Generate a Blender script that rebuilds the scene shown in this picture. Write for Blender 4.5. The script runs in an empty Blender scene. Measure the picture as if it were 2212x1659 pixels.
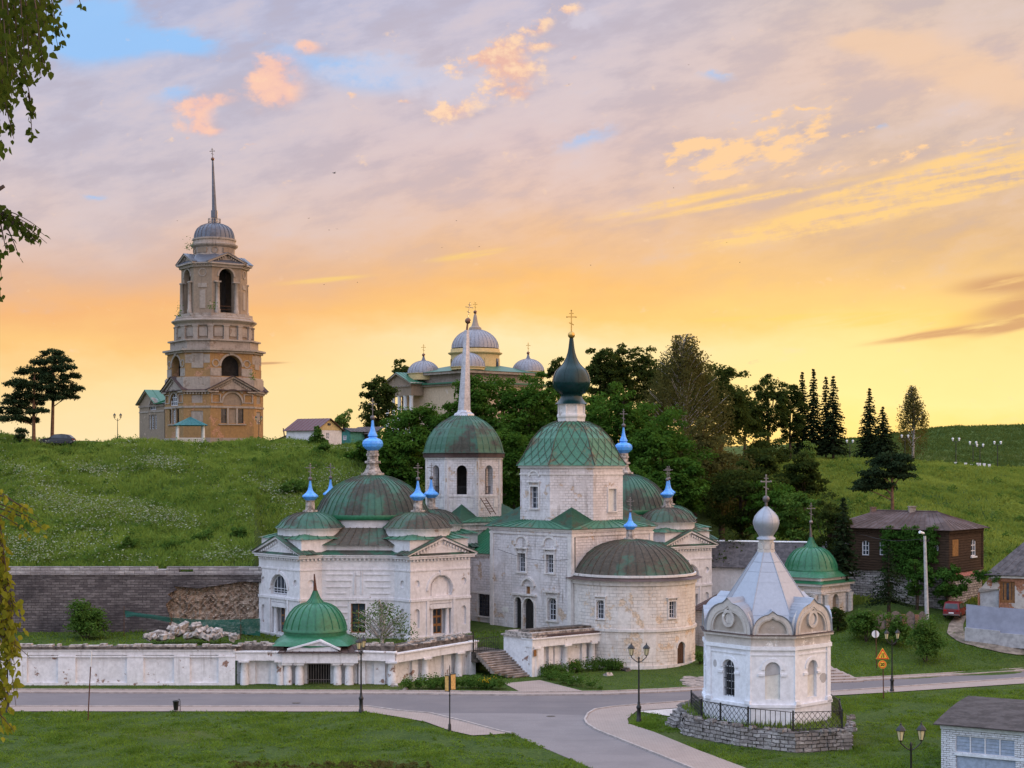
import bpy, math, random
import numpy as np
from mathutils import Vector, Matrix
from mathutils.geometry import tessellate_polygon
SC = bpy.context.scene
COL = SC.collection
F, CX, HZ, CZ = 3324.0, 1106.0, 1000.0, 19.8      # focal length, centre and horizon in a 2212 px wide frame; eye height
cam_d = bpy.data.cameras.new('camera')
cam = bpy.data.objects.new('camera', cam_d)
COL.objects.link(cam)
cam.location = (0, 0, CZ)
cam.rotation_euler = (math.radians(90), 0, 0)
cam_d.sensor_width = 36
cam_d.lens = 36 * F / 2212
cam_d.shift_y = (HZ - 829.5) / 2212
cam_d.clip_start = 0.5
cam_d.clip_end = 12000
SC.camera = cam
class E:
 """a scalar node expression"""
 def __init__(s, nt, sock): s.nt, s.s = nt, sock
 def op(s, o, *a):
  n = s.nt.nodes.new('ShaderNodeMath'); n.operation = o
  for i, x in enumerate((s,) + a):
   if isinstance(x, E): s.nt.links.new(x.s, n.inputs[i])
   else: n.inputs[i].default_value = float(x)
  return E(s.nt, n.outputs[0])
 def __add__(s, o): return s.op('ADD', o)
 def __sub__(s, o): return s.op('SUBTRACT', o)
 def __mul__(s, o): return s.op('MULTIPLY', o)
 def __truediv__(s, o): return s.op('DIVIDE', o)
 __radd__ = __add__; __rmul__ = __mul__
 def rsub(s, c): return (s * -1.0) + c
 def exp(s): return s.op('EXPONENT')
 def max(s, c): return s.op('MAXIMUM', c)
 def min(s, c): return s.op('MINIMUM', c)
 def ss(s, a, b, lo=0.0, hi=1.0, kind='SMOOTHSTEP'):
  n = s.nt.nodes.new('ShaderNodeMapRange'); n.interpolation_type = kind
  s.nt.links.new(s.s, n.inputs[0])
  for i, x in zip((1, 2, 3, 4), (a, b, lo, hi)): n.inputs[i].default_value = x
  return E(s.nt, n.outputs[0])
def vec(nt, x, y, z=0.0):
 n = nt.nodes.new('ShaderNodeCombineXYZ')
 for i, v in enumerate((x, y, z)):
  if isinstance(v, E): nt.links.new(v.s, n.inputs[i])
  else: n.inputs[i].default_value = v
 return n.outputs[0]
def noise(nt, v, scale, detail=4, rough=0.55, dist=0.0):
 n = nt.nodes.new('ShaderNodeTexNoise'); n.inputs['Scale'].default_value = scale
 n.inputs['Detail'].default_value = detail; n.inputs['Roughness'].default_value = rough
 n.inputs['Distortion'].default_value = dist
 if v is not None: nt.links.new(v, n.inputs['Vector'])
 return E(nt, n.outputs['Fac'])
def mixc(nt, f, a, b, mode='MIX'):
 n = nt.nodes.new('ShaderNodeMix'); n.data_type = 'RGBA'; n.blend_type = mode; n.clamp_factor = True
 if isinstance(f, E): nt.links.new(f.s, n.inputs[0])
 else: n.inputs[0].default_value = f
 for i, c in ((6, a), (7, b)):
  if isinstance(c, (tuple, list)): n.inputs[i].default_value = tuple(c[:3]) + (1,)
  else: nt.links.new(c, n.inputs[i])
 return n.outputs[2]
def lin(r, g, b):
 f = lambda c: (c / 255 / 12.92) if c / 255 <= .04045 else ((c / 255 + .055) / 1.055) ** 2.4
 return (f(r), f(g), f(b))
def ramp(nt, fac, stops, interp='LINEAR'):
 n = nt.nodes.new('ShaderNodeValToRGB'); cr = n.color_ramp; cr.interpolation = interp
 while len(cr.elements) < len(stops): cr.elements.new(0.5)
 for e, (p, c) in zip(cr.elements, stops):
  e.position = p; e.color = tuple(c[:3]) + (1,)
 nt.links.new(fac.s, n.inputs[0])
 return n.outputs[0]
SUN_AZ, SUN_EL = 13.0, 2.2           # degrees right of the view, degrees up
world = bpy.data.worlds.new('World'); SC.world = world; world.use_nodes = True
wt = world.node_tree; wt.nodes.clear()
tc = wt.nodes.new('ShaderNodeTexCoord')
sp = wt.nodes.new('ShaderNodeSeparateXYZ'); wt.links.new(tc.outputs['Generated'], sp.inputs[0])
dx, dy, dz = (E(wt, sp.outputs[i]) for i in range(3))
yy = dy.max(0.05)
a = (dx / yy) * (F / 1000) + CX / 1000          # a: to the right, b: downwards, thousandths of a pixel-sized angle
b = (dz / yy) * (-F / 1000) + HZ / 1000
cw = noise(wt, vec(wt, a, b * 2.2), 3.0, 5, .6)
cw2 = noise(wt, vec(wt, a * 1.0, b * 2.0, 3.7), 1.6, 4, .55)
bw = b + (cw - 0.5) * 0.16 + (cw2 - 0.5) * 0.12
bl = bw + (cw2 - .5) * .1
left = ramp(wt, bl, [(0.0, lin(176, 184, 216)), (.18, lin(190, 190, 212)), (.36, lin(203, 192, 202)), (.48, lin(220, 196, 190)), (.58, lin(227, 184, 156)), (.67, lin(247, 186, 124)), (.75, lin(253, 202, 130)), (.84, lin(255, 223, 162)), (.97, lin(255, 233, 186))])
mid = ramp(wt, bw, [(0.0, lin(192, 190, 212)), (.15, lin(206, 195, 206)), (.30, lin(217, 194, 195)), (.44, lin(228, 194, 178)), (.54, lin(238, 190, 144)), (.62, lin(250, 192, 116)), (.68, lin(255, 205, 124)), (.75, lin(255, 232, 180)), (.86, lin(255, 228, 160)), (.97, lin(255, 216, 122))])
right = ramp(wt, bw, [(0.0, lin(216, 194, 182)), (.15, lin(230, 198, 178)), (.28, lin(215, 190, 175)), (.40, lin(221, 188, 158)), (.50, lin(228, 186, 132)), (.60, lin(244, 200, 130)), (.68, lin(254, 214, 130)), (.76, lin(255, 229, 152)), (.87, lin(255, 236, 160)), (.97, lin(255, 220, 108))])
sky = mixc(wt, a.ss(.35, 1.15), left, mid)
sky = mixc(wt, a.ss(1.1, 2.0), sky, right)
clear = wt.nodes.new('ShaderNodeTexSky'); clear.sky_type = 'NISHITA'; clear.sun_disc = False
clear.sun_elevation = math.radians(SUN_EL); clear.sun_rotation = math.radians(SUN_AZ)
mott = noise(wt, vec(wt, a * .75, (b + a * .20) * 1.9), 6.0, 7, .6)
mott2 = noise(wt, vec(wt, a * 1.0, b * 1.25), 15.0, 7, .6)
fine = noise(wt, vec(wt, a, b * 1.2), 42.0, 6, .62)
aw_ = a + (mott2 - .5) * .09 + (fine - .5) * .03
bw_ = b + (mott - .5) * .06 + (fine - .5) * .02
def blob(ca, cb, sa, sb, rot=0.0, straight=False):
 c, s = math.cos(math.radians(rot)), math.sin(math.radians(rot))
 da, db = (a - ca, b - cb) if straight else (aw_ - ca, bw_ - cb)
 p = (da * (c / sa)) - (db * (s / sa)); q = (da * (s / sb)) + (db * (c / sb))
 return ((p * p + q * q) * -1.0).exp()
def blobs(lst, straight=False):
 t = None
 for l in lst:
  x = blob(*(tuple(l) + (0,) * (5 - len(l))), straight); t = x if t is None else t + x
 return t
up = b.ss(.72, .35)
sky = mixc(wt, (mott.ss(.42, .68)) * up * .42, sky, lin(230, 208, 204))
sky = mixc(wt, (mott.ss(.55, .36)) * up * .45, sky, lin(184, 172, 184))
hole = blobs([(.24, .055, .10, .07, 6), (.16, .06, .07, .08, 0), (.40, .095, .09, .022, -10)]) + blobs([(.205, .43, .03, .008), (.38, .205, .05, .02, 15), (.66, .13, .16, .03, -20), (.86, .16, .16, .045, 0), (1.56, .165, .05, .012), (1.9, .27, .02, .012), (1.27, .30, .09, .02, 20), (.27, .10, .12, .03, 0)]) * .6
hole = (hole + (mott - .5) * 1.3 + (fine - .5) * .3).ss(.12, 1.05)
sky = mixc(wt, hole * .92, sky, lin(150, 198, 249))
veil = (blobs([(.80, .15, .17, .05), (1.0, .20, .12, .05), (1.26, .04, .06, .03)]) + (mott2 - .5) * 1.6).ss(.45, 1.0)
sky = mixc(wt, veil * .6, sky, lin(214, 208, 222))
soft = (blobs([(.445, .215, .075, .018, 12), (.43, .255, .035, .045, -30), (.455, .282, .03, .012), (.60, .135, .06, .022, -8), (.61, .205, .055, .03, 15), (.58, .17, .05, .03), (.67, .10, .03, .015)]) * (mott2.ss(.28, .62, .25, 1.25)) + (fine - .5) * .45 + (mott - .5) * .5).ss(.10, 1.15)
sky = mixc(wt, soft * .9, sky, mixc(wt, mott2.ss(.35, .65), lin(240, 190, 180), lin(255, 204, 178)))
puff = (blobs([(1.085, .115, .05, .055, -15), (1.12, .155, .075, .035, 10), (1.03, .135, .07, .022, 20), (1.175, .095, .045, .013, 8), (1.165, .055, .05, .018, 25), (1.235, .015, .04, .012), (1.235, .123, .016, .007), (.985, .235, .07, .03, 15), (1.12, .20, .05, .02), (.40, .301, .012, .008), (.541, .318, .012, .008), (.765, .21, .012, .006), (.87, .22, .03, .008)]) + (mott2 - .5) * 3.2 + (fine - .5) * 1.5).ss(.42, 1.35)
pcol = mixc(wt, ((mott2 - .5) * 2.0 + (fine - .5) * 1.6 + .5).ss(.2, .9), lin(234, 184, 168), lin(255, 216, 180))
sky = mixc(wt, puff * .95, sky, pcol)
small = noise(wt, vec(wt, a * .9, (b + a * .22) * 2.4), 14.0, 6, .6)
scat = (blobs([(1.66, .30, .20, .07, 18), (1.60, .35, .24, .045, 14), (1.9, .35, .2, .02, 14), (1.5, .315, .08, .03), (2.12, .315, .11, .02, 16), (1.74, .237, .03, .008)]) * .9 + (small - .5) * 4.4 + (fine - .5) * 1.4).ss(.80, 1.6)
sky = mixc(wt, scat, sky, lin(252, 208, 160))
glow = (blobs([(1.98, .12, .10, .075, -20), (2.11, .16, .07, .06, 10), (2.2, .2, .06, .06), (1.85, .09, .08, .03)]) + (mott - .5) * 1.3).ss(.3, 1.1)
sky = mixc(wt, glow * .75, sky, lin(240, 202, 170))
fib = noise(wt, vec(wt, a * .55, (b + a * .19) * 5.5), 9.0, 6, .6)
streak = (blobs([(1.46, .437, .16, .009, 11.5), (1.62, .430, .22, .0075, 11), (1.98, .415, .24, .030, 14), (2.16, .365, .14, .026, 16), (1.80, .468, .19, .024, 13), (1.66, .50, .14, .015, 10), (2.0, .44, .2, .012, 13), (1.9, .395, .16, .008, 14), (2.1, .33, .12, .008, 14)], True)).ss(.02, .75) * ((fib + (fine - .5) * .4).ss(.32, .58))
sky = mixc(wt, streak * .85, sky, lin(255, 210, 134))
band = (blobs([(1.90, .690, .22, .016, 3), (1.66, .686, .2, .006, 2), (2.12, .345, .02, .002), (.70, .605, .10, .006, 5), (1.02, .55, .09, .008, 8), (2.05, .70, .1, .012, 8)], True)).ss(.05, .9) * (fib.ss(.34, .62))
sky = mixc(wt, band * .65, sky, lin(255, 214, 116))
dark = (blobs([(2.19, .610, .14, .022, 6), (2.24, .655, .16, .026, 12), (2.02, .722, .15, .009, 8), (2.2, .70, .1, .014, 14), (.57, .785, .05, .003, 2)], True)).ss(.1, .9) * (fib.ss(.25, .52))
sky = mixc(wt, dark * .9, sky, lin(206, 158, 116))
sunset = blob(1.69, .95, .34, .12)
sky = mixc(wt, sunset * .45, sky, (1.35, .95, .36))
side = ((dx * .95) + (dy * -.22) + (dz * .2)).ss(.30, 1.0)
amb = mixc(wt, dz.ss(.05, .75), (.70, .77, .92), (1.35, 1.62, 2.15))
amb = mixc(wt, side, amb, (2.5, 1.62, 1.10))
k = ((dx.op('ABSOLUTE') / yy).ss(.36, .75) + (dz / yy).ss(.33, .7) + dy.ss(.5, .1)).min(1.0)
sky = mixc(wt, k, sky, amb)
add = mixc(wt, .004, sky, clear.outputs[0], 'ADD')
bg = wt.nodes.new('ShaderNodeBackground'); wt.links.new(add, bg.inputs[0]); bg.inputs[1].default_value = 1.0
wo = wt.nodes.new('ShaderNodeOutputWorld'); wt.links.new(bg.outputs[0], wo.inputs[0])
try:
 world.cycles.sampling_method = 'MANUAL'; world.cycles.sample_map_resolution = 512
except Exception: pass
sun_d = bpy.data.lights.new('sun', 'SUN'); sun_d.energy = 3.0; sun_d.angle = math.radians(0.6); sun_d.color = (1, .55, .22)
sun = bpy.data.objects.new('sun', sun_d); COL.objects.link(sun)
sd = Vector((math.sin(math.radians(SUN_AZ)) * math.cos(math.radians(SUN_EL)), math.cos(math.radians(SUN_AZ)) * math.cos(math.radians(SUN_EL)), math.sin(math.radians(SUN_EL))))
sun.rotation_euler = sd.to_track_quat('Z', 'Y').to_euler()
SC.view_settings.view_transform = 'Standard'; SC.view_settings.look = 'None'
SC.view_settings.exposure = 0; SC.view_settings.gamma = 1
SC.render.engine = 'CYCLES'
try:
 SC.cycles.max_bounces = 5; SC.cycles.diffuse_bounces = 3; SC.cycles.glossy_bounces = 2; SC.cycles.transmission_bounces = 3
 SC.cycles.transparent_max_bounces = 8
 SC.cycles.use_denoising = True; SC.cycles.denoiser = 'OPENIMAGEDENOISE'
except Exception: pass
def gx(px, Y): return (px - CX) / F * Y
def gz(py, Y): return CZ + (HZ - py) / F * Y
def P(px, py, Y): return Vector((gx(px, Y), Y, gz(py, Y)))
def G(px, py, z=0.0):
 Y = (CZ - z) * F / (py - HZ)
 return Vector((gx(px, Y), Y, z))
V2 = lambda x, y: Vector((x, y))
rnd = random.Random(7)
nrng = np.random.default_rng(11)
class MB:
 def __init__(s): s.v, s.f, s.m, s.sm, s.M = [], [], [], [], None
 def add(s, verts, faces, mi=0, smooth=False):
  n = len(s.v)
  for p in verts:
   p = Vector(p)
   s.v.append(s.M @ p if s.M else p)
  for q in faces:
   s.f.append([i + n for i in q]); s.m.append(mi); s.sm.append(smooth)
 def box(s, x0, x1, y0, y1, z0, z1, mi=0):
  s.hexa([(x0, y0, z0), (x1, y0, z0), (x1, y1, z0), (x0, y1, z0)], [(x0, y0, z1), (x1, y0, z1), (x1, y1, z1), (x0, y1, z1)], mi)
 def hexa(s, lo, hi, mi=0):
  n = len(lo)
  f = [list(range(n))[::-1], [i + n for i in range(n)]]
  f += [[i, (i + 1) % n, (i + 1) % n + n, i + n] for i in range(n)]
  s.add(list(lo) + list(hi), f, mi)
 def prism(s, poly, z0, z1, mi=0, top=None):
  top = top or poly
  s.hexa([(p[0], p[1], z0) for p in poly], [(p[0], p[1], z1) for p in top], mi)
 def obox(s, c, d, l, w, z0, z1, mi=0):
  """box centred at c (xy), long axis d (xy unit)"""
  c, d = Vector(c[:2]), Vector(d[:2]).normalized(); n = Vector((-d.y, d.x))
  s.prism([c - d * l / 2 - n * w / 2, c + d * l / 2 - n * w / 2, c + d * l / 2 + n * w / 2, c - d * l / 2 + n * w / 2], z0, z1, mi)
 def lathe(s, c, prof, n=24, phase=0.0, smooth=True, mi=0, cap=True):
  c = Vector(c); vs, fs = [], []
  for r, z in prof:
   for i in range(n):
    t = phase + 2 * math.pi * i / n
    vs.append((c.x + r * math.cos(t), c.y + r * math.sin(t), c.z + z))
  for j in range(len(prof) - 1):
   for i in range(n):
    k = (i + 1) % n
    fs.append([j * n + i, j * n + k, (j + 1) * n + k, (j + 1) * n + i])
  s.add(vs, fs, mi, smooth)
  if cap:
   m = len(prof) - 1
   s.add(vs[m * n:], [list(range(n))], mi, False)
   s.add(vs[:n], [list(range(n))[::-1]], mi, False)
 def ribs(s, c, prof, n, w, h, phase=0.0, mi=0):
  c = Vector(c)
  for i in range(n):
   t = phase + 2 * math.pi * i / n
   er, et = Vector((math.cos(t), math.sin(t), 0)), Vector((-math.sin(t), math.cos(t), 0))
   vs = []
   for j, (r, z) in enumerate(prof):
    b = c + Vector((0, 0, z))
    ww = min(w, r * 2.0 / max(n, 1) * 1.2 + .01)
    vs += [b + er * (r - .02) - et * ww / 2, b + er * (r + h) - et * ww * .3 + Vector((0, 0, h * .6)), b + er * (r + h) + et * ww * .3 + Vector((0, 0, h * .6)), b + er * (r - .02) + et * ww / 2]
   fs = []
   for j in range(len(prof) - 1):
    for k in range(3):
     q = j * 4 + k
     fs.append([q, q + 1, q + 5, q + 4])
   s.add(vs, fs, mi)
 def tube(s, pts, rad, n=6, mi=0, smooth=True):
  pts = [Vector(p) for p in pts]
  if not isinstance(rad, (list, tuple)): rad = [rad] * len(pts)
  vs, fs = [], []
  for i, p in enumerate(pts):
   t = (pts[min(i + 1, len(pts) - 1)] - pts[max(i - 1, 0)]).normalized()
   u = t.cross(Vector((0, 1, 0.01)) if abs(t.y) < .9 else Vector((1, 0, 0))).normalized(); w = t.cross(u)
   for k in range(n):
    q = 2 * math.pi * k / n
    vs.append(p + (u * math.cos(q) + w * math.sin(q)) * rad[i])
  for i in range(len(pts) - 1):
   for k in range(n):
    fs.append([i * n + k, i * n + (k + 1) % n, (i + 1) * n + (k + 1) % n, (i + 1) * n + k])
  s.add(vs, fs, mi, smooth)
  s.add(vs[:n], [list(range(n))], mi); s.add(vs[-n:], [list(range(n))], mi)
 def sphere(s, c, r, n=14, mi=0):
  m = n // 2
  prof = [(max(.001, r * math.sin(math.pi * j / m)), -r * math.cos(math.pi * j / m)) for j in range(m + 1)]
  s.lathe(c, prof, n, 0, True, mi, False)
 def flat(s, polys, z, mi=0, nrm=None):
  """tessellated polygon [outer, holes...] of xy points at height z"""
  pl = [[Vector((p[0], p[1], 0)) for p in q] for q in polys]
  tri = tessellate_polygon(pl); al = [p for q in pl for p in q]
  fs = []
  for t in tri:
   x, y, w = (al[i] for i in t)
   fs.append(list(t) if (y - x).cross(w - x).z > 0 else list(t)[::-1])
  s.add([(p.x, p.y, z) for p in al], fs, mi)
 def band(s, poly, z0, z1, o, mi=0, oin=0.0):
  a0, b0 = offset(poly, oin), offset(poly, o); n = len(poly)
  vs = [(p.x, p.y, z0) for p in a0] + [(p.x, p.y, z0) for p in b0] + [(p.x, p.y, z1) for p in b0] + [(p.x, p.y, z1) for p in a0]
  fs = []
  for i in range(n):
   k = (i + 1) % n
   fs += [[i + n, k + n, k + 2 * n, i + 2 * n], [i + 2 * n, k + 2 * n, k + 3 * n, i + 3 * n], [k, k + n, i + n, i]]
  s.add(vs, fs, mi)
 def loft(s, p0, z0, p1, z1, mi=0):
  n = len(p0)
  s.add([(p[0], p[1], z0) for p in p0] + [(p[0], p[1], z1) for p in p1], [[i, (i + 1) % n, (i + 1) % n + n, i + n] for i in range(n)], mi)
 def quad(s, a, b, c, d, mi=0): s.add([a, b, c, d], [[0, 1, 2, 3]], mi)
 def tri(s, a, b, c, mi=0): s.add([a, b, c], [[0, 1, 2]], mi)
 def roof(s, a, b, c, d, n, mi=0, w=.05, h=.06, t=.06):
  """roof plane, eave a-b, ridge d-c, with n standing seams"""
  a, b, c, d = (Vector(p) for p in (a, b, c, d))
  nr = (b - a).cross(d - a).normalized() if (d - a).length > 1e-4 else (b - a).cross(c - a).normalized()
  if nr.z < 0: nr = -nr
  q = nr * t
  s.add([a, b, c, d, a - q, b - q, c - q, d - q], [[0, 1, 2, 3], [7, 6, 5, 4], [0, 4, 5, 1], [1, 5, 6, 2], [2, 6, 7, 3], [3, 7, 4, 0]], mi)
  e = (b - a).normalized()
  for i in range(1, n):
   f = i / n
   p, r = a.lerp(b, f), d.lerp(c, f)
   s.add([p - e * w / 2, p + nr * h, p + e * w / 2, r - e * w / 2, r + nr * h, r + e * w / 2], [[0, 1, 4, 3], [1, 2, 5, 4], [0, 2, 1]], mi)
def offset(poly, o):
 n = len(poly); out = []
 if o == 0: return [Vector(p[:2]) for p in poly]
 for i in range(n):
  p0, p1, p2 = Vector(poly[i - 1][:2]), Vector(poly[i][:2]), Vector(poly[(i + 1) % n][:2])
  d1, d2 = (p1 - p0).normalized(), (p2 - p1).normalized()
  n1, n2 = Vector((d1.y, -d1.x)), Vector((d2.y, -d2.x))
  m = n1 + n2
  k = o * 2 / max(m.length_squared, .3)
  out.append(p1 + m * k)
 return out
class W:
 """a wall line p0 -> p1 (left to right seen from outside); s along it, z up, o outward"""
 def __init__(s, p0, p1):
  s.p0, s.p1 = Vector(p0[:2]), Vector(p1[:2])
  s.L = (s.p1 - s.p0).length; s.d = (s.p1 - s.p0) / s.L; s.n = Vector((s.d.y, -s.d.x))
 def pt(s, a, z, o=0.0):
  q = s.p0 + s.d * a + s.n * o
  return Vector((q.x, q.y, z))
 def s(self, px):
  k = (px - CX) / F
  return (k * self.p0.y - self.p0.x) / (self.d.x - k * self.d.y)
 def z(self, py, s): return gz(py, self.p0.y + self.d.y * s)
 def box(s, mb, a0, a1, z0, z1, o0, o1, mi=0):
  lo = [s.pt(a0, z0, o1), s.pt(a1, z0, o1), s.pt(a1, z0, o0), s.pt(a0, z0, o0)]
  hi = [p + Vector((0, 0, z1 - z0)) for p in lo]
  mb.hexa(lo, hi, mi)
 def poly(s, mb, pts, o=0.0, holes=(), mi=0):
  pl = [[Vector((p[0], p[1], 0)) for p in pts]] + [[Vector((p[0], p[1], 0)) for p in h] for h in holes]
  al = [p for q in pl for p in q]; fs = []
  for t in tessellate_polygon(pl):
   x, y, w = (al[i] for i in t)
   fs.append(list(t) if (y - x).cross(w - x).z > 0 else list(t)[::-1])
  mb.add([s.pt(p.x, p.y, o) for p in al], fs, mi)
 def wall(s, mb, pts, holes=(), depth=.35, o=0.0, mi=0):
  s.poly(mb, pts, o, holes, mi)
  for h in holes:
   n = len(h)
   mb.add([s.pt(p[0], p[1], o) for p in h] + [s.pt(p[0], p[1], o - depth) for p in h], [[i, (i + 1) % n, (i + 1) % n + n, i + n] for i in range(n)], mi)
 def slab(s, mb, pts, o0, o1, mi=0):
  """polygon extruded from o0 to o1"""
  s.poly(mb, pts, o1, (), mi); n = len(pts)
  mb.add([s.pt(p[0], p[1], o1) for p in pts] + [s.pt(p[0], p[1], o0) for p in pts], [[i, (i + 1) % n, (i + 1) % n + n, i + n] for i in range(n)], mi)
 def ring(s, mb, sc, zc, r0, r1, o0, o1, a0=0.0, a1=180.0, n=14, mi=0, sx=1.0):
  A = [math.radians(a0 + (a1 - a0) * i / n) for i in range(n + 1)]
  out = [(sc + r1 * sx * math.cos(t), zc + r1 * math.sin(t)) for t in A]; inn = [(sc + r0 * sx * math.cos(t), zc + r0 * math.sin(t)) for t in A]
  vs = [s.pt(*p, o1) for p in inn] + [s.pt(*p, o1) for p in out] + [s.pt(*p, o0) for p in out] + [s.pt(*p, o0) for p in inn]
  m = n + 1; fs = []
  for i in range(n):
   fs += [[i, i + m, i + 1 + m, i + 1], [i + m, i + 2 * m, i + 1 + 2 * m, i + 1 + m], [i + 3 * m, i, i + 1, i + 1 + 3 * m]]
  mb.add(vs, fs, mi)
 def dent(s, mb, a0, a1, z0, z1, o, pitch=.4, mi=0):
  n = max(1, int((a1 - a0) / pitch)); p = (a1 - a0) / n
  for i in range(n): s.box(mb, a0 + p * (i + .25), a0 + p * (i + .75), z0, z1, 0, o, mi)
 def rake(s, mb, a0, z0, a1, z1, th, o0, o1, mi=0):
  """sloped bar between (a0,z0) and (a1,z1), thickness th upwards"""
  lo = [(a0, z0), (a1, z1), (a1, z1 + th), (a0, z0 + th)]
  if a1 < a0: lo = lo[::-1]
  s.slab(mb, lo, o0, o1, mi)
def rect(a0, a1, z0, z1): return [(a0, z0), (a1, z0), (a1, z1), (a0, z1)]
def arch(c, w, z0, z1, n=10, rise=None):
 r = w / 2; k = (rise or r)
 return [(c - r, z0), (c + r, z0)] + [(c + r * math.cos(math.pi * i / n), z1 - k + k * math.sin(math.pi * i / n)) for i in range(n + 1)]
def circ(c, z, r, n=18, sx=1.0): return [(c + r * sx * math.cos(2 * math.pi * i / n), z + r * math.sin(2 * math.pi * i / n)) for i in range(n)]
def ngon(c, r, n, phase=0.0): return [V2(c[0] + r * math.cos(phase + 2 * math.pi * i / n), c[1] + r * math.sin(phase + 2 * math.pi * i / n)) for i in range(n)]
def chsq(c, nr, half, w):
 """chamfered square, CCW; first edge has outward normal nr and length w"""
 x = Vector(nr).normalized(); y = Vector((-x.y, x.x)); out = []
 for k in range(4):
  for q in (-w / 2, w / 2):
   u, v = half, q
   for _ in range(k): u, v = -v, u
   out.append(Vector(c[:2]) + x * u + y * v)
 return out
def walls(poly): return [W(poly[i], poly[(i + 1) % len(poly)]) for i in range(len(poly))]
BASE = {}
def root(name, loc, label, cat, group=None):
 o = bpy.data.objects.new(name, None); COL.objects.link(o); o.location = loc; o.empty_display_size = .5
 o['label'] = label; o['category'] = cat
 if group: o['group'] = group
 BASE[o] = Vector(loc)
 return o
def part(name, mb, mats, parent=None, label=None, at=None):
 """link a mesh; with a parent the vertices become relative to that thing's base"""
 if not isinstance(mats, (list, tuple)): mats = [mats]
 me = bpy.data.meshes.new(name)
 b = BASE.get(parent, Vector(at) if at is not None else Vector((0, 0, 0)))
 me.from_pydata([tuple(v - b) for v in mb.v], [], mb.f)
 for m in mats: me.materials.append(m)
 me.polygons.foreach_set('material_index', mb.m); me.polygons.foreach_set('use_smooth', mb.sm)
 me.update()
 o = bpy.data.objects.new(name, me); COL.objects.link(o)
 if parent is not None: o.parent = parent
 else: o.location = b
 BASE[o] = b
 if label: o['label'] = label
 return o
def npmesh(name, V, Q, mats, parent=None, at=None):
 """fast mesh from numpy: V (n,3), Q (m,4) or (m,3)"""
 if not isinstance(mats, (list, tuple)): mats = [mats]
 b = BASE.get(parent, Vector(at) if at is not None else Vector((0, 0, 0)))
 V = np.asarray(V, np.float32) - np.array(b, np.float32); Q = np.asarray(Q, np.int32); k = Q.shape[1]
 me = bpy.data.meshes.new(name)
 me.vertices.add(len(V)); me.vertices.foreach_set('co', V.ravel())
 me.loops.add(Q.size); me.loops.foreach_set('vertex_index', Q.ravel())
 me.polygons.add(len(Q)); me.polygons.foreach_set('loop_start', np.arange(0, Q.size, k, dtype=np.int32))
 me.update(calc_edges=True)
 for m in mats: me.materials.append(m)
 o = bpy.data.objects.new(name, me); COL.objects.link(o)
 if parent is not None: o.parent = parent
 else: o.location = b
 BASE[o] = b
 return o
def tag(o, label, cat, group=None):
 o['label'] = label; o['category'] = cat
 if group: o['group'] = group
 return o
def struct(o): o['kind'] = 'structure'; return o
def stuff(o): o['kind'] = 'stuff'; return o
def copy_tree(o, parent=None):
 kids = list(o.children)
 c = o.copy(); COL.objects.link(c); c.parent = parent
 BASE[c] = BASE.get(o, Vector())
 for ch in kids: copy_tree(ch, c)
 return c
def newmat(name, rough=.8, metal=0.0, spec=.3):
 m = bpy.data.materials.new(name); m.use_nodes = True; nt = m.node_tree
 p = nt.nodes['Principled BSDF']; p.inputs['Roughness'].default_value = rough; p.inputs['Metallic'].default_value = metal
 p.inputs['Specular IOR Level'].default_value = spec
 return m, nt, p
def geo(nt):
 g = nt.nodes.get('GEO')
 if not g: g = nt.nodes.new('ShaderNodeNewGeometry'); g.name = 'GEO'
 return g
def pos(nt): return geo(nt).outputs['Position']
def scaled(nt, v, s):
 n = nt.nodes.new('ShaderNodeVectorMath'); n.operation = 'MULTIPLY'; nt.links.new(v, n.inputs[0]); n.inputs[1].default_value = s
 return n.outputs[0]
def wallco(nt):
 """coordinates that run along any upright wall: (distance along, height)"""
 g = geo(nt)
 c = nt.nodes.new('ShaderNodeVectorMath'); c.operation = 'CROSS_PRODUCT'; nt.links.new(g.outputs['True Normal'], c.inputs[0]); c.inputs[1].default_value = (0, 0, 1)
 nn = nt.nodes.new('ShaderNodeVectorMath'); nn.operation = 'NORMALIZE'; nt.links.new(c.outputs[0], nn.inputs[0])
 d = nt.nodes.new('ShaderNodeVectorMath'); d.operation = 'DOT_PRODUCT'; nt.links.new(nn.outputs[0], d.inputs[0]); nt.links.new(g.outputs['Position'], d.inputs[1])
 s = nt.nodes.new('ShaderNodeSeparateXYZ'); nt.links.new(g.outputs['Position'], s.inputs[0])
 return E(nt, d.outputs['Value']), E(nt, s.outputs[2])
def bump(nt, p, h, dist=.03, strength=.6):
 b = nt.nodes.new('ShaderNodeBump'); b.inputs['Distance'].default_value = dist; b.inputs['Strength'].default_value = strength
 nt.links.new(h.s, b.inputs['Height']); nt.links.new(b.outputs[0], p.inputs['Normal'])
def bricks(nt, v, bw, bh, mortar=.02):
 n = nt.nodes.new('ShaderNodeTexBrick'); nt.links.new(v, n.inputs['Vector'])
 n.inputs['Color1'].default_value = (1, 1, 1, 1); n.inputs['Color2'].default_value = (.55, .55, .55, 1); n.inputs['Mortar'].default_value = (0, 0, 0, 1)
 n.inputs['Scale'].default_value = 1; n.inputs['Brick Width'].default_value = bw; n.inputs['Row Height'].default_value = bh
 n.inputs['Mortar Size'].default_value = mortar; n.inputs['Mortar Smooth'].default_value = .3; n.inputs['Bias'].default_value = 0
 return n
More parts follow.
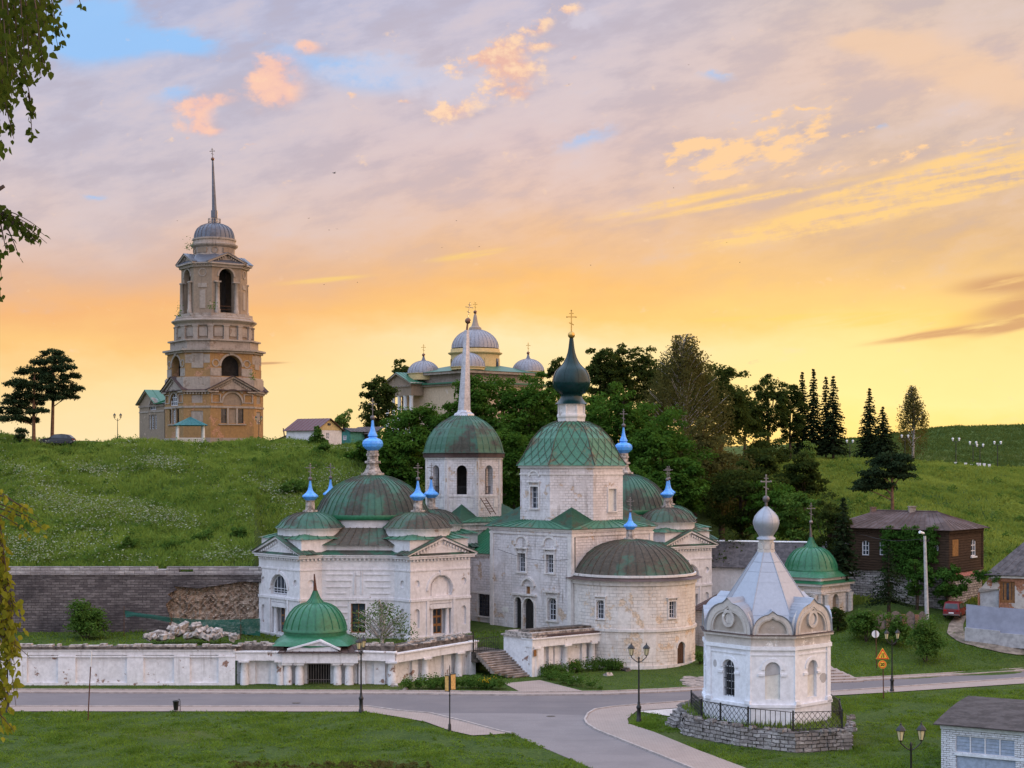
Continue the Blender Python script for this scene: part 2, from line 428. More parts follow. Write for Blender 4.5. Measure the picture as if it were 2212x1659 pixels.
def simple(name, col, rough=.6, metal=0.0, var=.25, scale=3.0, spec=.3, bmp=0.0):
 m, nt, p = newmat(name, rough, metal, spec)
 f = noise(nt, pos(nt), scale, 5, .6)
 nt.links.new(mixc(nt, f.ss(.3, .7), tuple(c * (1 - var) for c in col), tuple(min(1, c * (1 + var)) for c in col)), p.inputs['Base Color'])
 if bmp: bump(nt, p, noise(nt, pos(nt), scale * 4, 4), bmp)
 return m
def plaster(name, base, dirt=(.30, .27, .25), dirt_amt=.5, peel=(.36, .25, .18), peel_t=.66, course=0.0, cw=.55, ch=.27, stone=None, streak=.5, pscale=.55):
 m, nt, p = newmat(name, .9, 0, .15)
 u, z = wallco(nt); P0 = pos(nt)
 wv = vec(nt, u, z)
 n1 = noise(nt, P0, .35, 6, .65); n2 = noise(nt, P0, 2.6, 5, .65)
 col = mixc(nt, n2.ss(.3, .72), tuple(c * .86 for c in base), tuple(min(.92, c * 1.08) for c in base))
 h = n2 * .5
 if course:
  bt = bricks(nt, wv, cw, ch, .018)
  bf = E(nt, bt.outputs['Fac']); vis = noise(nt, P0, .5, 4).ss(.36, .62)
  tone = nt.nodes.new('ShaderNodeSeparateColor'); nt.links.new(bt.outputs['Color'], tone.inputs[0])
  col = mixc(nt, (E(nt, tone.outputs[0]).rsub(1.0)) * vis * (course * .55), col, stone or tuple(c * .78 for c in base))
  col = mixc(nt, bf * vis * course, col, tuple(c * .45 for c in base))
  h = h - bf * vis * 1.0
 st = noise(nt, vec(nt, u * 1.3, z * .13), 1.6, 5, .7)
 col = mixc(nt, st.ss(.52, .74) * streak, col, dirt)
 col = mixc(nt, n1.ss(.50, .70) * dirt_amt, col, tuple((b + d) / 2 for b, d in zip(base, dirt)))
 pk = noise(nt, P0, pscale, 9, .68)
 pm = pk.ss(peel_t, peel_t + .035)
 pn = bricks(nt, wv, .30, .11, .012)
 pc = mixc(nt, E(nt, pn.outputs['Fac']), peel, tuple(c * .55 for c in peel))
 pc = mixc(nt, noise(nt, P0, 5.0, 3).ss(.35, .65), pc, tuple(min(1, c * 1.35) for c in peel))
 col = mixc(nt, pm, col, pc)
 h = h - pm * .8
 nt.links.new(col, p.inputs['Base Color'])
 bump(nt, p, h, .035, .7)
 return m
def roofmetal(name, col, rust=(.042, .033, .025), amt=.5, rough=.5, metal=.0, scale=.35, alt=None, diamonds=0, sheets=True, var=(.78, 1.2), bs=.5):
 m, nt, p = newmat(name, rough, metal, .45)
 P0 = pos(nt)
 n1 = noise(nt, P0, scale, 7, .66); n2 = noise(nt, P0, 3.5, 5, .7)
 c = mixc(nt, n2.ss(.3, .7), tuple(x * var[0] for x in col), tuple(min(1, x * var[1]) for x in col))
 if alt: c = mixc(nt, noise(nt, P0, .6, 5, .6, ).ss(.45, .6), c, alt)
 rm = (n1 + (n2 - .5) * .35).ss(1 - amt - .06, 1 - amt + .08)
 rc = mixc(nt, n2.ss(.35, .7), rust, tuple(x * 1.9 for x in rust))
 c = mixc(nt, rm, c, rc)
 if sheets:
  s = nt.nodes.new('ShaderNodeSeparateXYZ'); nt.links.new(P0, s.inputs[0])
  fz = (E(nt, s.outputs[2]) * 1.25 + noise(nt, P0, .9, 2) * .5).op('FRACT')
  c = mixc(nt, fz.ss(.06, .0) * .45, c, tuple(x * .35 for x in col))
 nt.links.new(c, p.inputs['Base Color'])
 r = rm * .3 + rough
 nt.links.new(r.s, p.inputs['Roughness'])
 bump(nt, p, n2 + noise(nt, P0, 1.2, 2) * 2.0, .03, bs)
 return m
def foliage(name, dark, light, trans=.35, vscale=.5, rw=.55):
 m = bpy.data.materials.new(name); m.use_nodes = True; nt = m.node_tree; nt.nodes.clear()
 g = geo(nt)
 r = E(nt, g.outputs['Random Per Island']); n = noise(nt, pos(nt), vscale, 6, .66)
 c = mixc(nt, (r * rw + n.ss(.34, .66) * (1 - rw)), dark, light)
 d = nt.nodes.new('ShaderNodeBsdfDiffuse'); t = nt.nodes.new('ShaderNodeBsdfTranslucent')
 nt.links.new(c, d.inputs[0])
 tcx = mixc(nt, .5, c, tuple(x * y for x, y in zip(light, (1.9, 1.6, .8))))
 nt.links.new(tcx, t.inputs[0])
 mx = nt.nodes.new('ShaderNodeMixShader'); mx.inputs[0].default_value = trans
 nt.links.new(d.outputs[0], mx.inputs[1]); nt.links.new(t.outputs[0], mx.inputs[2])
 o = nt.nodes.new('ShaderNodeOutputMaterial'); nt.links.new(mx.outputs[0], o.inputs[0])
 return m
def stonework(name, c1, c2, bw, bh, joint, dirt, mortar=.03, wob=.1):
 m, nt, p = newmat(name, .92, 0, .15)
 u, z = wallco(nt); P0 = pos(nt)
 w = noise(nt, P0, 1.4, 4, .6) - .5
 bt = bricks(nt, vec(nt, u + w * wob * 2, z + w * wob), bw, bh, mortar)
 tone = nt.nodes.new('ShaderNodeSeparateColor'); nt.links.new(bt.outputs['Color'], tone.inputs[0])
 c = mixc(nt, E(nt, tone.outputs[0]).ss(.5, 1.0), c1, c2)
 n1 = noise(nt, P0, .22, 7, .7); n2 = noise(nt, P0, 4.0, 5, .7)
 c = mixc(nt, n2.ss(.35, .7) * .5, c, tuple(x * .6 for x in c1))
 c = mixc(nt, n1.ss(.42, .62) * .85, c, dirt)
 c = mixc(nt, E(nt, bt.outputs['Fac']) * noise(nt, P0, .9, 4, .7).ss(.34, .6, .15, 1.0), c, joint)
 c = mixc(nt, noise(nt, vec(nt, u * .5, z * 2.5), 1.3, 6, .75).ss(.52, .72) * .55, c, tuple(min(1, x * 1.8) for x in c2))
 nt.links.new(c, p.inputs['Base Color'])
 bump(nt, p, n2 * .8 - E(nt, bt.outputs['Fac']) * 1.2, .06, .9)
 return m
M = {}
M['white'] = plaster('white_plaster', (.694, .665, .684), dirt=(.323, .285, .275), dirt_amt=.5, peel=(.399, .323, .285), peel_t=.64, streak=.6)
M['church'] = plaster('limewashed_stone', (.66, .62, .63), dirt=(.23, .19, .17), dirt_amt=.7, peel=(.44, .34, .27), peel_t=.575, course=1.2, streak=.85, stone=(.46, .38, .32))
M['apse'] = plaster('worn_white_stone', (.70, .65, .62), dirt=(.36, .27, .21), dirt_amt=.7, peel=(.55, .43, .33), peel_t=.56, course=1.5, cw=.75, ch=.33, streak=.5, stone=(.55, .44, .34))
M['wallwhite'] = plaster('flaking_white_wall', (.74, .73, .76), dirt=(.30, .27, .26), dirt_amt=.25, peel=(.25, .16, .13), peel_t=.61, streak=.45, pscale=.9)
M['trim'] = plaster('weathered_trim', (.66, .62, .60), dirt=(.22, .19, .17), dirt_amt=.7, peel=(.32, .27, .24), peel_t=.64, streak=.6)
M['chapel'] = plaster('fresh_whitewash', (.736, .745, .791), dirt=(.460, .460, .478), dirt_amt=.3, peel=(.570, .552, .534), peel_t=.68, streak=.15)
M['chaptrim'] = plaster('bare_grey_stucco', (.52, .48, .45), dirt=(.26, .22, .2), dirt_amt=.7, peel=(.60, .57, .55), peel_t=.58, streak=.6)
M['chaprec'] = plaster('bare_grey_recess', (.38, .33, .29), dirt=(.26, .22, .2), dirt_amt=.5, peel=(.46, .43, .40), peel_t=.62, streak=.4)
M['greystucco'] = plaster('grey_patch', (.40, .39, .40), dirt=(.5, .5, .5), dirt_amt=.3, peel=(.5, .5, .5), peel_t=.7)
M['cream'] = plaster('cream_patch', (.66, .64, .60), dirt_amt=.2, peel_t=.75)
M['ochre'] = plaster('ochre_plaster', (.306, .183, .081), dirt=(.153, .106, .076), dirt_amt=.7, peel=(.340, .187, .111), peel_t=.55, streak=.6)
M['ochregrey'] = plaster('faded_ochre_plaster', (.262, .201, .152), dirt=(.123, .098, .086), dirt_amt=.7, peel=(.361, .271, .213), peel_t=.60, streak=.5)
M['towertrim'] = plaster('grey_white_trim', (.328, .275, .238), dirt=(.107, .082, .070), dirt_amt=.9, peel=(.221, .172, .139), peel_t=.58, streak=.8)
M['yellowwall'] = plaster('yellow_plaster', (.56, .43, .22), dirt_amt=.2, peel_t=.75, streak=.2)
M['green'] = roofmetal('green_roof_paint', (.024, .120, .068), amt=.32, rough=.42)
M['greenrust'] = roofmetal('rusting_green_roof', (.022, .095, .056), rust=(.032, .032, .025), amt=.50, rough=.5)
M['greenbrown'] = roofmetal('mostly_rusted_roof', (.035, .085, .05), rust=(.044, .036, .027), amt=.56, rough=.55)
M['greennew'] = roofmetal('fresh_green_roof', (.019, .132, .061), amt=.18, rough=.35, sheets=False)
M['greengold'] = roofmetal('mossy_green_roof', (.032, .136, .078), rust=(.072, .056, .031), amt=.42, rough=.42)
M['darkgreen'] = roofmetal('dark_green_gloss', (.004, .024, .026), amt=.08, rough=.22, sheets=False, bs=.15)
M['darkgreen'].node_tree.nodes['Principled BSDF'].inputs['Specular IOR Level'].default_value = .28
M['silver'] = roofmetal('silver_sheet_roof', (.317, .338, .389), rust=(.266, .266, .295), amt=.30, rough=.46, metal=.45, sheets=False, var=(.93, 1.06), bs=.15)
M['leadroof'] = roofmetal('blue_grey_sheet', (.104, .112, .140), rust=(.072, .068, .076), amt=.4, rough=.42, metal=.35, sheets=False)
M['lavender'] = roofmetal('pale_grey_dome_sheet', (.230, .230, .264), rust=(.170, .162, .178), amt=.35, rough=.42, metal=.25, sheets=False)
M['spire'] = roofmetal('galvanised_spire', (.42, .41, .44), rust=(.20, .15, .13), amt=.32, rough=.35, metal=.6)
M['blue'] = roofmetal('sky_blue_paint', (.085, .33, .82), rust=(.12, .20, .36), amt=.14, rough=.28, sheets=False)
M['brownroof'] = roofmetal('brown_rust_roof', (.078, .044, .041), rust=(.041, .025, .022), amt=.55, rough=.6)
M['bluegreen'] = roofmetal('blue_green_sheet', (.028, .136, .152), rust=(.024, .072, .096), amt=.3, rough=.35, sheets=False)
M['redroof'] = roofmetal('dark_red_sheet', (.085, .024, .030), rust=(.07, .025, .03), amt=.4, rough=.45)
M['slate'] = roofmetal('dark_slate', (.086, .075, .079), rust=(.041, .038, .041), amt=.5, rough=.8, scale=1.6)
M['bitumen'] = roofmetal('bitumen_felt', (.060, .050, .050), rust=(.028, .024, .024), amt=.5, rough=.85, scale=.9, sheets=False)
M['iron'] = simple('black_iron', (.010, .010, .011), .45, .0, .3, 8, .5)
M['rust'] = simple('rusty_iron', (.09, .035, .022), .8, 0, .4, 9)
M['cross'] = simple('grey_cross_metal', (.20, .17, .16), .45, .6, .2)
M['gold'] = simple('gilded_metal', (.55, .33, .09), .3, .9, .2)
M['ball'] = simple('dull_grey_ball', (.13, .115, .115), .4, .5, .25)
M['brownball'] = simple('copper_brown_ball', (.17, .085, .055), .4, .5, .25)
M['wood'] = simple('brown_wood', (.085, .045, .028), .7, 0, .35, 6, .2, .02)
M['darkdoor'] = simple('black_door', (.018, .017, .018), .55, 0, .3, 5)
M['orangewood'] = simple('varnished_wood', (.22, .10, .035), .5, 0, .3, 5)
M['frame'] = simple('white_frame_paint', (.66, .66, .70), .5, 0, .1, 5)
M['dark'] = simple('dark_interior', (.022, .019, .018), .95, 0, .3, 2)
M['brick'] = stonework('red_brick', (.26, .10, .06), (.36, .16, .10), .26, .09, (.32, .28, .25), (.20, .13, .10), .012, .01)
def glassmat():
 m, nt, p = newmat('window_glass', .12, 0, .6)
 f = noise(nt, pos(nt), .9, 2); nt.links.new(mixc(nt, f.ss(.35, .65), (.012, .015, .022), (.05, .06, .08)), p.inputs['Base Color'])
 return m
M['glass'] = glassmat()
M['retwall'] = stonework('sooty_retaining_stone', (.10, .085, .088), (.20, .175, .175), .8, .26, (.04, .036, .036), (.052, .045, .050), .022, .13)
M['retcap'] = stonework('pale_coping_stone', (.34, .31, .32), (.52, .48, .48), 1.0, .32, (.10, .09, .09), (.24, .21, .22), .025, .05)
M['rubble'] = stonework('rubble_core', (.40, .30, .23), (.58, .48, .40), .42, .15, (.12, .08, .06), (.42, .30, .22), .05, .28)
M['platstone'] = stonework('grey_platform_stone', (.24, .215, .21), (.46, .43, .42), .62, .26, (.045, .04, .036), (.18, .16, .15), .035, .24)
M['stone'] = simple('pale_stone', (.33, .29, .265), .9, 0, .6, 3, .15, .04)
M['darkstone'] = simple('mossy_dark_stone', (.10, .085, .075), .95, 0, .6, 2.5, .1, .06)
M['step'] = simple('worn_step_stone', (.27, .225, .20), .9, 0, .4, 1.8, .15, .03)
M['concrete'] = simple('pale_concrete', (.36, .36, .38), .9, 0, .2, 2, .15, .01)
M['pole'] = simple('pole_concrete', (.40, .39, .39), .9, 0, .2, 3, .15, .01)
def asphalt(name, c, patch):
 m, nt, p = newmat(name, .82, 0, .25)
 f = noise(nt, pos(nt), 30, 4, .7); g = noise(nt, pos(nt), .25, 5, .6); k = noise(nt, scaled(nt, pos(nt), (.15, 1.2, 1)), .8, 4)
 x = mixc(nt, f.ss(.25, .75), tuple(v * .75 for v in c), tuple(v * 1.28 for v in c))
 x = mixc(nt, g.ss(.4, .65) * .6, x, patch)
 x = mixc(nt, k.ss(.5, .7) * .35, x, tuple(v * .75 for v in c))
 nt.links.new(x, p.inputs['Base Color']); bump(nt, p, f, .01, .5)
 return m
M['asphalt'] = asphalt('road_asphalt', (.145, .128, .132), (.180, .156, .156))
M['asphaltpale'] = asphalt('pale_road_asphalt', (.205, .182, .182), (.165, .146, .148))
def paving(name, c, bw=.42, bh=.21):
 m, nt, p = newmat(name, .85, 0, .2)
 bt = bricks(nt, scaled(nt, pos(nt), (1, 1, 0)), bw, bh, .014)
 tone = nt.nodes.new('ShaderNodeSeparateColor'); nt.links.new(bt.outputs['Color'], tone.inputs[0])
 x = mixc(nt, E(nt, tone.outputs[0]), tuple(v * .86 for v in c), tuple(v * 1.08 for v in c))
 x = mixc(nt, noise(nt, pos(nt), .5, 6, .7).ss(.4, .7) * .5, x, tuple(v * .78 for v in c))
 x = mixc(nt, E(nt, bt.outputs['Fac']) * .6, x, tuple(v * .5 for v in c))
 nt.links.new(x, p.inputs['Base Color']); bump(nt, p, E(nt, bt.outputs['Fac']) * -1.0, .01, .5)
 return m
M['paving'] = paving('beige_paving', (.33, .265, .235))
M['pavepale'] = paving('pale_paving', (.52, .47, .45), .6, .6)
M['kerb'] = simple('kerb_stone', (.36, .31, .29), .85, 0, .2, 2)
M['dirt'] = simple('trodden_dirt', (.20, .165, .135), .95, 0, .45, 1.2, .1, .05)
def groundmat():
 m, nt, p = newmat('meadow_ground', .95, 0, .1)
 P0 = pos(nt)
 n1 = noise(nt, P0, .05, 5, .6); n2 = noise(nt, P0, .5, 6, .7); n3 = noise(nt, P0, 4.0, 5, .7)
 c = mixc(nt, n3.ss(.3, .7), (.036, .066, .015), (.082, .125, .028))
 c = mixc(nt, n2.ss(.45, .7) * .55, c, (.095, .135, .032))
 c = mixc(nt, n2.ss(.52, .3) * .6, c, (.034, .066, .017))
 c = mixc(nt, n1.ss(.52, .68) * .55, c, (.12, .125, .034))
 nt.links.new(c, p.inputs['Base Color'])
 bump(nt, p, n3 + n2 * 2, .25, .8)
 return m
M['ground'] = groundmat()
M['lawnblade'] = foliage('lawn_blades', (.031, .078, .012), (.166, .255, .039), .35, .45, .35)
M['meadow'] = foliage('meadow_blades', (.046, .106, .022), (.203, .286, .060), .35, .16, .4)
M['dryblade'] = foliage('yellowish_slope_blades', (.057, .123, .024), (.238, .295, .062), .35, .12, .4)  # yellow-green grass colour of the right slope
M['umbel'] = foliage('cow_parsley_flowers', (.163, .204, .116), (.340, .367, .286), .3, .5)
M['farblade'] = foliage('shade_tint_far_blades', (.040, .075, .021), (.092, .136, .040), .35, .1)  # darker grass variety, with the far hill's shade put into its colour
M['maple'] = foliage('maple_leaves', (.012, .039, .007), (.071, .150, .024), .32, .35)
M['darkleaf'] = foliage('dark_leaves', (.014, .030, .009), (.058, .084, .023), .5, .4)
M['birchleaf'] = foliage('birch_leaves', (.038, .044, .015), (.111, .106, .036), .38, .3)
M['pineleaf'] = foliage('pine_needles', (.010, .022, .012), (.035, .055, .024), .15, .5)
M['spruceleaf'] = foliage('spruce_needles', (.008, .017, .009), (.028, .042, .018), .2, .5)
M['bushleaf'] = foliage('bush_leaves', (.024, .062, .013), (.096, .176, .036), .32, .8)
M['limeleaf'] = foliage('pale_bush_leaves', (.07, .13, .03), (.17, .25, .06), .35, .8)
M['willowleaf'] = foliage('willow_leaves', (.045, .085, .030), (.12, .19, .07), .35, .8)
M['backlitleaf'] = foliage('backlit_tint_birch_leaves', (.019, .034, .006), (.053, .077, .014), .40, 1.5)  # upper birch leaves coloured dark to look backlit against the sky
M['litleaf'] = foliage('lit_tint_birch_leaves', (.068, .095, .012), (.230, .222, .027), .45, 1.2)  # lower leaves of the same birch, yellow light painted into their colour
M['vine'] = foliage('vine_leaves', (.018, .053, .011), (.068, .152, .028), .3, .8)
M['petal'] = foliage('yellow_petals', (.62, .38, .02), (.80, .56, .04), .3, .8)
M['bark'] = simple('dark_bark', (.065, .048, .038), .95, 0, .4, 4, .1, .03)
M['pinebark'] = simple('pine_bark', (.15, .085, .055), .95, 0, .4, 4, .1, .03)
M['birchbark'] = simple('birch_bark', (.36, .33, .31), .9, 0, .5, 3, .1, .02)
ANCH = [
 (-9000, [(15, 0), (148, 0), (150, 2.6), (156.1, 2.8), (156.5, 9.0), (185, 16.5), (205, 21.3), (216, 23.4), (240, 23.8), (600, 26), (6000, 19)]),
 (0,     [(15, 0), (148, 0), (150, 2.6), (156.1, 2.8), (156.5, 9.0), (185, 16.2), (205, 21.3), (216, 23.3), (240, 23.7), (600, 25), (6000, 19)]),
 (260,   [(15, 0), (148, 0), (150, 2.6), (156.1, 2.8), (156.5, 9.0), (185, 16.0), (205, 20.8), (216, 22.3), (240, 22.6), (600, 23), (6000, 19)]),
 (548,   [(15, 0), (148, 0), (150, 2.6), (156.1, 2.8), (156.5, 9.2), (185, 16.0), (205, 20.8), (216, 22.3), (240, 22.6), (600, 23), (6000, 19)]),
 (562,   [(15, 0), (148, 0), (150, 2.5), (170.5, 3.2), (172.5, 9.6), (188, 16.0), (205, 20.8), (216, 22.3), (240, 22.6), (600, 23), (6000, 19)]),
 (900,   [(15, 0), (148, 0), (150, 2.6), (176.0, 3.4), (178.0, 8.0), (195, 15.5), (208, 20.5), (218, 22.2), (240, 22.8), (600, 24), (6000, 19)]),
 (1250,  [(15, 0), (148, 0), (150, 2.8), (182.0, 3.6), (190.0, 6.0), (205, 10.5), (225, 18.0), (240, 21.6), (300, 23.5), (600, 25), (6000, 19)]),
 (1310,  [(15, 0), (148, 0.0), (160, 1.0), (182, 3.2), (205, 9.6), (225, 17.3), (240, 21.2), (300, 23.4), (600, 25), (6000, 19)]),
 (1500,  [(15, 0), (147, 0.0), (160, 0.9), (182, 2.6), (205, 8.5), (225, 15.5), (245, 20.3), (300, 23.0), (600, 25), (6000, 19)]),
 (1700,  [(15, 0), (144, 0.0), (160, 1.1), (180, 3.2), (205, 9.0), (230, 16.8), (248, 19.8), (290, 21.2), (350, 24.0), (600, 25), (6000, 19)]),
 (1850,  [(15, 0), (141, 0.0), (147, .5), (156, 2.8), (170, 5.2), (186, 8.0), (212, 14.2), (240, 19.5), (256, 20.4), (275, 18.6), (300, 19.2), (350, 25.3), (600, 26), (6000, 19)]),
 (2050,  [(15, 0), (144, 0.0), (150, 1.3), (161, 3.8), (170, 5.4), (186, 8.2), (215, 14.2), (244, 19.0), (258, 19.6), (278, 17.8), (300, 19.0), (350, 28.0), (600, 28), (6000, 19)]),
 (2212,  [(15, 0), (147.5, 0.0), (153, 2.6), (160, 3.6), (170, 5.0), (186, 8.0), (215, 13.2), (244, 17.6), (258, 18.6), (278, 17.2), (300, 18.6), (350, 28.2), (600, 28), (6000, 19)]),
 (2700,  [(15, 0), (156, 0.0), (162, 2.6), (170, 4.2), (180, 6.0), (195, 9.0), (215, 13.2), (244, 17.6), (258, 18.6), (278, 17.2), (300, 18.6), (350, 28.2), (600, 28), (6000, 19)]),
 (9000,  [(15, 0), (170, 0.0), (180, 3.0), (190, 6.0), (200, 8.0), (215, 13.2), (244, 17.6), (258, 18.6), (278, 17.2), (300, 18.6), (350, 28.2), (600, 28), (6000, 19)]),
]
APX = np.array([k for k, _ in ANCH], float)
def yfront(px): return np.interp(px, [-9000, 853, 1030, 1034, 1100, 1149, 1290, 1320, 9000], [139.6, 139.6, 146.8, 148.0, 148.0, 145.6, 149.9, 149.9, 149.9])
def zpy(px, Y):
 px = np.asarray(px, float); Y = np.asarray(Y, float); px, Y = np.broadcast_arrays(px, Y)
 tab = np.stack([np.interp(Y, [q[0] for q in pr], [q[1] for q in pr]) for _, pr in ANCH])
 i = np.clip(np.searchsorted(APX, px) - 1, 0, len(APX) - 2)
 t = np.clip((px - APX[i]) / (APX[i + 1] - APX[i]), 0, 1)
 ii = np.indices(px.shape)
 z = tab[(i,) + tuple(ii)] * (1 - t) + tab[(i + 1,) + tuple(ii)] * t
 left = np.clip((1330 - px) / 30, 0, 1)
 z = z * np.where(Y < yfront(px), 1 - left, 1.0) + 0.0
 ter = np.where((Y >= yfront(px)) & (Y < 150.0), 2.45 + (Y - 138) * .012, 0) * left
 z = np.where((Y >= yfront(px)) & (Y < 150.0) & (left > 0), np.maximum(z * (1 - left), 0) + ter, z)
 X = (px - CX) / F * Y
 hill = np.clip((Y - 172) / 15, 0, 1) * np.clip((260 - Y) / 40, 0.25, 1)
 z = z + hill * (.28 * np.sin(X * .31 + Y * .17) + .22 * np.sin(X * .13 - Y * .29 + 1) + .13 * np.sin(X * .7 + Y * .53))
 return z
def zt(X, Y): return zpy(CX + F * np.asarray(X, float) / np.asarray(Y, float), Y)
def ground(px, Y): return Vector((gx(px, Y), Y, float(zpy(px, Y))))
cols = np.concatenate([np.arange(-9000, -400, 400), np.arange(-400, 2700, 12), np.arange(2700, 9001, 400)]).astype(float)
yf = yfront(cols)
rows = [np.full_like(cols, v) for v in (15, 40, 70, 90, 100, 110, 120, 128, 133, 136)]
rows += [136 + (yf - 136.05) * q for q in (.1, .2, .3, .4, .5, .6, .7, .8, .9)]
rows += [yf - .03, yf + .03, yf * .5 + 75.0]
rows += [np.full_like(cols, v) for v in np.concatenate([np.arange(150.5, 156, .5), np.arange(156.1, 156.6, .1), np.arange(157, 270, 1.1), np.arange(272, 420, 4), np.geomspace(440, 6000, 24)])]
YY = np.stack(rows); PX = np.broadcast_to(cols, YY.shape)
ZZ = zpy(PX, YY); XX = (PX - CX) / F * YY
nr_, nc_ = YY.shape
idx = np.arange(nr_ * nc_).reshape(nr_, nc_)
Q = np.stack([idx[:-1, :-1], idx[:-1, 1:], idx[1:, 1:], idx[1:, :-1]], -1).reshape(-1, 4)
g = npmesh('ground', np.stack([XX, YY, ZZ], -1).reshape(-1, 3), Q, M['ground'])
g.data.polygons.foreach_set('use_smooth', [True] * len(Q))
struct(g)
FAR = [(-700, 1497), (25, 1497), (860, 1500), (1130, 1503), (1300, 1501.5), (1420, 1497), (1520, 1491), (1650, 1483), (1820, 1474), (2000, 1463), (2212, 1450), (2500, 1432), (3000, 1402)]
NEARL = [(797, 1527.6), (856, 1536), (931, 1542.5), (1014, 1563), (1080, 1581), (1107, 1586), (1160, 1610), (1262, 1653), (1340, 1690), (1560, 1790)]
KERBR = [(1900, 1830), (1700, 1745), (1484, 1657), (1390, 1619), (1320, 1591), (1288, 1578), (1268, 1565), (1263, 1556), (1270, 1543), (1285, 1534), (1324, 1528), (1386, 1523), (1489, 1515.7), (1650, 1505), (1800, 1495), (2000, 1481), (2212, 1466), (2500, 1446), (3000, 1412)]
road_px = FAR + KERBR[::-1] + NEARL[::-1] + [(-700, 1527)]
road_xy = [G(*p) for p in road_px]
mb = MB(); mb.flat([road_xy], .012); struct(part('road', mb, M['asphalt']))
LEDGE = [(1107, 1586), (1020, 1590), (972, 1579.7), (919, 1560.4), (856, 1549), (788, 1538.5), (400, 1538), (-700, 1538)]
side_l = [G(*p) for p in [(-700, 1527), (797, 1527.6)] + NEARL[1:6]]
pave_l = side_l + [G(*p) for p in LEDGE[1:]]
mb = MB(); mb.flat([pave_l], .06); struct(part('pavement', mb, M['paving']))
sr = [G(*p) for p in [(931, 1541), (1014, 1561.5), (1080, 1580), (1107, 1585.5), (1160, 1609.5), (1262, 1652.5), (1340, 1689), (1560, 1789), (1900, 1829), (1700, 1745.5), (1484, 1657.5), (1390, 1619.5), (1320, 1591.5), (1288, 1578.5), (1268, 1565.5), (1263, 1556), (1264, 1546), (1150, 1541.5), (1040, 1541)]]
mb = MB(); mb.flat([sr], .020); struct(part('side_road', mb, M['asphaltpale']))
for q in ((640, 1519), (1190, 1548)):
 c = G(*q); mb = MB(); mb.prism(ngon(c, .36, 18), 0, .027); tag(part('manhole_cover', mb, M['darkstone'], None, None, tuple(c)), 'round iron manhole cover in the road before the white wall' if q[0] < 900 else 'round iron manhole cover in the side road junction', 'manhole')
RLAWN = [(1830, 1752), (1602, 1657), (1509, 1622), (1414, 1583), (1359, 1565), (1355, 1554), (1375, 1537), (1468, 1530), (1580, 1523), (1700, 1513), (1793, 1504), (1908, 1497.5), (2212, 1477.5), (2500, 1457), (3000, 1422)]
pave_r = [G(*p) for p in KERBR[1:]] + [G(*p) for p in RLAWN[::-1]]
mb = MB(); mb.flat([pave_r], .06); struct(part('pavement', mb, M['paving']))
far_in = [(p[0], p[1] - (5.5 if p[0] < 1900 else 4.0)) for p in FAR]
strip = [G(*p) for p in FAR] + [G(*p) for p in far_in[::-1]]
mb = MB(); mb.flat([strip], .07); struct(part('verge_strip', mb, M['paving']))
def kerb(pts, w=.16, h=.13):
 mb = MB()
 for i in range(len(pts) - 1):
  p, q = pts[i], pts[i + 1]
  n = max(1, int((q - p).length / 1.6))
  for k in range(n):
   s, e = p.lerp(q, k / n), p.lerp(q, (k + .985) / n)
   mb.obox((s + e) / 2, e - s, (e - s).length, w, -.05, h + (k % 3) * .004)
 struct(part('kerb', mb, M['kerb']))
kerb([G(*p) for p in FAR]); kerb([G(*p) for p in KERBR]); kerb(side_l)
kerb([G(*p) for p in far_in], .12, .16)
path_xy = [G(*p) for p in [(1088, 1477), (1166, 1470), (1271, 1496.5), (1131, 1499)]]
mb = MB(); mb.flat([path_xy], .045); struct(part('entrance_path', mb, M['paving']))
slab_xy = [G(*p) for p in [(1376, 1537.5), (1468, 1531), (1490, 1540), (1482, 1553), (1440, 1547)]]
mb = MB(); mb.flat([slab_xy], .05); struct(part('entrance_slab', mb, M['pavepale']))
mb = MB()
flag_px = []
for i in range(46):
 px, py = rnd.uniform(1478, 1535), rnd.uniform(1464, 1488)
 if py < 1462 + (px - 1478) * .05 or py > 1470 + (px - 1462) * .35: continue
 c = G(px, py); r = rnd.uniform(.35, .6)
 pl = [V2(c.x + r * math.cos(k * 1.05 + rnd.random() * .4) * 1.2, c.y + r * 1.5 * math.sin(k * 1.05 + rnd.random() * .4)) for k in range(6)]
 mb.prism(pl, -.03, .04 + i * .0011)
struct(part('flagstone_path', mb, M['step']))
trk = [(2212, 1418), (2160, 1412), (2110, 1400), (2070, 1388), (2045, 1370), (2050, 1350), (2064, 1332), (2090, 1330), (2080, 1352), (2082, 1366), (2110, 1376), (2160, 1385), (2212, 1392)]
def on_ground(px, py):
 lo, hi = 100.0, 300.0
 Ys = np.linspace(100, 300, 1200); z = zpy(np.full_like(Ys, px), Ys); pr = HZ - (z - CZ) * F / Ys
 k = np.argmax(pr <= py)
 return Vector((gx(px, Ys[k]), Ys[k], z[k]))
t3 = [on_ground(*p) for p in trk]
pl = [Vector((p[0], p[1], 0)) for p in trk]
mb = MB(); ch = 7
mid_n = len(trk) // 2
A_, B_ = trk[:mid_n], trk[mid_n:][::-1]
def along(pl, f):
 x = f * (len(pl) - 1); i = min(int(x), len(pl) - 2); t = x - i
 return (pl[i][0] * (1 - t) + pl[i + 1][0] * t, pl[i][1] * (1 - t) + pl[i + 1][1] * t)
N1, N2 = 16, 5
vs = []
for i in range(N1 + 1):
 pa, pb = along(A_, i / N1), along(B_, i / N1)
 for j in range(N2 + 1):
  f = j / N2; q = on_ground(pa[0] * (1 - f) + pb[0] * f, pa[1] * (1 - f) + pb[1] * f)
  vs.append(q + Vector((0, 0, .10)))
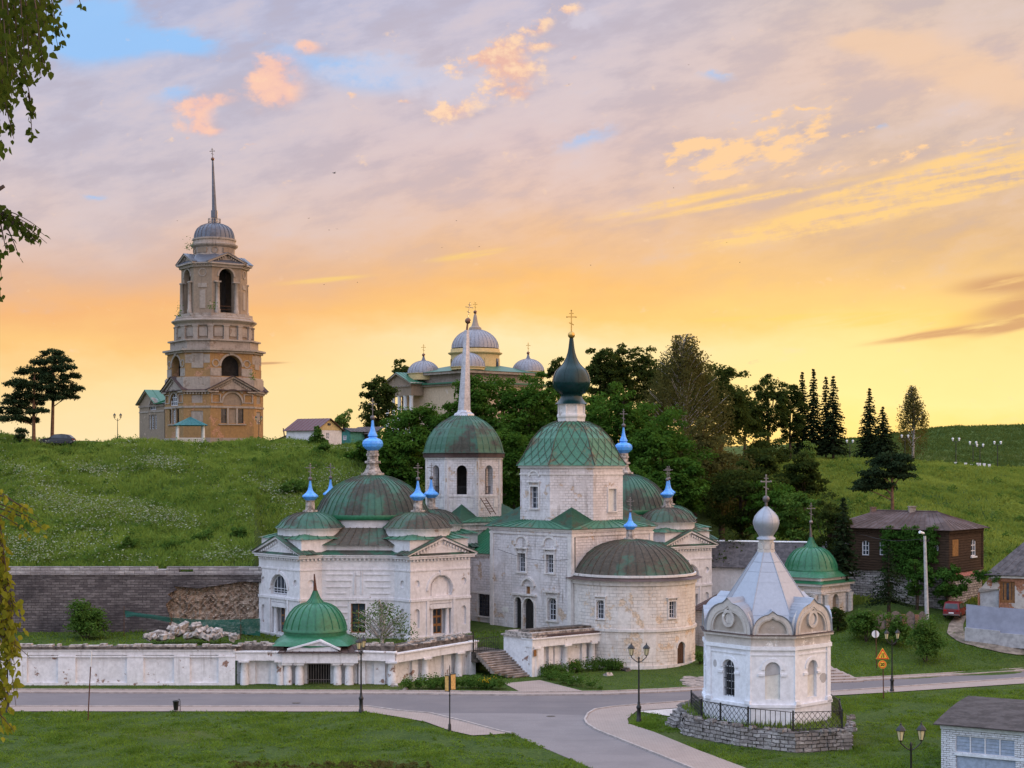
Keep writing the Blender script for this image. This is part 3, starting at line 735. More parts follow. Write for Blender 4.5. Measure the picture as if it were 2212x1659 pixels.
fs = [[i * (N2 + 1) + j, i * (N2 + 1) + j + 1, (i + 1) * (N2 + 1) + j + 1, (i + 1) * (N2 + 1) + j] for i in range(N1) for j in range(N2)]
mb.add(vs, fs, 0, True); struct(part('dirt_path', mb, M['dirt']))
def inpoly(x, y, poly):
 r = np.zeros(len(x), bool); n = len(poly)
 for i in range(n):
  x0, y0, x1, y1 = poly[i][0], poly[i][1], poly[i - 1][0], poly[i - 1][1]
  c = ((y0 > y) != (y1 > y)) & (x < (x1 - x0) * (y - y0) / (y1 - y0 + 1e-12) + x0); r ^= c
 return r
def blades(name, n, px0, px1, Y0, Y1, h, w, mat, keep=None, patch=.5, lean=.5, zoff=-.03):
 px = nrng.uniform(px0, px1, n); Y = np.sqrt(nrng.uniform(Y0 ** 2, Y1 ** 2, n)); X = (px - CX) / F * Y
 if keep is not None:
  k = keep(px, X, Y); px, Y, X = px[k], Y[k], X[k]
 n = len(px); z = zpy(px, Y) + zoff
 pt = .5 + .5 * np.sin(X * .9 + 1.7 * np.sin(Y * .45)) * np.sin(Y * .8 + 1.3 * np.sin(X * .38 + 2))
 if patch > .7:
  q = .5 + .25 * np.sin(X * .37 + 2 * np.sin(Y * .23)) + .25 * np.sin(Y * .51 + 1.7 * np.sin(X * .29 + 1)) + nrng.normal(0, .1, n) > .24
  X, Y, z, pt, n = X[q], Y[q], z[q], pt[q], int(q.sum())
 hh = nrng.uniform(h[0], h[1], n) * (1 - patch + patch * 1.6 * pt); ww = nrng.uniform(w[0], w[1], n)
 a = nrng.uniform(0, math.pi, n); ln = nrng.normal(0, lean, (n, 2)) * hh[:, None]
 B = np.stack([X, Y, z], -1); T = np.stack([np.cos(a), np.sin(a), 0 * a], -1) * ww[:, None] / 2
 tip = B + np.stack([ln[:, 0], ln[:, 1], hh], -1)
 V = np.stack([B - T, B + T, tip], 1).reshape(-1, 3)
 o = npmesh(name, V, np.arange(3 * n).reshape(n, 3), mat); stuff(o); o['label'] = name.replace('_', ' '); o['category'] = 'grass'
 return o
hard = [road_xy, pave_l, pave_r, strip, path_xy, slab_xy]
def off_hard(px, X, Y):
 k = np.ones(len(X), bool)
 for p in hard: k &= ~inpoly(X, Y, p)
 return k
bank_l = blades('lawn_grass', 105000, -60, 1420, 94, 124, (.07, .24), (.05, .12), M['lawnblade'], off_hard, .75, .6)
bank_l['label'] = 'short green lawn grass in front of the road'
bank_r = blades('lawn_grass', 80000, 1330, 2260, 94, 134, (.07, .24), (.05, .12), M['lawnblade'], off_hard, .75, .6)
bank_r['label'] = 'short green lawn grass around the white chapel'
verge = blades('verge_grass', 26000, -20, 2260, 131, 150, (.06, .16), (.06, .12), M['lawnblade'], lambda px, X, Y: off_hard(px, X, Y) & (Y < np.where(px < 1330, yfront(px) - .6, 200)) & ~((px > 1480) & (px < 1545) & (Y < 143.5)), .4, .6)
verge['label'] = 'strip of grass between the road and the white walls'
up = blades('lawn_grass', 30000, 1780, 2260, 139, 162, (.07, .2), (.07, .14), M['lawnblade'], lambda px, X, Y: off_hard(px, X, Y), .4, .6)
up['label'] = 'green lawn sloping up behind the right road'
terr = blades('terrace_grass', 9000, -20, 1330, 139, 155, (.1, .35), (.1, .2), M['lawnblade'], lambda px, X, Y: (Y > yfront(px) + .3), .6, .6)
terr['label'] = 'rough grass on the terrace behind the white wall'
def leftkeep(px, X, Y): return (px < 548) | (Y > 176)
m1 = blades('meadow_grass', 120000, -60, 960, 156, 222, (.25, .75), (.14, .30), M['meadow'], leftkeep, .6, .45)
m1['label'] = 'tall wild meadow grass on the left hillside'
m2 = blades('meadow_grass', 110000, 1640, 2290, 166, 262, (.2, .6), (.16, .34), M['dryblade'], None, .55, .45)
m2['label'] = 'yellowish green grass on the right hillside'
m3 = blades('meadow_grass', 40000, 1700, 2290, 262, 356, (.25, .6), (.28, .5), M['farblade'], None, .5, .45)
m3['label'] = 'grass on the far hill, coloured darker green for its shade'
def umbels(n, px0, px1, Y0, Y1, thr):
 px = nrng.uniform(px0, px1, n); Y = np.sqrt(nrng.uniform(Y0 ** 2, Y1 ** 2, n)); X = (px - CX) / F * Y
 d = (np.sin(X * .22 + 1.3 * np.sin(Y * .21)) + np.sin(Y * .33 + 1.1 * np.sin(X * .17 + 1)) + .7 * np.sin(X * .61 + Y * .4)) / 2.7
 bias = np.clip((205 - Y) / 45, 0, 1) * .35 + np.clip((360 - px) / 400, 0, 1) * .25
 k = (d + bias + nrng.normal(0, .36, n) > thr) & leftkeep(px, X, Y)
 px, Y, X = px[k], Y[k], X[k]; n = len(px); z = zpy(px, Y) + nrng.uniform(.45, .95, n)
 r = nrng.uniform(.04, .12, n); a = nrng.uniform(0, 6.28, n); C = np.stack([X, Y, z], -1)
 tilt = nrng.normal(0, .35, (n, 2))
 V = []
 for q in range(5):
  t = a + q * 2 * math.pi / 5
  dxx, dyy = np.cos(t) * r, np.sin(t) * r
  V.append(C + np.stack([dxx, dyy, dxx * tilt[:, 0] + dyy * tilt[:, 1]], -1))
 V = np.stack(V, 1).reshape(-1, 3); b0 = np.arange(n) * 5
 T = np.concatenate([np.stack([b0, b0 + 1, b0 + 2], -1), np.stack([b0, b0 + 2, b0 + 3], -1), np.stack([b0, b0 + 3, b0 + 4], -1)])
 o = stuff(npmesh('wildflowers', V, T, M['umbel'])); o['label'] = 'drifts of white cow parsley on the left hillside'; o['category'] = 'flowers'
umbels(52000, -60, 800, 157, 212, .66)
def clumps(name, n, px0, px1, Y0, Y1, rad, hgt, leaf, per, mat, label, keep=None, seed=1):
 rng = np.random.default_rng(seed); px = rng.uniform(px0, px1, n); Y = np.sqrt(rng.uniform(Y0 ** 2, Y1 ** 2, n)); X = (px - CX) / F * Y
 k = np.ones(n, bool) if keep is None else keep(px, X, Y)
 d = np.sin(X * .35 + 1.2 * np.sin(Y * .3)) * np.sin(Y * .41 + np.sin(X * .2)) + rng.normal(0, .45, n)
 k &= d > .1; px, Y, X = px[k], Y[k], X[k]; n = len(X); z = zpy(px, Y)
 r = rng.uniform(rad[0], rad[1], n); h = rng.uniform(hgt[0], hgt[1], n); m_ = n * per
 q = rng.normal(size=(m_, 3)); q[:, 2] = np.abs(q[:, 2]); q /= np.linalg.norm(q, axis=1, keepdims=True); u = rng.random(m_) ** .5
 R, Hh = np.repeat(r, per), np.repeat(h, per)
 C = np.stack([np.repeat(X, per) + q[:, 0] * R * u, np.repeat(Y, per) + q[:, 1] * R * u, np.repeat(z, per) + q[:, 2] * Hh * (1.15 - .6 * u * u) + .02], -1)
 N = q * .5 + rng.normal(size=q.shape) * .6 + np.array([0, 0, .5]); N /= np.linalg.norm(N, axis=1, keepdims=True)
 t = rng.normal(size=(m_, 3)); t -= (t * N).sum(1, keepdims=True) * N; t /= np.linalg.norm(t, axis=1, keepdims=True); b_ = np.cross(N, t); L = (leaf * rng.uniform(.6, 1.4, m_))[:, None] / 2
 V = np.stack([C + t * L, C + b_ * L * .6, C - t * L, C - b_ * L * .6], 1).reshape(-1, 3)
 o = stuff(npmesh(name, V, np.arange(4 * m_).reshape(m_, 4), mat)); o['label'] = label; o['category'] = 'weeds'
clumps('lawn_clover', 2600, -60, 1420, 95, 124, (.15, .6), (.06, .20), .13, 26, M['lawnblade'], 'clover and weed tufts in the lawn before the road', off_hard, 3)
clumps('lawn_clover', 1800, 1340, 2260, 95, 134, (.15, .6), (.06, .20), .13, 26, M['lawnblade'], 'clover and weed tufts in the lawn round the chapel', off_hard, 4)
clumps('verge_weeds', 150, 500, 930, 99.2, 101.5, (.2, .5), (.10, .28), .15, 36, M['birchleaf'], 'brownish weeds at the near edge of the lawn', None, 9)
clumps('meadow_weeds', 1500, -60, 950, 158, 222, (.4, 1.3), (.35, 1.1), .24, 46, M['meadow'], 'taller weed clumps on the left hillside', leftkeep, 5)
clumps('meadow_weeds', 420, -60, 950, 158, 218, (.5, 1.6), (.5, 1.3), .26, 60, M['bushleaf'], 'dark green weed clumps on the left hillside', leftkeep, 6)
clumps('meadow_weeds', 1300, 1640, 2290, 168, 262, (.5, 1.5), (.3, .9), .28, 40, M['dryblade'], 'taller weed clumps on the right hillside', None, 7)
clumps('meadow_weeds', 320, 1640, 2290, 168, 256, (.5, 1.5), (.4, 1.0), .28, 50, M['bushleaf'], 'dark green weed clumps on the right hillside', None, 8)
def dirv(deg): t = math.radians(deg); return V2(math.sin(t), -math.cos(t))    # outward normal, degrees from straight at the viewer towards the right
def orthodox(mb, base, h, w, t, yaw=0.0, lean=(0, 0)):
 """three-barred cross standing on base"""
 old = mb.M
 mb.M = Matrix.Translation(Vector(base)) @ Matrix.Rotation(math.radians(yaw), 4, 'Z') @ Matrix.Rotation(lean[0], 4, 'Y')
 mb.box(-t / 2, t / 2, -t / 2, t / 2, 0, h)
 zc = h * .70
 mb.box(-w / 2, w / 2, -t * .45, t * .45, zc - t * .5, zc + t * .5)
 mb.box(-w * .24, w * .24, -t * .42, t * .42, h * .86 - t * .4, h * .86 + t * .4)
 a, b2 = w * .27, w * .12
 mb.hexa([(-a, -t * .4, h * .36 + b2), (a, -t * .4, h * .36 - b2), (a, t * .4, h * .36 - b2), (-a, t * .4, h * .36 + b2)], [(-a, -t * .4, h * .36 + b2 + t), (a, -t * .4, h * .36 - b2 + t), (a, t * .4, h * .36 - b2 + t), (-a, t * .4, h * .36 + b2 + t)])
 for x, z in ((-w / 2, zc), (w / 2, zc), (0, h)): mb.sphere((x, 0, z), t * .85, 8)
 mb.M = old
def window(W_, rootob, poly, depth=.3, bars=(3, 4), frame='frame', glass='glass', name='window', arc=False, bw=.05, label=None):
 """glazed window set back in an opening: a frame part with its pane as sub-part"""
 xs = [p[0] for p in poly]; zs = [p[1] for p in poly]; a0, a1, z0, z1 = min(xs), max(xs), min(zs), max(zs)
 f = MB(); o = -depth + .06
 for h in (a0, a1 - bw): W_.box(f, h, h + bw, z0, z1 if not arc else z1 - (a1 - a0) / 2, o - .05, o + .03)
 W_.box(f, a0 + bw, a1 - bw, z0, z0 + bw, o - .05, o + .03)
 zt_ = z1 - ((a1 - a0) / 2 if arc else 0)
 W_.box(f, a0 + bw, a1 - bw, zt_ - bw * .5, zt_ + bw * .5, o - .05, o + .03)
 for i in range(1, bars[0]):
  x = a0 + (a1 - a0) * i / bars[0]
  top = zt_ if not arc else zt_ + math.sqrt(max(0, ((a1 - a0) / 2) ** 2 - (x - (a0 + a1) / 2) ** 2))
  W_.box(f, x - bw * .4, x + bw * .4, z0 + bw, top, o - .03, o + .02)
 for j in range(1, bars[1]):
  z = z0 + (zt_ - z0) * j / bars[1]
  W_.box(f, a0 + bw, a1 - bw, z - bw * .35, z + bw * .35, o - .035, o + .015)
 if arc: W_.ring(f, (a0 + a1) / 2, zt_, (a1 - a0) / 2 - bw, (a1 - a0) / 2, o - .05, o + .03)
 fo = part(name, f, M[frame], rootob, label)
 g_ = MB(); W_.poly(g_, poly, -depth)
 part('pane', g_, M[glass], fo)
 return fo
def surround(W_, mb, a0, a1, z0, z1, w=.18, o=.07, head=True, sill=True):
 for x in (a0 - w, a1): W_.box(mb, x, x + w, z0, z1, 0, o)
 W_.box(mb, a0 - w, a1 + w, z1, z1 + w, 0, o + .004)
 if sill: W_.box(mb, a0 - w * 1.2, a1 + w * 1.2, z0 - w * .7, z0, 0, o + .06)
 if head:
  for x in (a0 - w * 1.5, a1 + w * .5): W_.box(mb, x, x + w, z1 + w, z1 + w * 2.4, 0, o + .03)
  W_.box(mb, a0 - w * 2, a1 + w * 2, z1 + w * 2.4, z1 + w * 3.1, 0, o + .16)
PH = 43
nR, nL = dirv(PH), dirv(PH - 90)
hs = 5.95
corner = V2(5.88, 151.5)
Cc = corner - nR * hs - nL * hs
z0, ze = 1.5, 13.28
sq = [Cc + nR * hs + nL * hs, Cc + nR * hs - nL * hs, Cc - nR * hs - nL * hs, Cc - nR * hs + nL * hs]
church = root('church', (Cc.x, Cc.y, 3.2), 'old whitewashed stone church with green roofs, dark green onion dome and rounded apse', 'church')
WL, WR = W(sq[3], sq[0]), W(sq[0], sq[1])
b_ = MB(); tr = MB()
def R4(W_, x0, x1, y1, y0):
 a0, a1 = W_.s(x0), W_.s(x1); m = (a0 + a1) / 2
 return a0, a1, W_.z(y1, m), W_.z(y0, m)
cx = lambda x: 1014.9 + x * .2977
cy = lambda y: 1014.9 + y * .2977
wu1 = R4(WL, cx(350), cx(405), cy(740), cy(605)); wu2 = R4(WL, cx(555), cx(609), cy(748), cy(615))
wl = R4(WL, cx(566), cx(630), cy(1092), cy(930))
d1 = R4(WL, cx(331), cx(380), cy(1140), cy(922)); d2 = R4(WL, cx(392), cx(470), cy(1140), cy(932))
ic = R4(WL, cx(411), cx(441), cy(900), cy(845))
pl = R4(WL, cx(238), cx(280), cy(1030), cy(995))
holes = [rect(*wu1), rect(*wu2), arch((wl[0] + wl[1]) / 2, wl[1] - wl[0], wl[2], wl[3]), arch((d1[0] + d1[1]) / 2, d1[1] - d1[0], z0 + .9, d1[3]), arch((d2[0] + d2[1]) / 2, d2[1] - d2[0], z0 + .9, d2[3]), rect(*ic)]
WL.wall(b_, rect(0, WL.L, z0, ze), holes, .45)
WR.wall(b_, rect(0, WR.L, z0, ze))
for i in (1, 2): W(sq[i], sq[i + 1]).wall(b_, rect(0, 2 * hs, z0, ze))
part('wall', b_, M['church'], church)
tr.band(sq, ze - .75, ze - .55, .10); tr.band(sq, ze - .25, ze, .22); tr.band(sq, ze - .4, ze - .25, .12)
for W_ in (WL, WR):
 W_.box(tr, 0, .5, z0, ze - .75, 0, .09); W_.box(tr, W_.L - .5, W_.L, z0, ze - .75, 0, .09)
for w_ in (wu1, wu2):
 surround(WL, tr, *w_, .2, .09)
 m = (w_[0] + w_[1]) / 2
 WL.ring(tr, m, w_[3] + 1.05, .62, .82, 0, .14, 0, 180, 12, 0, 1.25)
 for sgn in (-1, 1): WL.box(tr, m + sgn * .95 - .2, m + sgn * .95 + .2, w_[3] + .88, w_[3] + 1.05, 0, .16)
surround(WL, tr, *wl, .22, .09)
m = (d1[0] + d2[1]) / 2
WL.box(tr, d1[0] - .35, d2[1] + .35, d2[3] + .25, d2[3] + .45, 0, .3)
for q in (d1, d2): WL.ring(tr, (q[0] + q[1]) / 2, q[3] - (q[1] - q[0]) / 2, (q[1] - q[0]) / 2, (q[1] - q[0]) / 2 + .16, 0, .14)
for x in (d1[0] - .18, d1[1] + .02, d2[1] + .02): WL.box(tr, x, x + .16, z0 + .9, d2[3] - .5, 0, .16)
WL.ring(tr, (ic[0] + ic[1]) / 2, ic[3] - .1, .82, 1.05, 0, .22, 10, 170, 12)
surround(WL, tr, *ic, .1, .08, False)
part('trim', tr, M['trim'], church)
window(WL, church, rect(*wu1), .4, (3, 4)); window(WL, church, rect(*wu2), .4, (3, 4))
window(WL, church, arch((wl[0] + wl[1]) / 2, wl[1] - wl[0], wl[2], wl[3]), .4, (3, 3), arc=True)
mb = MB(); WL.poly(mb, rect(*ic), -.12); part('icon_panel', mb, M['orangewood'], church)
for q in (d1, d2):
 mb = MB(); WL.slab(mb, arch((q[0] + q[1]) / 2, q[1] - q[0], z0 + .9, q[3]), -.40, -.28)
 for k in range(1, 4): WL.box(mb, q[0] + (q[1] - q[0]) * k / 4 - .01, q[0] + (q[1] - q[0]) * k / 4 + .01, z0 + .9, q[3] - .7, -.28, -.26)
 part('door', mb, M['darkdoor'], church)
mb = MB(); WL.box(mb, *pl[:2], pl[2], pl[3], 0, .04); part('wall_plaque', mb, M['cream'], church)
for px_ in (700,):
 mb = MB(); x = WL.s(cx(800)) ; mb.tube([WR.pt(.35, z0 + 4.0, .12), WR.pt(.35, ze - .8, .12)], .05, 5); part('drainpipe', mb, M['iron'], church)
oct_a = 5.25; oR = oct_a / math.cos(math.pi / 8)
angR = math.atan2(nR.y, nR.x)
oc = [Cc + V2(math.cos(angR - math.pi / 8 + k * math.pi / 4), math.sin(angR - math.pi / 8 + k * math.pi / 4)) * oR for k in range(8)]
rf = MB(); ev = offset(sq, .42); zv, zp = 14.0, 15.35
def cornered_roof(rf, ev, oc, zeave, zv, zp, order):
 n = 4
 for k in range(4):
  A, B = ev[k], ev[(k + 1) % 4]; v0, v1 = oc[order[k]], oc[(order[k] + 1) % 8]
  rf.roof((A.x, A.y, zeave), (B.x, B.y, zeave), (v1.x, v1.y, zv), (v0.x, v0.y, zv), 11)
  u0, u1 = oc[(order[k] + 1) % 8], oc[(order[k] + 2) % 8]; pk = (u0 + u1) / 2
  for p, q in ((u0, pk), (pk, u1)):
   zz0, zz1 = (zv, zp) if p is u0 else (zp, zv)
   rf.roof((B.x, B.y, zeave + .02), (B.x, B.y, zeave + .02), (q.x, q.y, zz1), (p.x, p.y, zz0), 4)
cornered_roof(rf, ev, oc, ze, zv, zp, [0, 2, 4, 6])
part('roof', rf, M['greengold'], church)
zo1 = 19.6
ob = MB(); ot = MB(); OW = [W(oc[k], oc[(k + 1) % 8]) for k in range(8)]
def face_of(ws, n): return max(ws, key=lambda w: w.n.dot(n))
OL, OM, OR_ = face_of(OW, nL), face_of(OW, (nL + nR).normalized()), face_of(OW, nR)
ow = R4(OL, cx(441), cx(496), cy(280), cy(122)); orr = R4(OR_, cx(1005), cx(1060), cy(300), cy(138))
for w_ in OW:
 h = [rect(*ow)] if w_ is OL else [rect(*orr)] if w_ is OR_ else []
 w_.wall(ob, rect(0, w_.L, 13.0, zo1), h, .4 if w_ is OL else .22)
part('octagon_wall', ob, M['church'], church)
ot.band(oc, zo1 - .3, zo1, .22); ot.band(oc, zo1 - 1.0, zo1 - .88, .10)
surround(OL, ot, *ow, .18, .08); surround(OR_, ot, *orr, .16, .08, False)
OL.ring(ot, (ow[0] + ow[1]) / 2, ow[3] + 1.05, .5, .68, 0, .12, 0, 180, 10, 0, 1.2)
part('octagon_trim', ot, M['trim'], church)
window(OL, church, rect(*ow), .35, (2, 4), label='narrow window with bluish panes')
mb = MB(); OR_.poly(mb, rect(*orr), -.22); part('blind_window', mb, M['cream'], church)
hp = [(6.05, 0), (5.45, .72), (4.95, 1.6), (4.30, 2.75), (3.20, 3.82), (1.95, 4.40), (1.40, 4.52)]
cz = (Cc.x, Cc.y, zo1); ph8 = angR - math.pi / 8
dm = MB(); dm.lathe(cz, [(6.2, -.06)] + hp, 8, ph8, False);
def oct_pt(k, f, r, z):
 p0 = V2(math.cos(ph8 + k * math.pi / 4), math.sin(ph8 + k * math.pi / 4)) * r; p1 = V2(math.cos(ph8 + (k + 1) * math.pi / 4), math.sin(ph8 + (k + 1) * math.pi / 4)) * r
 q = p0.lerp(p1, f); n = ((p0 + p1) / 2).normalized()
 return Vector((Cc.x + q.x + n.x * .035, Cc.y + q.y + n.y * .035, zo1 + z + .03))
def prof_at(prof, t):
 x = t * (len(prof) - 1); i = min(int(x), len(prof) - 2); u = x - i
 return prof[i][0] * (1 - u) + prof[i + 1][0] * u, prof[i][1] * (1 - u) + prof[i + 1][1] * u
part('helmet_roof', dm, M['greengold'], church)
sm = MB()
for k in range(8):
 for sgn in (1, -1):
  for st in np.arange(-.8, 1.0, .26):
   pts = []
   for i in range(13):
    t = i / 12 * .92; f = st + t * 1.0
    f = f if sgn > 0 else 1 - f
    if 0 <= f <= 1:
     r, z = prof_at(hp, t); pts.append(oct_pt(k, f, r, z))
   if len(pts) > 2: sm.tube(pts, .022, 4)
 pts = [oct_pt(k, 0, *prof_at(hp, i / 10 * .95)) for i in range(11)]
 sm.tube(pts, .06, 5)
part('roof_seam', sm, M['greenbrown'], church)
nk = MB(); nk.lathe(cz, [(1.5, 4.45), (1.5, 4.8), (1.62, 5.0), (1.62, 5.2), (1.45, 5.3), (1.40, 5.5), (1.40, 6.1), (1.55, 6.35)], 8, ph8, False)
nk.ribs(cz, [(1.45, 4.6), (1.45, 6.2)], 8, .16, .06, ph8)
part('neck', nk, M['trim'], church)
on = MB(); op = [(1.72, 6.30), (1.45, 6.55), (1.15, 6.95), (1.12, 7.28), (1.30, 7.38), (1.74, 7.80), (1.97, 8.32), (2.0, 8.84), (1.86, 9.33), (1.68, 9.72), (1.45, 9.98), (1.18, 10.22), (.97, 10.45), (.80, 10.70), (.56, 11.17), (.40, 11.67), (.31, 12.16), (.25, 12.65), (.19, 13.14)]
on.lathe(cz, op, 16, ph8, True); on.ribs(cz, op[4:], 8, .05, .02, ph8)
ono = part('onion_dome', on, M['darkgreen'], church)
mb = MB(); mb.sphere((Cc.x, Cc.y, zo1 + 13.5), .38, 16); part('ball', mb, M['gold'], ono)
mb = MB(); orthodox(mb, (Cc.x, Cc.y, zo1 + 13.8), 2.25, .95, .11, 6); part('cross', mb, M['gold'], ono)
faceR = corner - nL * hs
AC = faceR + nR * 2.6; AR = 6.25
NA = 32
apv = ngon(AC, AR, NA, math.pi / NA)
az0, az1, astr = -.8, 8.35, 3.7
AW = walls(apv)
ab = MB(); at_ = MB()
def facet(px):
 best = None
 for w_ in AW:
  if w_.n.y > .15: continue
  s_ = w_.s(px)
  if -.01 <= s_ <= w_.L + .01: best = w_
 return best
fw1, fw2, fdo, fni = facet(cx(909)), facet(cx(1458)), facet(cx(1530)), facet(cx(1513))
def fit(w_, half, y1, y0): return (w_.L / 2 - half, w_.L / 2 + half, w_.z(y1, w_.L / 2), w_.z(y0, w_.L / 2))
aw1 = fit(fw1, .44, cy(1082), cy(945)); aw2 = fit(fw2, .43, cy(1076), cy(955)); ado = (fdo.L / 2 - .58, fdo.L / 2 + .58, .02, 2.45)
for w_ in AW:
 h = []
 if w_ is fw1: h = [arch(w_.L / 2, .86, aw1[2], aw1[3])]
 elif w_ is fw2: h = [rect(*aw2)]
 if w_ is fdo: h = [arch(w_.L / 2, 1.12, ado[2], ado[3])]
 w_.wall(ab, rect(0, w_.L, az0, az1), h, .4)
apse = part('apse_wall', ab, M['apse'], church)
at_.band(apv, astr - .12, astr + .14, .16); at_.band(apv, az1 - .35, az1, .20); at_.band(apv, az1, az1 + .12, .42); at_.band(apv, az0, .35, .12)
at_.band(apv, az1 + .4, az1 + .62, .12, 0, -.6); at_.band(apv, az1 + .12, az1 + .4, -.05, 0, -.6)
surround(fw1, at_, *aw1, .13, .09); surround(fw2, at_, *aw2, .13, .09)
fdo.ring(at_, fdo.L / 2, ado[3] - .56, .57, .70, 0, .07)
fdo.box(at_, 0, fdo.L, ado[2] - .25, ado[2] - .02, 0, .35)
part('apse_trim', at_, M['trim'], church)
window(fw1, church, arch(fw1.L / 2, .86, aw1[2], aw1[3]), .35, (3, 3), arc=True)
window(fw2, church, rect(*aw2), .35, (3, 4))
mb = MB(); fdo.slab(mb, arch(fdo.L / 2, 1.12, ado[2], ado[3]), -.26, -.16)
for k in range(1, 5): fdo.box(mb, ado[0] + 1.16 * k / 5 - .008, ado[0] + 1.16 * k / 5 + .008, ado[2], ado[3] - .5, -.16, -.14)
for z in (ado[2] + .5, ado[3] - .75): fdo.box(mb, ado[0] + .05, ado[1] - .05, z, z + .06, -.14, -.12)
part('low_door', mb, M['wood'], church)
rp = [(6.95, -.18), (6.5, .02), (6.15, .30)]
mb = MB(); mb.lathe((AC.x, AC.y, az1 + .12), [(6.95, 0), (6.1, .30)], NA, math.pi / NA, False, 0, False); part('drip_roof', mb, M['brownroof'], church)
dp = [(6.15, 0), (5.95, .35), (5.5, 1.02), (4.85, 1.68), (4.0, 2.28), (2.95, 2.76), (1.8, 3.07), (.8, 3.2), (.3, 3.22)]
dc = (AC.x, AC.y, az1 + .62)
mb = MB(); mb.lathe(dc, [(6.35, -.1)] + dp, 40, 0, True); mb.ribs(dc, dp, 40, .07, .06)
part('apse_roof', mb, M['greenbrown'], church)
def blue_cupola(rootob, c, s, ped=1.0, main=False):
 """blue painted bulb on a stone pedestal; c is the top of the roof under it"""
 mb = MB()
 if main: pf = [(1.25, 0), (1.25, .22), (1.0, .25), (.78, .6), (.66, .9), (.62, 1.2), (.86, 1.25), (.86, 1.45), (.60, 1.5), (.58, 1.95), (.70, 2.0), (.70, 2.2), (.60, 2.25), (.62, 2.55)]
 else: pf = [(.78, 0), (.78, .22), (.50, .24), (.45, 1.0), (.52, 1.2)]
 pf = [(r * s, z * s * ped) for r, z in pf]
 mb.lathe(c, pf, 8, math.pi / 8, False); part('pedestal', mb, M['stone'], rootob)
 zt_ = c[2] + pf[-1][1]
 if main: bp = [(.5, 0), (.75, .18), (1.0, .42), (1.07, .72), (1.0, 1.0), (.72, 1.22), (.45, 1.32), (.40, 1.42), (.52, 1.52), (.45, 1.68), (.28, 2.05), (.17, 2.55), (.10, 3.2)]
 else: bp = [(.42, 0), (.56, .12), (.80, .36), (.78, .5), (.60, .62), (.42, .78), (.28, 1.0), (.18, 1.35), (.12, 1.75), (.09, 2.0)]
 bp = [(r * s, z * s) for r, z in bp]
 mb = MB(); mb.lathe((c[0], c[1], zt_), bp, 12, 0, False); mb.ribs((c[0], c[1], zt_), bp[:6], 12, .04, .012)
 u = part('cupola', mb, M['blue'], rootob)
 zb = zt_ + bp[-1][1]
 mb = MB(); r = (.26 if main else .21) * s; mb.sphere((c[0], c[1], zb + r * .8), r, 14); part('ball', mb, M['ball'], u)
 mb = MB(); orthodox(mb, (c[0], c[1], zb + r * 1.6), (1.75 if main else 1.35) * s, .78 * s, .075, rnd.uniform(-6, 6)); part('cross', mb, M['cross'], u)
blue_cupola(church, (AC.x - .2, AC.y, az1 + .62 + 3.15), .86)
TC = Cc - nR * 16.9
rw = 5.2
rq = [Cc - nR * (hs - .2) + nL * rw, Cc - nR * (hs - .2) - nL * rw, Cc - nR * 13 - nL * rw, Cc - nR * 13 + nL * rw]
WF = W(rq[3], rq[0]); rz1 = 10.3
rb = MB(); rt = MB()
rwn = R4(WF, cx(62), cx(146), cy(1062), cy(895))
WF.wall(rb, rect(0, WF.L, z0, rz1), [rect(*rwn)], .3); W(rq[1], rq[2]).wall(rb, rect(0, WF.L, z0, rz1)); W(rq[2], rq[3]).wall(rb, rect(0, 2 * rw, z0, rz1))
part('refectory_wall', rb, M['church'], church)
WF.box(rt, 0, WF.L, rz1 - .3, rz1, 0, .22); WF.dent(rt, 0, WF.L, rz1 - .45, rz1 - .3, .14, .4)
part('refectory_cornice', rt, M['trim'], church); rt = MB(); surround(WF, rt, *rwn, .2, .06, False); part('window_surround', rt, M['trim'], church); rt = MB(); WF.box(rt, 0, WF.L, 6.0, 6.2, 0, .12); part('string_course', rt, M['trim'], church)
window(WF, church, rect(*rwn), .25, (4, 6), 'iron', bw=.06)
rr = MB(); A, B = WF.pt(-.3, rz1, .45), WF.pt(WF.L, rz1, .45)
rg0, rg1 = Cc - nR * 13.3, Cc - nR * (hs - .3)
rr.roof(A, B, (rg1.x, rg1.y, 13.3), (rg0.x, rg0.y, 13.3), 16)
W2 = W(rq[1], rq[2]); rr.roof(W2.pt(0, rz1, .45), W2.pt(W2.L + .3, rz1, .45), (rg0.x, rg0.y, 13.3), (rg1.x, rg1.y, 13.3), 16)
part('refectory_roof', rr, M['greennew'], church)
belfry = root('bell_tower', (TC.x, TC.y, 3.2), 'white octagonal bell tower with rusty green dome and a leaning grey metal spire', 'bell tower')
ts = [TC + nR * 5.1 + nL * 5.1, TC + nR * 5.1 - nL * 5.1, TC - nR * 5.1 - nL * 5.1, TC - nR * 5.1 + nL * 5.1]
tz = 13.4
mb = MB(); mb.prism(ts, 1.5, tz); part('base_wall', mb, M['church'], belfry)
mb = MB(); mb.band(ts, tz - .3, tz, .25); mb.band(ts, tz - .9, tz - .75, .12); part('base_cornice', mb, M['trim'], belfry)
ta = 4.15; tR = ta / math.cos(math.pi / 8)
to = [TC + V2(math.cos(ph8 + k * math.pi / 4), math.sin(ph8 + k * math.pi / 4)) * tR for k in range(8)]
rf = MB(); cornered_roof(rf, offset(ts, .4), to, tz + .02, 13.9, 15.3, [0, 2, 4, 6]); part('base_roof', rf, M['greengold'], belfry)
tb = MB(); tt = MB(); tz1 = 20.95
TW = walls(to)
tin = MB()
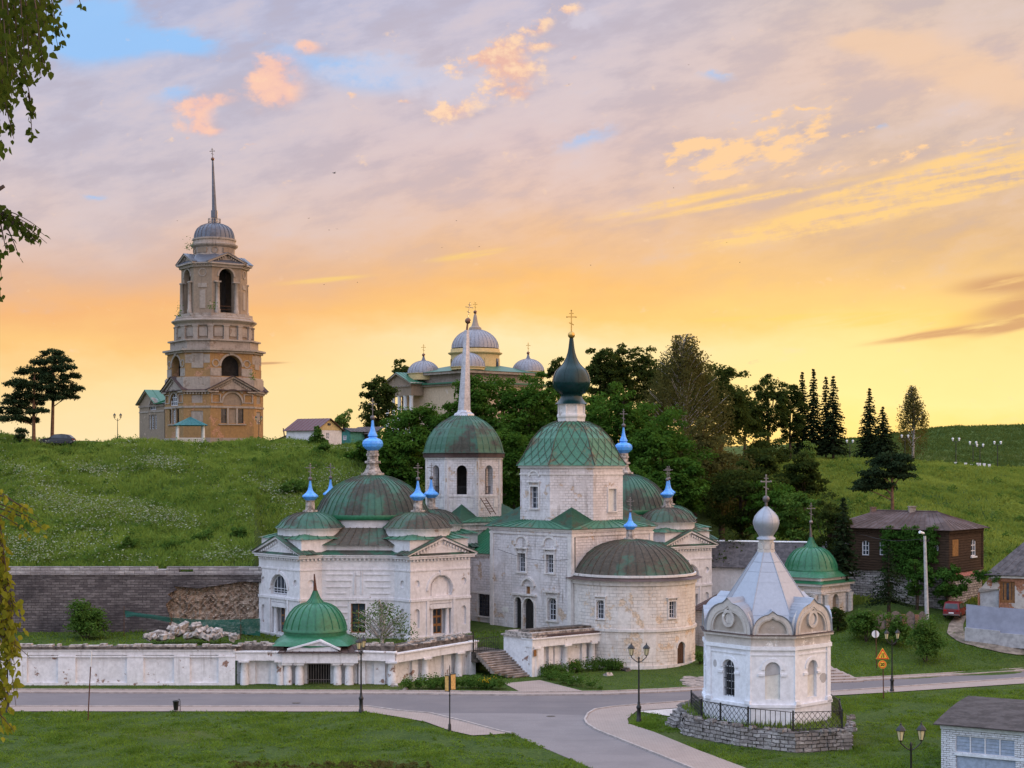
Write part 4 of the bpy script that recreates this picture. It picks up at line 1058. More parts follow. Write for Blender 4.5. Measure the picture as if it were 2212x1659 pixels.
for w_ in TW:
 zb_ = 16.35; zt_ = 19.55
 hol = [arch(w_.L / 2, 1.12, zb_, zt_)]
 w_.wall(tb, rect(0, w_.L, 13.2, tz1), hol, .8)
 w_.poly(tin, arch(w_.L / 2, 1.12, zb_, zt_), -1.6)
 w_.box(tt, .1, .25, 13.9, 20.3, 0, .07); w_.box(tt, w_.L - .25, w_.L - .1, 13.9, 20.3, 0, .07)
 w_.box(tt, .3, w_.L - .3, 16.1, 16.25, 0, .06)
 for q in (.45, w_.L - 1.05): w_.box(tt, q, q + .6, 14.9, 15.9, 0, .05)
part('octagon_wall', tb, M['church'], belfry)
mb = MB(); mb.prism(ngon(TC, 2.6, 8, ph8), 14, 20.9); part('inner_core', mb, M['dark'], belfry)
tt.band(to, 20.2, 20.4, .12); part('octagon_trim', tt, M['trim'], belfry)
mb = MB(); mb.band(to, 20.4, tz1, .30, 0, -.5); part('cornice', mb, M['brownroof'], belfry)
for w_ in (face_of(TW, nL), face_of(TW, (nL + nR).normalized()), face_of(TW, nR)):
 mb = MB()
 w_.box(mb, w_.L / 2 - .54, w_.L / 2 + .54, 17.15, 17.22, -.4, -.34)
 for k in range(5): w_.box(mb, w_.L / 2 - .45 + k * .22, w_.L / 2 - .42 + k * .22, 16.36, 17.15, -.39, -.35)
 part('railing', mb, M['iron'], belfry)
bp = [(4.75, 0), (4.62, .35), (4.5, .9), (4.15, 1.75), (3.52, 2.65), (2.55, 3.45), (1.5, 4.0), (.95, 4.22)]
bc = (TC.x, TC.y, tz1)
mb = MB(); mb.lathe(bc, [(5.0, -.06)] + bp, 8, ph8, False)
for k in range(8):
 for f in (0, .25, .5, .75):
  pts = []
  for i in range(11):
   r, z = prof_at(bp, i / 10)
   p0 = V2(math.cos(ph8 + k * math.pi / 4), math.sin(ph8 + k * math.pi / 4)) * r; p1 = V2(math.cos(ph8 + (k + 1) * math.pi / 4), math.sin(ph8 + (k + 1) * math.pi / 4)) * r
   q = p0.lerp(p1, f); pts.append((TC.x + q.x, TC.y + q.y, tz1 + z + .02))
  mb.tube(pts, .045, 4)
part('dome_roof', mb, M['greenrust'], belfry)
mb = MB(); mb.lathe(bc, [(1.25, 4.1), (1.15, 4.35), (.85, 4.5), (.72, 4.75)], 8, ph8, False)
Ls = .014
pts = [(TC.x + .30 * (i / 8), TC.y, tz1 + 4.7 + 9.0 * i / 8) for i in range(9)]
mb.tube(pts, [.70 - .42 * i / 8 for i in range(9)], 8, 0, False)
sp_ = part('spire', mb, M['spire'], belfry)
mb = MB(); mb.tube([pts[-1], (TC.x + .38, TC.y, pts[-1][2] + .8)], [.12, .1], 6); mb.sphere((TC.x + .42, TC.y, pts[-1][2] + 1.05), .34, 14); part('ball', mb, M['brownball'], sp_)
mb = MB(); orthodox(mb, (TC.x + .42, TC.y, pts[-1][2] + 1.35), 1.75, .8, .06, 0, (.13, 0)); part('cross', mb, M['cross'], sp_)
lad = root('ladder', tuple(face_of(TW, (nL + nR).normalized()).pt(3.0, 13.2, .5)), 'dark wooden ladder leaning against the foot of the white bell tower', 'ladder')
w_ = face_of(TW, nR); mb = MB()
a0 = P(1038, 1076, w_.p0.y - .15); b0 = P(1060, 1111, w_.p0.y - 1.4)
for o_ in (0, .55): mb.tube([Vector(a0) + Vector((o_, o_ * .6, 0)), Vector(b0) + Vector((o_, o_ * .6, 0))], .05, 5)
for k in range(1, 6):
 q = Vector(a0).lerp(Vector(b0), k / 6); mb.tube([q, q + Vector((.55, .33, 0))], .035, 4)
part('ladder_frame', mb, M['wood'], lad)
def side_chapel(C, ang, label, s=1.0, detail=True):
 r_ = root('side_chapel', (C.x, C.y, 2.6), label, 'chapel')
 A, w, rt_ = 11.4 * s, 7.5 * s, 2.55 * s
 nx = dirv(ang); ny = V2(-nx.y, nx.x)
 P2 = lambda u, v: C + nx * u + ny * v
 def rot(u, v, k):
  for _ in range(k): u, v = -v, u
  return u, v
 poly, poly2, attic = [], [], []
 for k in range(4):
  for u, v in ((A - rt_, -w / 2), (A, -w / 2), (A, w / 2), (A - rt_, w / 2)): poly.append(P2(*rot(u, v, k)))
  for v in (-w / 2, w / 2): attic.append(P2(*rot(A - rt_ - .35, v * .97, k)))
 zc, zb = 10.55, 1.6
 bw, tw = MB(), MB(); ws = walls(poly)
 wins = []
 for i, w_ in enumerate(ws):
  kind = i % 4; hol = []
  L = w_.L; m = L / 2
  if kind == 1:
   vis = w_.n.y < 0
   for q in (.11, .89):
    hol.append((circ(L * q, 8.05, .33, 16), .16))
    hol.append((arch(L * q, .62, 3.75, 5.6), .22))
   hol.append((arch(m, 2.9, 6.75, 8.75, 14), .35))
   hol.append((rect(m - 1.35, m + 1.35, 2.1, 6.0), .75))
  if kind == 3:
   hol.append((rect(m - .72, m + .72, 3.1, 6.0), .4))
  if kind in (0, 2):
   hol.append((circ(L * .5, 8.0, .36, 16), .16)); hol.append((arch(L * .5, .66, 3.75, 5.6), .22))
  hs_ = [h for h, d in hol]
  w_.poly(bw, rect(0, L, zb, zc), 0, hs_)
  for h, d in hol:
   n = len(h)
   bw.add([w_.pt(p[0], p[1], 0) for p in h] + [w_.pt(p[0], p[1], -d) for p in h], [[j, (j + 1) % n, (j + 1) % n + n, j + n] for j in range(n)])
   w_.poly(bw, h, -d)
  if w_.n.y < .1 and detail: wins.append((kind, w_, m))
  w_.box(tw, 0, L, 6.32, 6.55, 0, .12); w_.box(tw, 0, L, 9.25, 9.4, 0, .07); w_.box(tw, 0, L, zb, 2.75, 0, .12); w_.box(tw, 0, L, 2.75, 2.9, 0, .18)
  w_.dent(tw, .1, L - .1, zc - .32, zc - .10, .20, .42)
  if kind == 1:
   w_.ring(tw, m, 7.2 + .1, 1.5, 1.78, 0, .10); w_.box(tw, m - .16, m + .16, 8.75, 9.25, 0, .16)
   for x in (m - 1.8, m + 1.5): w_.box(tw, x, x + .3, 2.9, 6.32, 0, .10)
  if kind == 3:
   surround(w_, tw, m - .72, m + .72, 3.1, 6.0, .2, .06, False); w_.box(tw, m - .2, m + .2, 6.05, 6.32, 0, .10)
   for sg in (-1, 1):
    for j in range(5):
     z = 3.2 + j * .62; w_.box(tw, *sorted((m + sg * 1.05, m + sg * (L / 2 - .45))), z, z + .09, 0, .08)
    for j in range(4):
     z = 6.95 + j * .62; q = .55 + (.55 if j == 0 else .25) * (3 - j) * .4
     w_.box(tw, *sorted((m + sg * q, m + sg * (L / 2 - .45))), z, z + .09, 0, .08)
    w_.box(tw, *sorted((m + sg * .32, m + sg * .40)), 6.9, 9.2, 0, .08)
   w_.box(tw, m - .2, m + .2, 8.75, 9.15, 0, .1)
 part('wall', bw, M['white'], r_)
 tw.band(poly, zc - .10, zc + .10, .34); tw.band(poly, zc + .10, zc + .22, .46)
 pr = MB()
 for k in range(4):
  w_ = ws[k * 4 + 1]; L = w_.L; m = L / 2; ap = zc + .22 + 1.55 * s
  pts = [(-.2, zc + .2), (L + .2, zc + .2), (m, ap)]
  w_.slab(tw, pts, -.4, .05)
  for sg in (-1, 1):
   w_.rake(tw, m, ap, m + sg * (L / 2 + .62), zc + .18, .22, -.3, .42)
   for j in range(1, 11):
    f = j / 11; x = m + sg * (L / 2 + .3) * f; z = ap - (ap - zc - .22) * f
    w_.box(tw, x - .10, x + .10, z - .34, z - .10, 0, .22)
   w_.rake(tw, m, ap - .75, m + sg * L * .24, zc + .5, .07, 0, .08)
   pr.roof(w_.pt(m + sg * (L / 2 + .75), zc + .36, .55), w_.pt(m + sg * (L / 2 + .75), zc + .36, -1.6), w_.pt(m, ap + .30, -1.6), w_.pt(m, ap + .30, .55), 4)
 tr_ = part('trim', tw, M['white'], r_)
 pr.loft(offset(poly, .5), zc + .24, offset(poly, -.75), zc + .72)
 part('cornice_roof', pr, M['greenrust'], r_)
 ab2, ar = MB(), MB()
 ap_ = offset(poly, -.55)
 ab2.prism(ap_, zc - .2, zc + 1.15)
 for k in range(4):
  q = [P2(*rot(u, v, k)) for u, v in ((3.6 * s, -w / 2 + .12), (A - .25, -w / 2 + .12), (A - .25, w / 2 - .12), (3.6 * s, w / 2 - .12))]
  ab2.prism(q, zc + .3, zc + 1.75);
  qq = offset(q, .28); cc = P2(*rot(7.72 * s, 0, k))
  ar.loft(qq, zc + 1.76, [cc + (p - cc) * .55 for p in q], zc + 2.35); ar.flat([qq], zc + 1.755)
  for e in range(4):
   p, p2 = qq[e], qq[(e + 1) % 4]; t_, t2 = (cc + (q[e] - cc) * .55), (cc + (q[(e + 1) % 4] - cc) * .55)
   for f in np.arange(.12, .95, .15):
    a_, b2 = p.lerp(p2, f), t_.lerp(t2, f); ar.tube([(a_.x, a_.y, zc + 1.80), (b2.x, b2.y, zc + 2.39)], .04, 4)
 part('attic_wall', ab2, M['white'], r_); part('attic_roof', ar, M['greengold'], r_)
 zd0 = zc + 1.15
 cr = MB(); apt = attic; inn = [C + (p - C).normalized() * 6.3 * s for p in apt]
 oa = offset(apt, .25)
 cr.loft(oa, zd0, inn, zc + 2.75)
 for e in range(8):
  for f in np.arange(.08, 1, .14):
   a_, b2 = oa[e].lerp(oa[(e + 1) % 8], f), inn[e].lerp(inn[(e + 1) % 8], f); cr.tube([(a_.x, a_.y, zd0 + .03), (b2.x, b2.y, zc + 2.79)], .045, 4)
 part('skirt_roof', cr, M['greenbrown'], r_)
 for k in range(4):
  cc = P2(*rot(7.72 * s, 0, k)); rr_ = 3.25 * s
  mb = MB(); mb.lathe((cc.x, cc.y, 0), [(rr_, zc + 2.0), (rr_, zc + 2.62), (rr_ + .15, zc + 2.66), (rr_ + .15, zc + 2.8)], 36); part('small_drum', mb, M['white'], r_)
  pf = [(rr_ + .28, 0), (rr_ - .05, .22), (rr_ * .86, .72), (rr_ * .68, 1.1), (rr_ * .45, 1.4), (rr_ * .2, 1.55), (.3, 1.58)]
  mb = MB(); mb.lathe((cc.x, cc.y, zc + 2.78), pf, 30); mb.ribs((cc.x, cc.y, zc + 2.78), pf, 24, .06, .05); part('small_dome', mb, M['greenrust'] if k % 2 else M['greenbrown'], r_)
  blue_cupola(r_, (cc.x, cc.y, zc + 2.78 + 1.5), 1.0 * s)
 R_ = 5.85 * s
 mb = MB(); mb.lathe((C.x, C.y, 0), [(R_ - .25, zc + 2.0), (R_ - .25, zc + 3.55)], 48); part('drum', mb, M['white'], r_)
 mb = MB(); mb.lathe((C.x, C.y, 0), [(R_ + .05, zc + 3.5), (R_ + .2, zc + 3.6), (R_ + .1, zc + 4.0)], 48); part('dome_fascia', mb, M['greennew'], r_)
 pf = [(R_ + .1, 0), (R_ * .97, .55), (R_ * .90, 1.35), (R_ * .80, 2.1), (R_ * .66, 2.85), (R_ * .50, 3.4), (R_ * .33, 3.78), (R_ * .2, 3.95), (.9, 4.0)]
 mb = MB(); mb.lathe((C.x, C.y, zc + 4.0), pf, 48); mb.ribs((C.x, C.y, zc + 4.0), pf, 48, .07, .06); part('dome_roof', mb, M['greenrust'], r_)
 blue_cupola(r_, (C.x, C.y, zc + 7.98), 1.0 * s, 1.0, True)
 for kind, w_, m in wins:
  if kind == 1:
   cm = MB()
   for x in (m - 1.0, m + 1.0):
    p = w_.pt(x, 0, -.30); cm.lathe((p.x, p.y, 0), [(.30, 2.1), (.30, 2.9), (.24, 2.95), (.20, 5.3), (.28, 5.45)], 12)
   w_.box(cm, m - 1.35, m + 1.35, 5.5, 5.95, -.6, .05)
   w_.box(cm, m - 1.35, m + 1.35, 2.1, 3.0, -.5, -.38)
   part('portico', cm, M['white'], r_)
   mb = MB(); w_.box(mb, m - .62, m + .62, 2.9, 5.45, -.72, -.66); dd = part('door', mb, M['orangewood'], r_)
   mb = MB()
   for x in (m - .5, m + .08):
    for z in (3.1, 3.95, 4.75): w_.box(mb, x, x + .42, z, z + .6, -.66, -.645)
   part('door_pane', mb, M['glass'], dd)
   if w_.n.x < 0: window(w_, r_, arch(m, 2.6, 6.85, 8.65, 14), .3, (4, 2), arc=True)
   else:
    mb = MB(); w_.slab(mb, arch(m, 1.9, 6.75, 8.5, 12), -.34, -.26); part('blind_lunette', mb, M['white'], r_)
  if kind == 3:
   window(w_, r_, rect(m - .72, m + .72, 3.1, 6.0), .32, (2, 3), 'orangewood', bw=.10)
 return r_
LC = V2(gx(805, 160), 160)
chapelL = side_chapel(LC, 41, 'large white chapel left of the church, with pedimented wings, ribbed green domes and blue cupolas')
RC = V2(gx(1347, 176), 176)
chapelR = side_chapel(RC, 38, 'white domed chapel half hidden behind the church, one pediment showing right of the apse', .93)
TY = 250.0
TS = TY / F
tzv = lambda py: gz(py, TY + min(7.5, max(0.0, (845 - py) / 14)))
TCN = V2(gx(463, TY + 7.5), TY + 7.5)
tR_, tL_ = dirv(34.9), dirv(-55.1)
tower = root('bell_tower', (TCN.x, TCN.y, 22.6), 'tall tiered ochre bell tower with thin spire standing on the left hilltop', 'bell tower')
w1, d1_ = 7.7, 4.6
h1 = w1 / 2 + d1_ / math.sqrt(2)
zg, zs, zc1 = 22.0, tzv(878), tzv(846)
pb = chsq(TCN, tR_, h1, w1); ws = walls(pb)
wb, wt2, wr = MB(), MB(), MB()
TWIN = []
for i, w_ in enumerate(ws):
 L, m = w_.L, w_.L / 2; hol = []
 if i % 2 == 0:
  hol = [(arch(m, 3.3, zs + .25, zs + 2.25, 12, 1.65), .3)]
  hol += [(rect(m - .62, m + .62, 26.3, zs - .35), .3), (rect(m - 2.0, m - 1.0, 26.3, zs - .35), .3), (rect(m + 1.0, m + 2.0, 26.3, zs - .35), .3)]
  for q in (m - 2.85, m + 2.85): hol.append((rect(q - .65, q + .65, zs + .75, zs + 1.95), .12))
 else:
  hol = [(rect(m - .95, m + .95, zs + .6, zs + 1.9), .1), (rect(m - 1.05, m + 1.05, 26.2, zs - .7), .12)]
 w_.poly(wb, rect(0, L, zg, zc1), 0, [h for h, d in hol])
 for h, d in hol:
  n = len(h); wb.add([w_.pt(p[0], p[1], 0) for p in h] + [w_.pt(p[0], p[1], -d) for p in h], [[j, (j + 1) % n, (j + 1) % n + n, j + n] for j in range(n)])
  if not (i % 2) : w_.poly(wb, h, -d)
  else: w_.poly(wt2, h, -d)
 if i % 2 == 0:
  w_.ring(wt2, m, zs + .25 + .35, 1.7, 2.0, 0, .12); w_.ring(wt2, m, zs + .75, 2.15, 2.55, 0, .16, 40, 140)
  for x in (m - .95, m + .65): w_.box(wt2, x, x + .3, 26.2, zs - .2, 0, .1)
  for x in (m - 2.85, m + 2.85):
   w_.box(wt2, x - .85, x + .85, zs + 1.95, zs + 2.1, 0, .08); w_.box(wt2, x - .85, x + .85, zs + .6, zs + .75, 0, .08)
   for y in (x - .85, x + .65): w_.box(wt2, y, y + .2, zs + .75, zs + 1.95, 0, .08)
  w_.box(wt2, m - 2.4, m + 2.4, 26.0, 26.18, 0, .2)
  ap = zc1 + 2.25
  w_.slab(wb, [(-.1, zc1), (L + .1, zc1), (m, ap - .1)], -.5, .02)
  for sg in (-1, 1):
   w_.rake(wt2, m, ap, m + sg * (L / 2 + .7), zc1 + .05, .32, -.3, .5)
   w_.box(wt2, *sorted((m + sg * (L / 2 + .5), m + sg * (L / 2 - 1.3))), zc1 - .1, zc1 + .15, 0, .45)
   for j in range(1, 12):
    f = j / 12; x = m + sg * (L / 2 + .3) * f; z = ap - (ap - zc1) * f
    w_.box(wt2, x - .14, x + .14, z - .4, z - .1, 0, .25)
   wr.roof(w_.pt(m + sg * (L / 2 + .85), zc1 + .30, .7), w_.pt(m + sg * (L / 2 + .85), zc1 + .30, -3), w_.pt(m, ap + .40, -3), w_.pt(m, ap + .40, .7), 5)
  TWIN.append((w_, m))
 else:
  w_.box(wt2, 0, L, zc1 - .05, zc1 + .2, 0, .5); w_.dent(wt2, 0, L, zc1 - .4, zc1 - .1, .3, .5)
 w_.box(wt2, 0, L, zs - .2, zs + .12, 0, .14);
base = part('base_wall', wb, M['ochre'], tower)
wt2.band(pb, zg, zg + 1.9, .22)
part('base_trim', wt2, M['towertrim'], tower)
wr.loft(offset(pb, .55), zc1 + .2, offset(pb, -1.6), zc1 + 1.1); part('base_roof', wr, M['brownroof'], tower)
for w_, m in TWIN:
 if w_.n.y < 0:
  for q0, q1 in ((m - 2.0, m - 1.0), (m + 1.0, m + 2.0)): window(w_, tower, rect(q0, q1, 26.3, zs - .35), .26, (3, 7), 'iron', bw=.06)
  if w_.n.x < 0:
   window(w_, tower, rect(m - .62, m + .62, 26.3, zs - .35), .26, (3, 7), 'frame', bw=.06)
   window(w_, tower, arch(m, 3.3, zs + .25, zs + 2.25, 12, 1.65), .26, (4, 3), bw=.1)
  else:
   mb = MB(); w_.box(mb, m - .62, m + .62, 26.3, zs - .35, -.28, -.1); part('bricked_window', mb, M['ochregrey'], tower)
   mb = MB(); w_.slab(mb, arch(m, 3.3, zs + .25, zs + 2.25, 12, 1.65), -.28, -.15); part('bricked_lunette', mb, M['ochregrey'], tower)
p2 = chsq(TCN, tR_, h1 - .35, 7.5); ws2 = walls(p2); z20, z21 = zc1 + .6, tzv(762)
pm0 = chsq(TCN, tR_, h1 + .05, 7.8)
mb = MB(); mb.prism(pm0, zc1 + .3, tzv(818)); part('tier_plinth', mb, M['towertrim'], tower)
wb, wt2 = MB(), MB()
for i, w_ in enumerate(ws2):
 L, m = w_.L, w_.L / 2; hol = []
 if i % 2 == 0:
  za, zb2 = tzv(813), tzv(771)
  hol = [arch(m, 3.6, za, zb2)]
  w_.ring(wt2, m, zb2 - 1.8, 1.83, 2.15, 0, .1); w_.box(wt2, m - .4, m + .4, zb2 + .05, zb2 + 1.15, 0, .25)
  for q in (m - 2.75, m + 2.75):
   w_.ring(wt2, q, zb2 - 1.3, .48, .66, 0, .1, 0, 360, 20)
   w_.box(wt2, q - .95, q + .95, zb2 - 2.25, zb2 - 2.1, 0, .1); w_.box(wt2, q - .95, q + .95, za, za + 1.3, 0, .08)
 else:
  w_.box(wt2, m - 1.0, m + 1.0, tzv(797), tzv(768), 0, .1); w_.box(wt2, 0, m - 1.0, tzv(787), tzv(770), 0, .05); w_.box(wt2, m + 1.0, L, tzv(787), tzv(770), 0, .05)
 w_.wall(wb, rect(0, L, z20, z21), hol, 1.2)
part('tier_wall', wb, M['ochre'], tower)
wt2.band(p2, z21 - .35, z21, .35); wt2.band(p2, z21, z21 + .3, .75); wt2.band(p2, tzv(820), tzv(815), .25)
part('tier_trim', wt2, M['towertrim'], tower)
mb = MB(); mb.prism(chsq(TCN, tR_, h1 - 1.9, 6.2), z20, z21); part('inner_core', mb, M['dark'], tower)
pa = chsq(TCN, tR_, h1 - .75, 7.1)
mb = MB(); mb.prism(pa, z21 + .3, tzv(742)); mb.band(pa, tzv(742), tzv(739), .4); part('attic', mb, M['towertrim'], tower)
rr = 82 * (TY + 7) / F - .15
mb = MB(); mb.lathe((TCN.x, TCN.y, 0), [(rr, tzv(741)), (rr, tzv(708))], 48); part('round_wall', mb, M['ochregrey'], tower)
ct = (TCN.x, TCN.y, 0)
for k in range(16):
 t = k * 2 * math.pi / 16 + .1; e = V2(math.cos(t), math.sin(t))
 mb = MB()
 mb.obox(TCN + e * (rr + .12), V2(-e.y, e.x), .85, .55, tzv(740), tzv(709)); mb.obox(TCN + e * (rr + .15), V2(-e.y, e.x), 1.05, .7, tzv(711), tzv(708.5)); mb.obox(TCN + e * (rr + .15), V2(-e.y, e.x), 1.05, .7, tzv(741), tzv(738))
 part('pilaster', mb, M['towertrim'], tower)
 t2 = t + math.pi / 16; e2 = V2(math.cos(t2), math.sin(t2))
 if math.sin(t2) < .2:
  mb = MB(); mb.obox(TCN + e2 * (rr - .05), V2(-e2.y, e2.x), 1.35, .35, tzv(732), tzv(714)); part('blind_panel', mb, M['towertrim'], tower)
mb = MB(); k_ = (TY + 7) / F
mb.lathe(ct, [(r * k_, tzv(y)) for r, y in ((83, 709), (84, 705), (86, 703), (91, 699), (91, 697), (84, 694), (84, 691), (80, 689), (80, 687), (76, 686), (76, 683), (70, 682))], 48, 0, False); part('round_cornice', mb, M['towertrim'], tower)
p3 = chsq(TCN, tR_, 62 * k_, 66 * k_); ws3 = walls(p3)
wb, wt2 = MB(), MB(); z30, z31 = tzv(684), tzv(583)
mb = MB(); mb.prism(chsq(TCN, tR_, 72 * k_, 78 * k_), tzv(690), z30 + .1); part('belfry_step', mb, M['towertrim'], tower)
for i, w_ in enumerate(ws3):
 L, m = w_.L, w_.L / 2; hol = []
 if i % 2 == 0:
  hol = [arch(m, 2.6, z30 + .3, tzv(587))]
  w_.ring(wt2, m, tzv(587) - 1.3, 1.33, 1.62, 0, .12)
  for q in (m - 1.65, m + 1.65):
   w_.box(wt2, q - .55, q + .55, tzv(617), tzv(614), -.3, .5)
 else:
  w_.ring(wt2, m, tzv(596), .55, .72, 0, .1, 0, 360, 18); w_.box(wt2, m - .75, m + .75, tzv(628), tzv(619), 0, .1); w_.box(wt2, m - .5, m + .5, tzv(672), tzv(633), 0, .08)
 w_.wall(wb, rect(0, L, z30, z31), hol, .9)
part('belfry_wall', wb, M['ochregrey'], tower)
wt2.band(p3, z31 - .1, z31 + .35, .35); wt2.band(p3, z31 + .35, z31 + .6, .75)
for i, w_ in enumerate(ws3):
 L, m = w_.L, w_.L / 2
 if i % 2 == 0:
  for q in (m - 1.65, m + 1.65):
   p = w_.pt(q, 0, .28); mb = MB()
   mb.lathe((p.x, p.y, 0), [(.45, z30 + .1), (.45, z30 + .7), (.36, z30 + .75), (.30, tzv(618)), (.42, tzv(617))], 12); part('column', mb, M['towertrim'], tower)
  mb = MB(); w_.box(mb, m - 1.1, m + 1.1, z30 + 1.35, z30 + 1.43, -.5, -.42)
  w_.box(mb, m - 1.1, m + 1.1, z30 + .8, z30 + .86, -.5, -.42); part('railing', mb, M['wood'], tower)
  ap = z31 + 2.0
  w_.slab(wt2, [(-.3, z31 + .6), (L + .3, z31 + .6), (m, ap - .1)], -.5, .05)
  for sg in (-1, 1):
   w_.rake(wt2, m, ap, m + sg * (L / 2 + .9), z31 + .45, .28, -.3, .6)
   for j in range(1, 8):
    f = j / 8; x = m + sg * (L / 2 + .5) * f; z = ap - (ap - z31 - .5) * f; w_.box(wt2, x - .12, x + .12, z - .35, z - .05, 0, .3)
 else: w_.dent(wt2, 0, L, z31 + .1, z31 + .32, .5, .45)
part('belfry_trim', wt2, M['towertrim'], tower)
mb = MB()
for i, w_ in enumerate(ws3):
 L, m = w_.L, w_.L / 2
 if i % 2 == 0:
  for sg in (-1, 1): mb.roof(w_.pt(m + sg * (L / 2 + 1.0), z31 + .75, .7), w_.pt(m + sg * (L / 2 + 1.0), z31 + .75, -2), w_.pt(m, z31 + 2.35, -2), w_.pt(m, z31 + 2.35, .7), 4)
mb.loft(offset(p3, .7), z31 + .62, ngon(TCN, 46 * k_, 8, math.atan2(tR_.y, tR_.x) - math.pi / 8), tzv(552)); part('belfry_roof', mb, M['leadroof'], tower)
mb = MB(); mb.prism(ngon(TCN, 1.9, 8), z30, z31); part('inner_core', mb, M['dark'], tower)
mb = MB(); mb.lathe(ct, [(r * k_, tzv(y)) for r, y in ((48, 556), (48, 553), (44, 552), (44, 538), (46, 537), (50, 534), (51, 531), (46, 529), (45, 523), (47, 521), (47, 518), (43, 517))], 40, 0, False); part('drum', mb, M['towertrim'], tower)
for t in (-2.6, -2.0, -1.35, -.7):
 e2 = V2(math.cos(t), math.sin(t)); w_ = W(TCN + e2 * (44 * k_ + .02) - V2(-e2.y, e2.x), TCN + e2 * (44 * k_ + .02) + V2(-e2.y, e2.x))
 mb = MB()
 if t in (-2.6, -1.35): w_.ring(mb, 1, tzv(545), .42, .58, -.2, .1, 0, 360, 16); part('medallion', mb, M['ochregrey'], tower)
 else: w_.box(mb, .1, 1.9, tzv(550), tzv(540), -.3, .06); part('blind_panel', mb, M['ochregrey'], tower)
pf = [(43 * k_, 0), (42.5 * k_, .6), (40 * k_, 1.25), (36 * k_, 1.8), (29 * k_, 2.25), (20 * k_, 2.55), (11 * k_, 2.7), (7 * k_, 2.72)]
mb = MB(); cd = (TCN.x, TCN.y, tzv(518.5)); mb.lathe(cd, pf, 40); mb.ribs(cd, pf, 24, .12, .08); part('dome_roof', mb, M['leadroof'], tower)
mb = MB()
for k in range(8):
 t = k * math.pi / 4; mb.tube([(TCN.x + 13 * k_ * math.cos(t), TCN.y + 13 * k_ * math.sin(t), tzv(487)), (TCN.x + 13 * k_ * math.cos(t), TCN.y + 13 * k_ * math.sin(t), tzv(473))], .06, 4)
for y in (473, 480): mb.tube([(TCN.x + 13 * k_ * math.cos(k * math.pi / 8), TCN.y + 13 * k_ * math.sin(k * math.pi / 8), tzv(y)) for k in range(17)], .05, 4)
part('railing', mb, M['towertrim'], tower)
mb = MB(); mb.lathe(ct, [(6 * k_, tzv(490)), (6 * k_, tzv(471)), (7.2 * k_, tzv(470)), (7.2 * k_, tzv(455)), (5.2 * k_, tzv(454))], 8, .39, False)
mb.tube([(TCN.x, TCN.y, tzv(454)), (TCN.x - 3.5 * k_, TCN.y, tzv(347))], [5.2 * k_, 1.9 * k_], 8); sp_ = part('spire', mb, M['leadroof'], tower)
mb = MB(); mb.sphere((TCN.x - 3.6 * k_, TCN.y, tzv(343.5)), 4 * k_, 12); part('ball', mb, M['brownball'], sp_)
mb = MB(); orthodox(mb, (TCN.x - 3.7 * k_, TCN.y, tzv(340)), 1.5, .75, .1, 0, (-.06, 0)); part('cross', mb, M['cross'], sp_)
n0 = TCN - tR_ * (h1 - .2);
nv = [n0 + tL_ * 6.0, n0 - tL_ * 6.0, n0 - tR_ * 11.3 - tL_ * 6.0, n0 - tR_ * 11.3 + tL_ * 6.0]
WN = W(nv[3], nv[0]); ez = tzv(867)
wb, wt2 = MB(), MB(); m = WN.s(330)
hol = [rect(m - .6, m + .6, 25.6, zs - .9), rect(m - 1.75, m - .85, 25.6, zs - .9), rect(m + .85, m + 1.75, 25.6, zs - .9), arch(m, 3.0, zs - .1, zs + 1.75)]
WN.wall(wb, rect(0, WN.L, zg, ez), hol, .3); mg = WN.s(319)
WN.slab(wb, [(0, ez), (mg * 2, ez), (mg, ez + 2.3)], -.4, 0)
for i in range(3): W(nv[i], nv[(i + 1) % 4]).wall(wb, rect(0, (nv[(i + 1) % 4] - nv[i]).length, zg, ez))
part('nave_wall', wb, M['ochregrey'], tower)
WN.box(wt2, 0, WN.L, zs - .5, zs - .25, 0, .1); WN.ring(wt2, m, zs - .1 + .25, 1.5, 1.8, 0, .1); WN.dent(wt2, 0, WN.L, ez - .4, ez - .1, .25, .5)
for x in (m - .84, m + .62): WN.box(wt2, x, x + .22, 25.6, zs - .9, 0, .08)
for sg in (-1, 1): WN.rake(wt2, mg, ez + 2.3, mg + sg * (mg + .4), ez, .25, -.3, .45)
part('nave_trim', wt2, M['towertrim'], tower)
for h in hol[:3]: window(WN, tower, h, .26, (2, 6), bw=.07)
window(WN, tower, hol[3], .26, (4, 3), bw=.09)
mb = MB()
for sg in (-1, 1): mb.roof(WN.pt(mg + sg * (mg + .5), ez + .12, .6), WN.pt(mg + sg * (mg + .5), ez + .12, -11), WN.pt(mg, ez + 2.65, -11), WN.pt(mg, ez + 2.65, .6), 8)
mb.roof(WN.pt(mg * 2, ez + .1, .5), WN.pt(WN.L, ez + .1, .5), WN.pt(WN.L, ez + 2, -5), WN.pt(mg * 2, ez + 2, -5), 5)
part('nave_roof', mb, M['greennew'], tower)
gY = TY - 8; gc = V2(gx(411, gY), gY); gs = gY / F
gaz = root('gazebo', (gc.x, gc.y, 22.4), 'small open gazebo with blue green pyramid roof and balustrade before the hilltop tower', 'gazebo')
wd = 27 * gs; ga = dirv(14); gp = chsq(gc, ga, wd, wd * 2 - .02)[::2]
gp = [gc + ga * u + V2(-ga.y, ga.x) * v for u, v in ((wd, -wd), (wd, wd), (-wd, wd), (-wd, -wd))]
mb = MB(); zr = gz(919, gY)
for i in range(4):
 A, B = gp[i] + (gp[i] - gc) * .33, gp[(i + 1) % 4] + (gp[(i + 1) % 4] - gc) * .33
 mb.roof((A.x, A.y, zr), (B.x, B.y, zr), (gc.x, gc.y, gz(901, gY)), (gc.x, gc.y, gz(901, gY)), 6, w=.07)
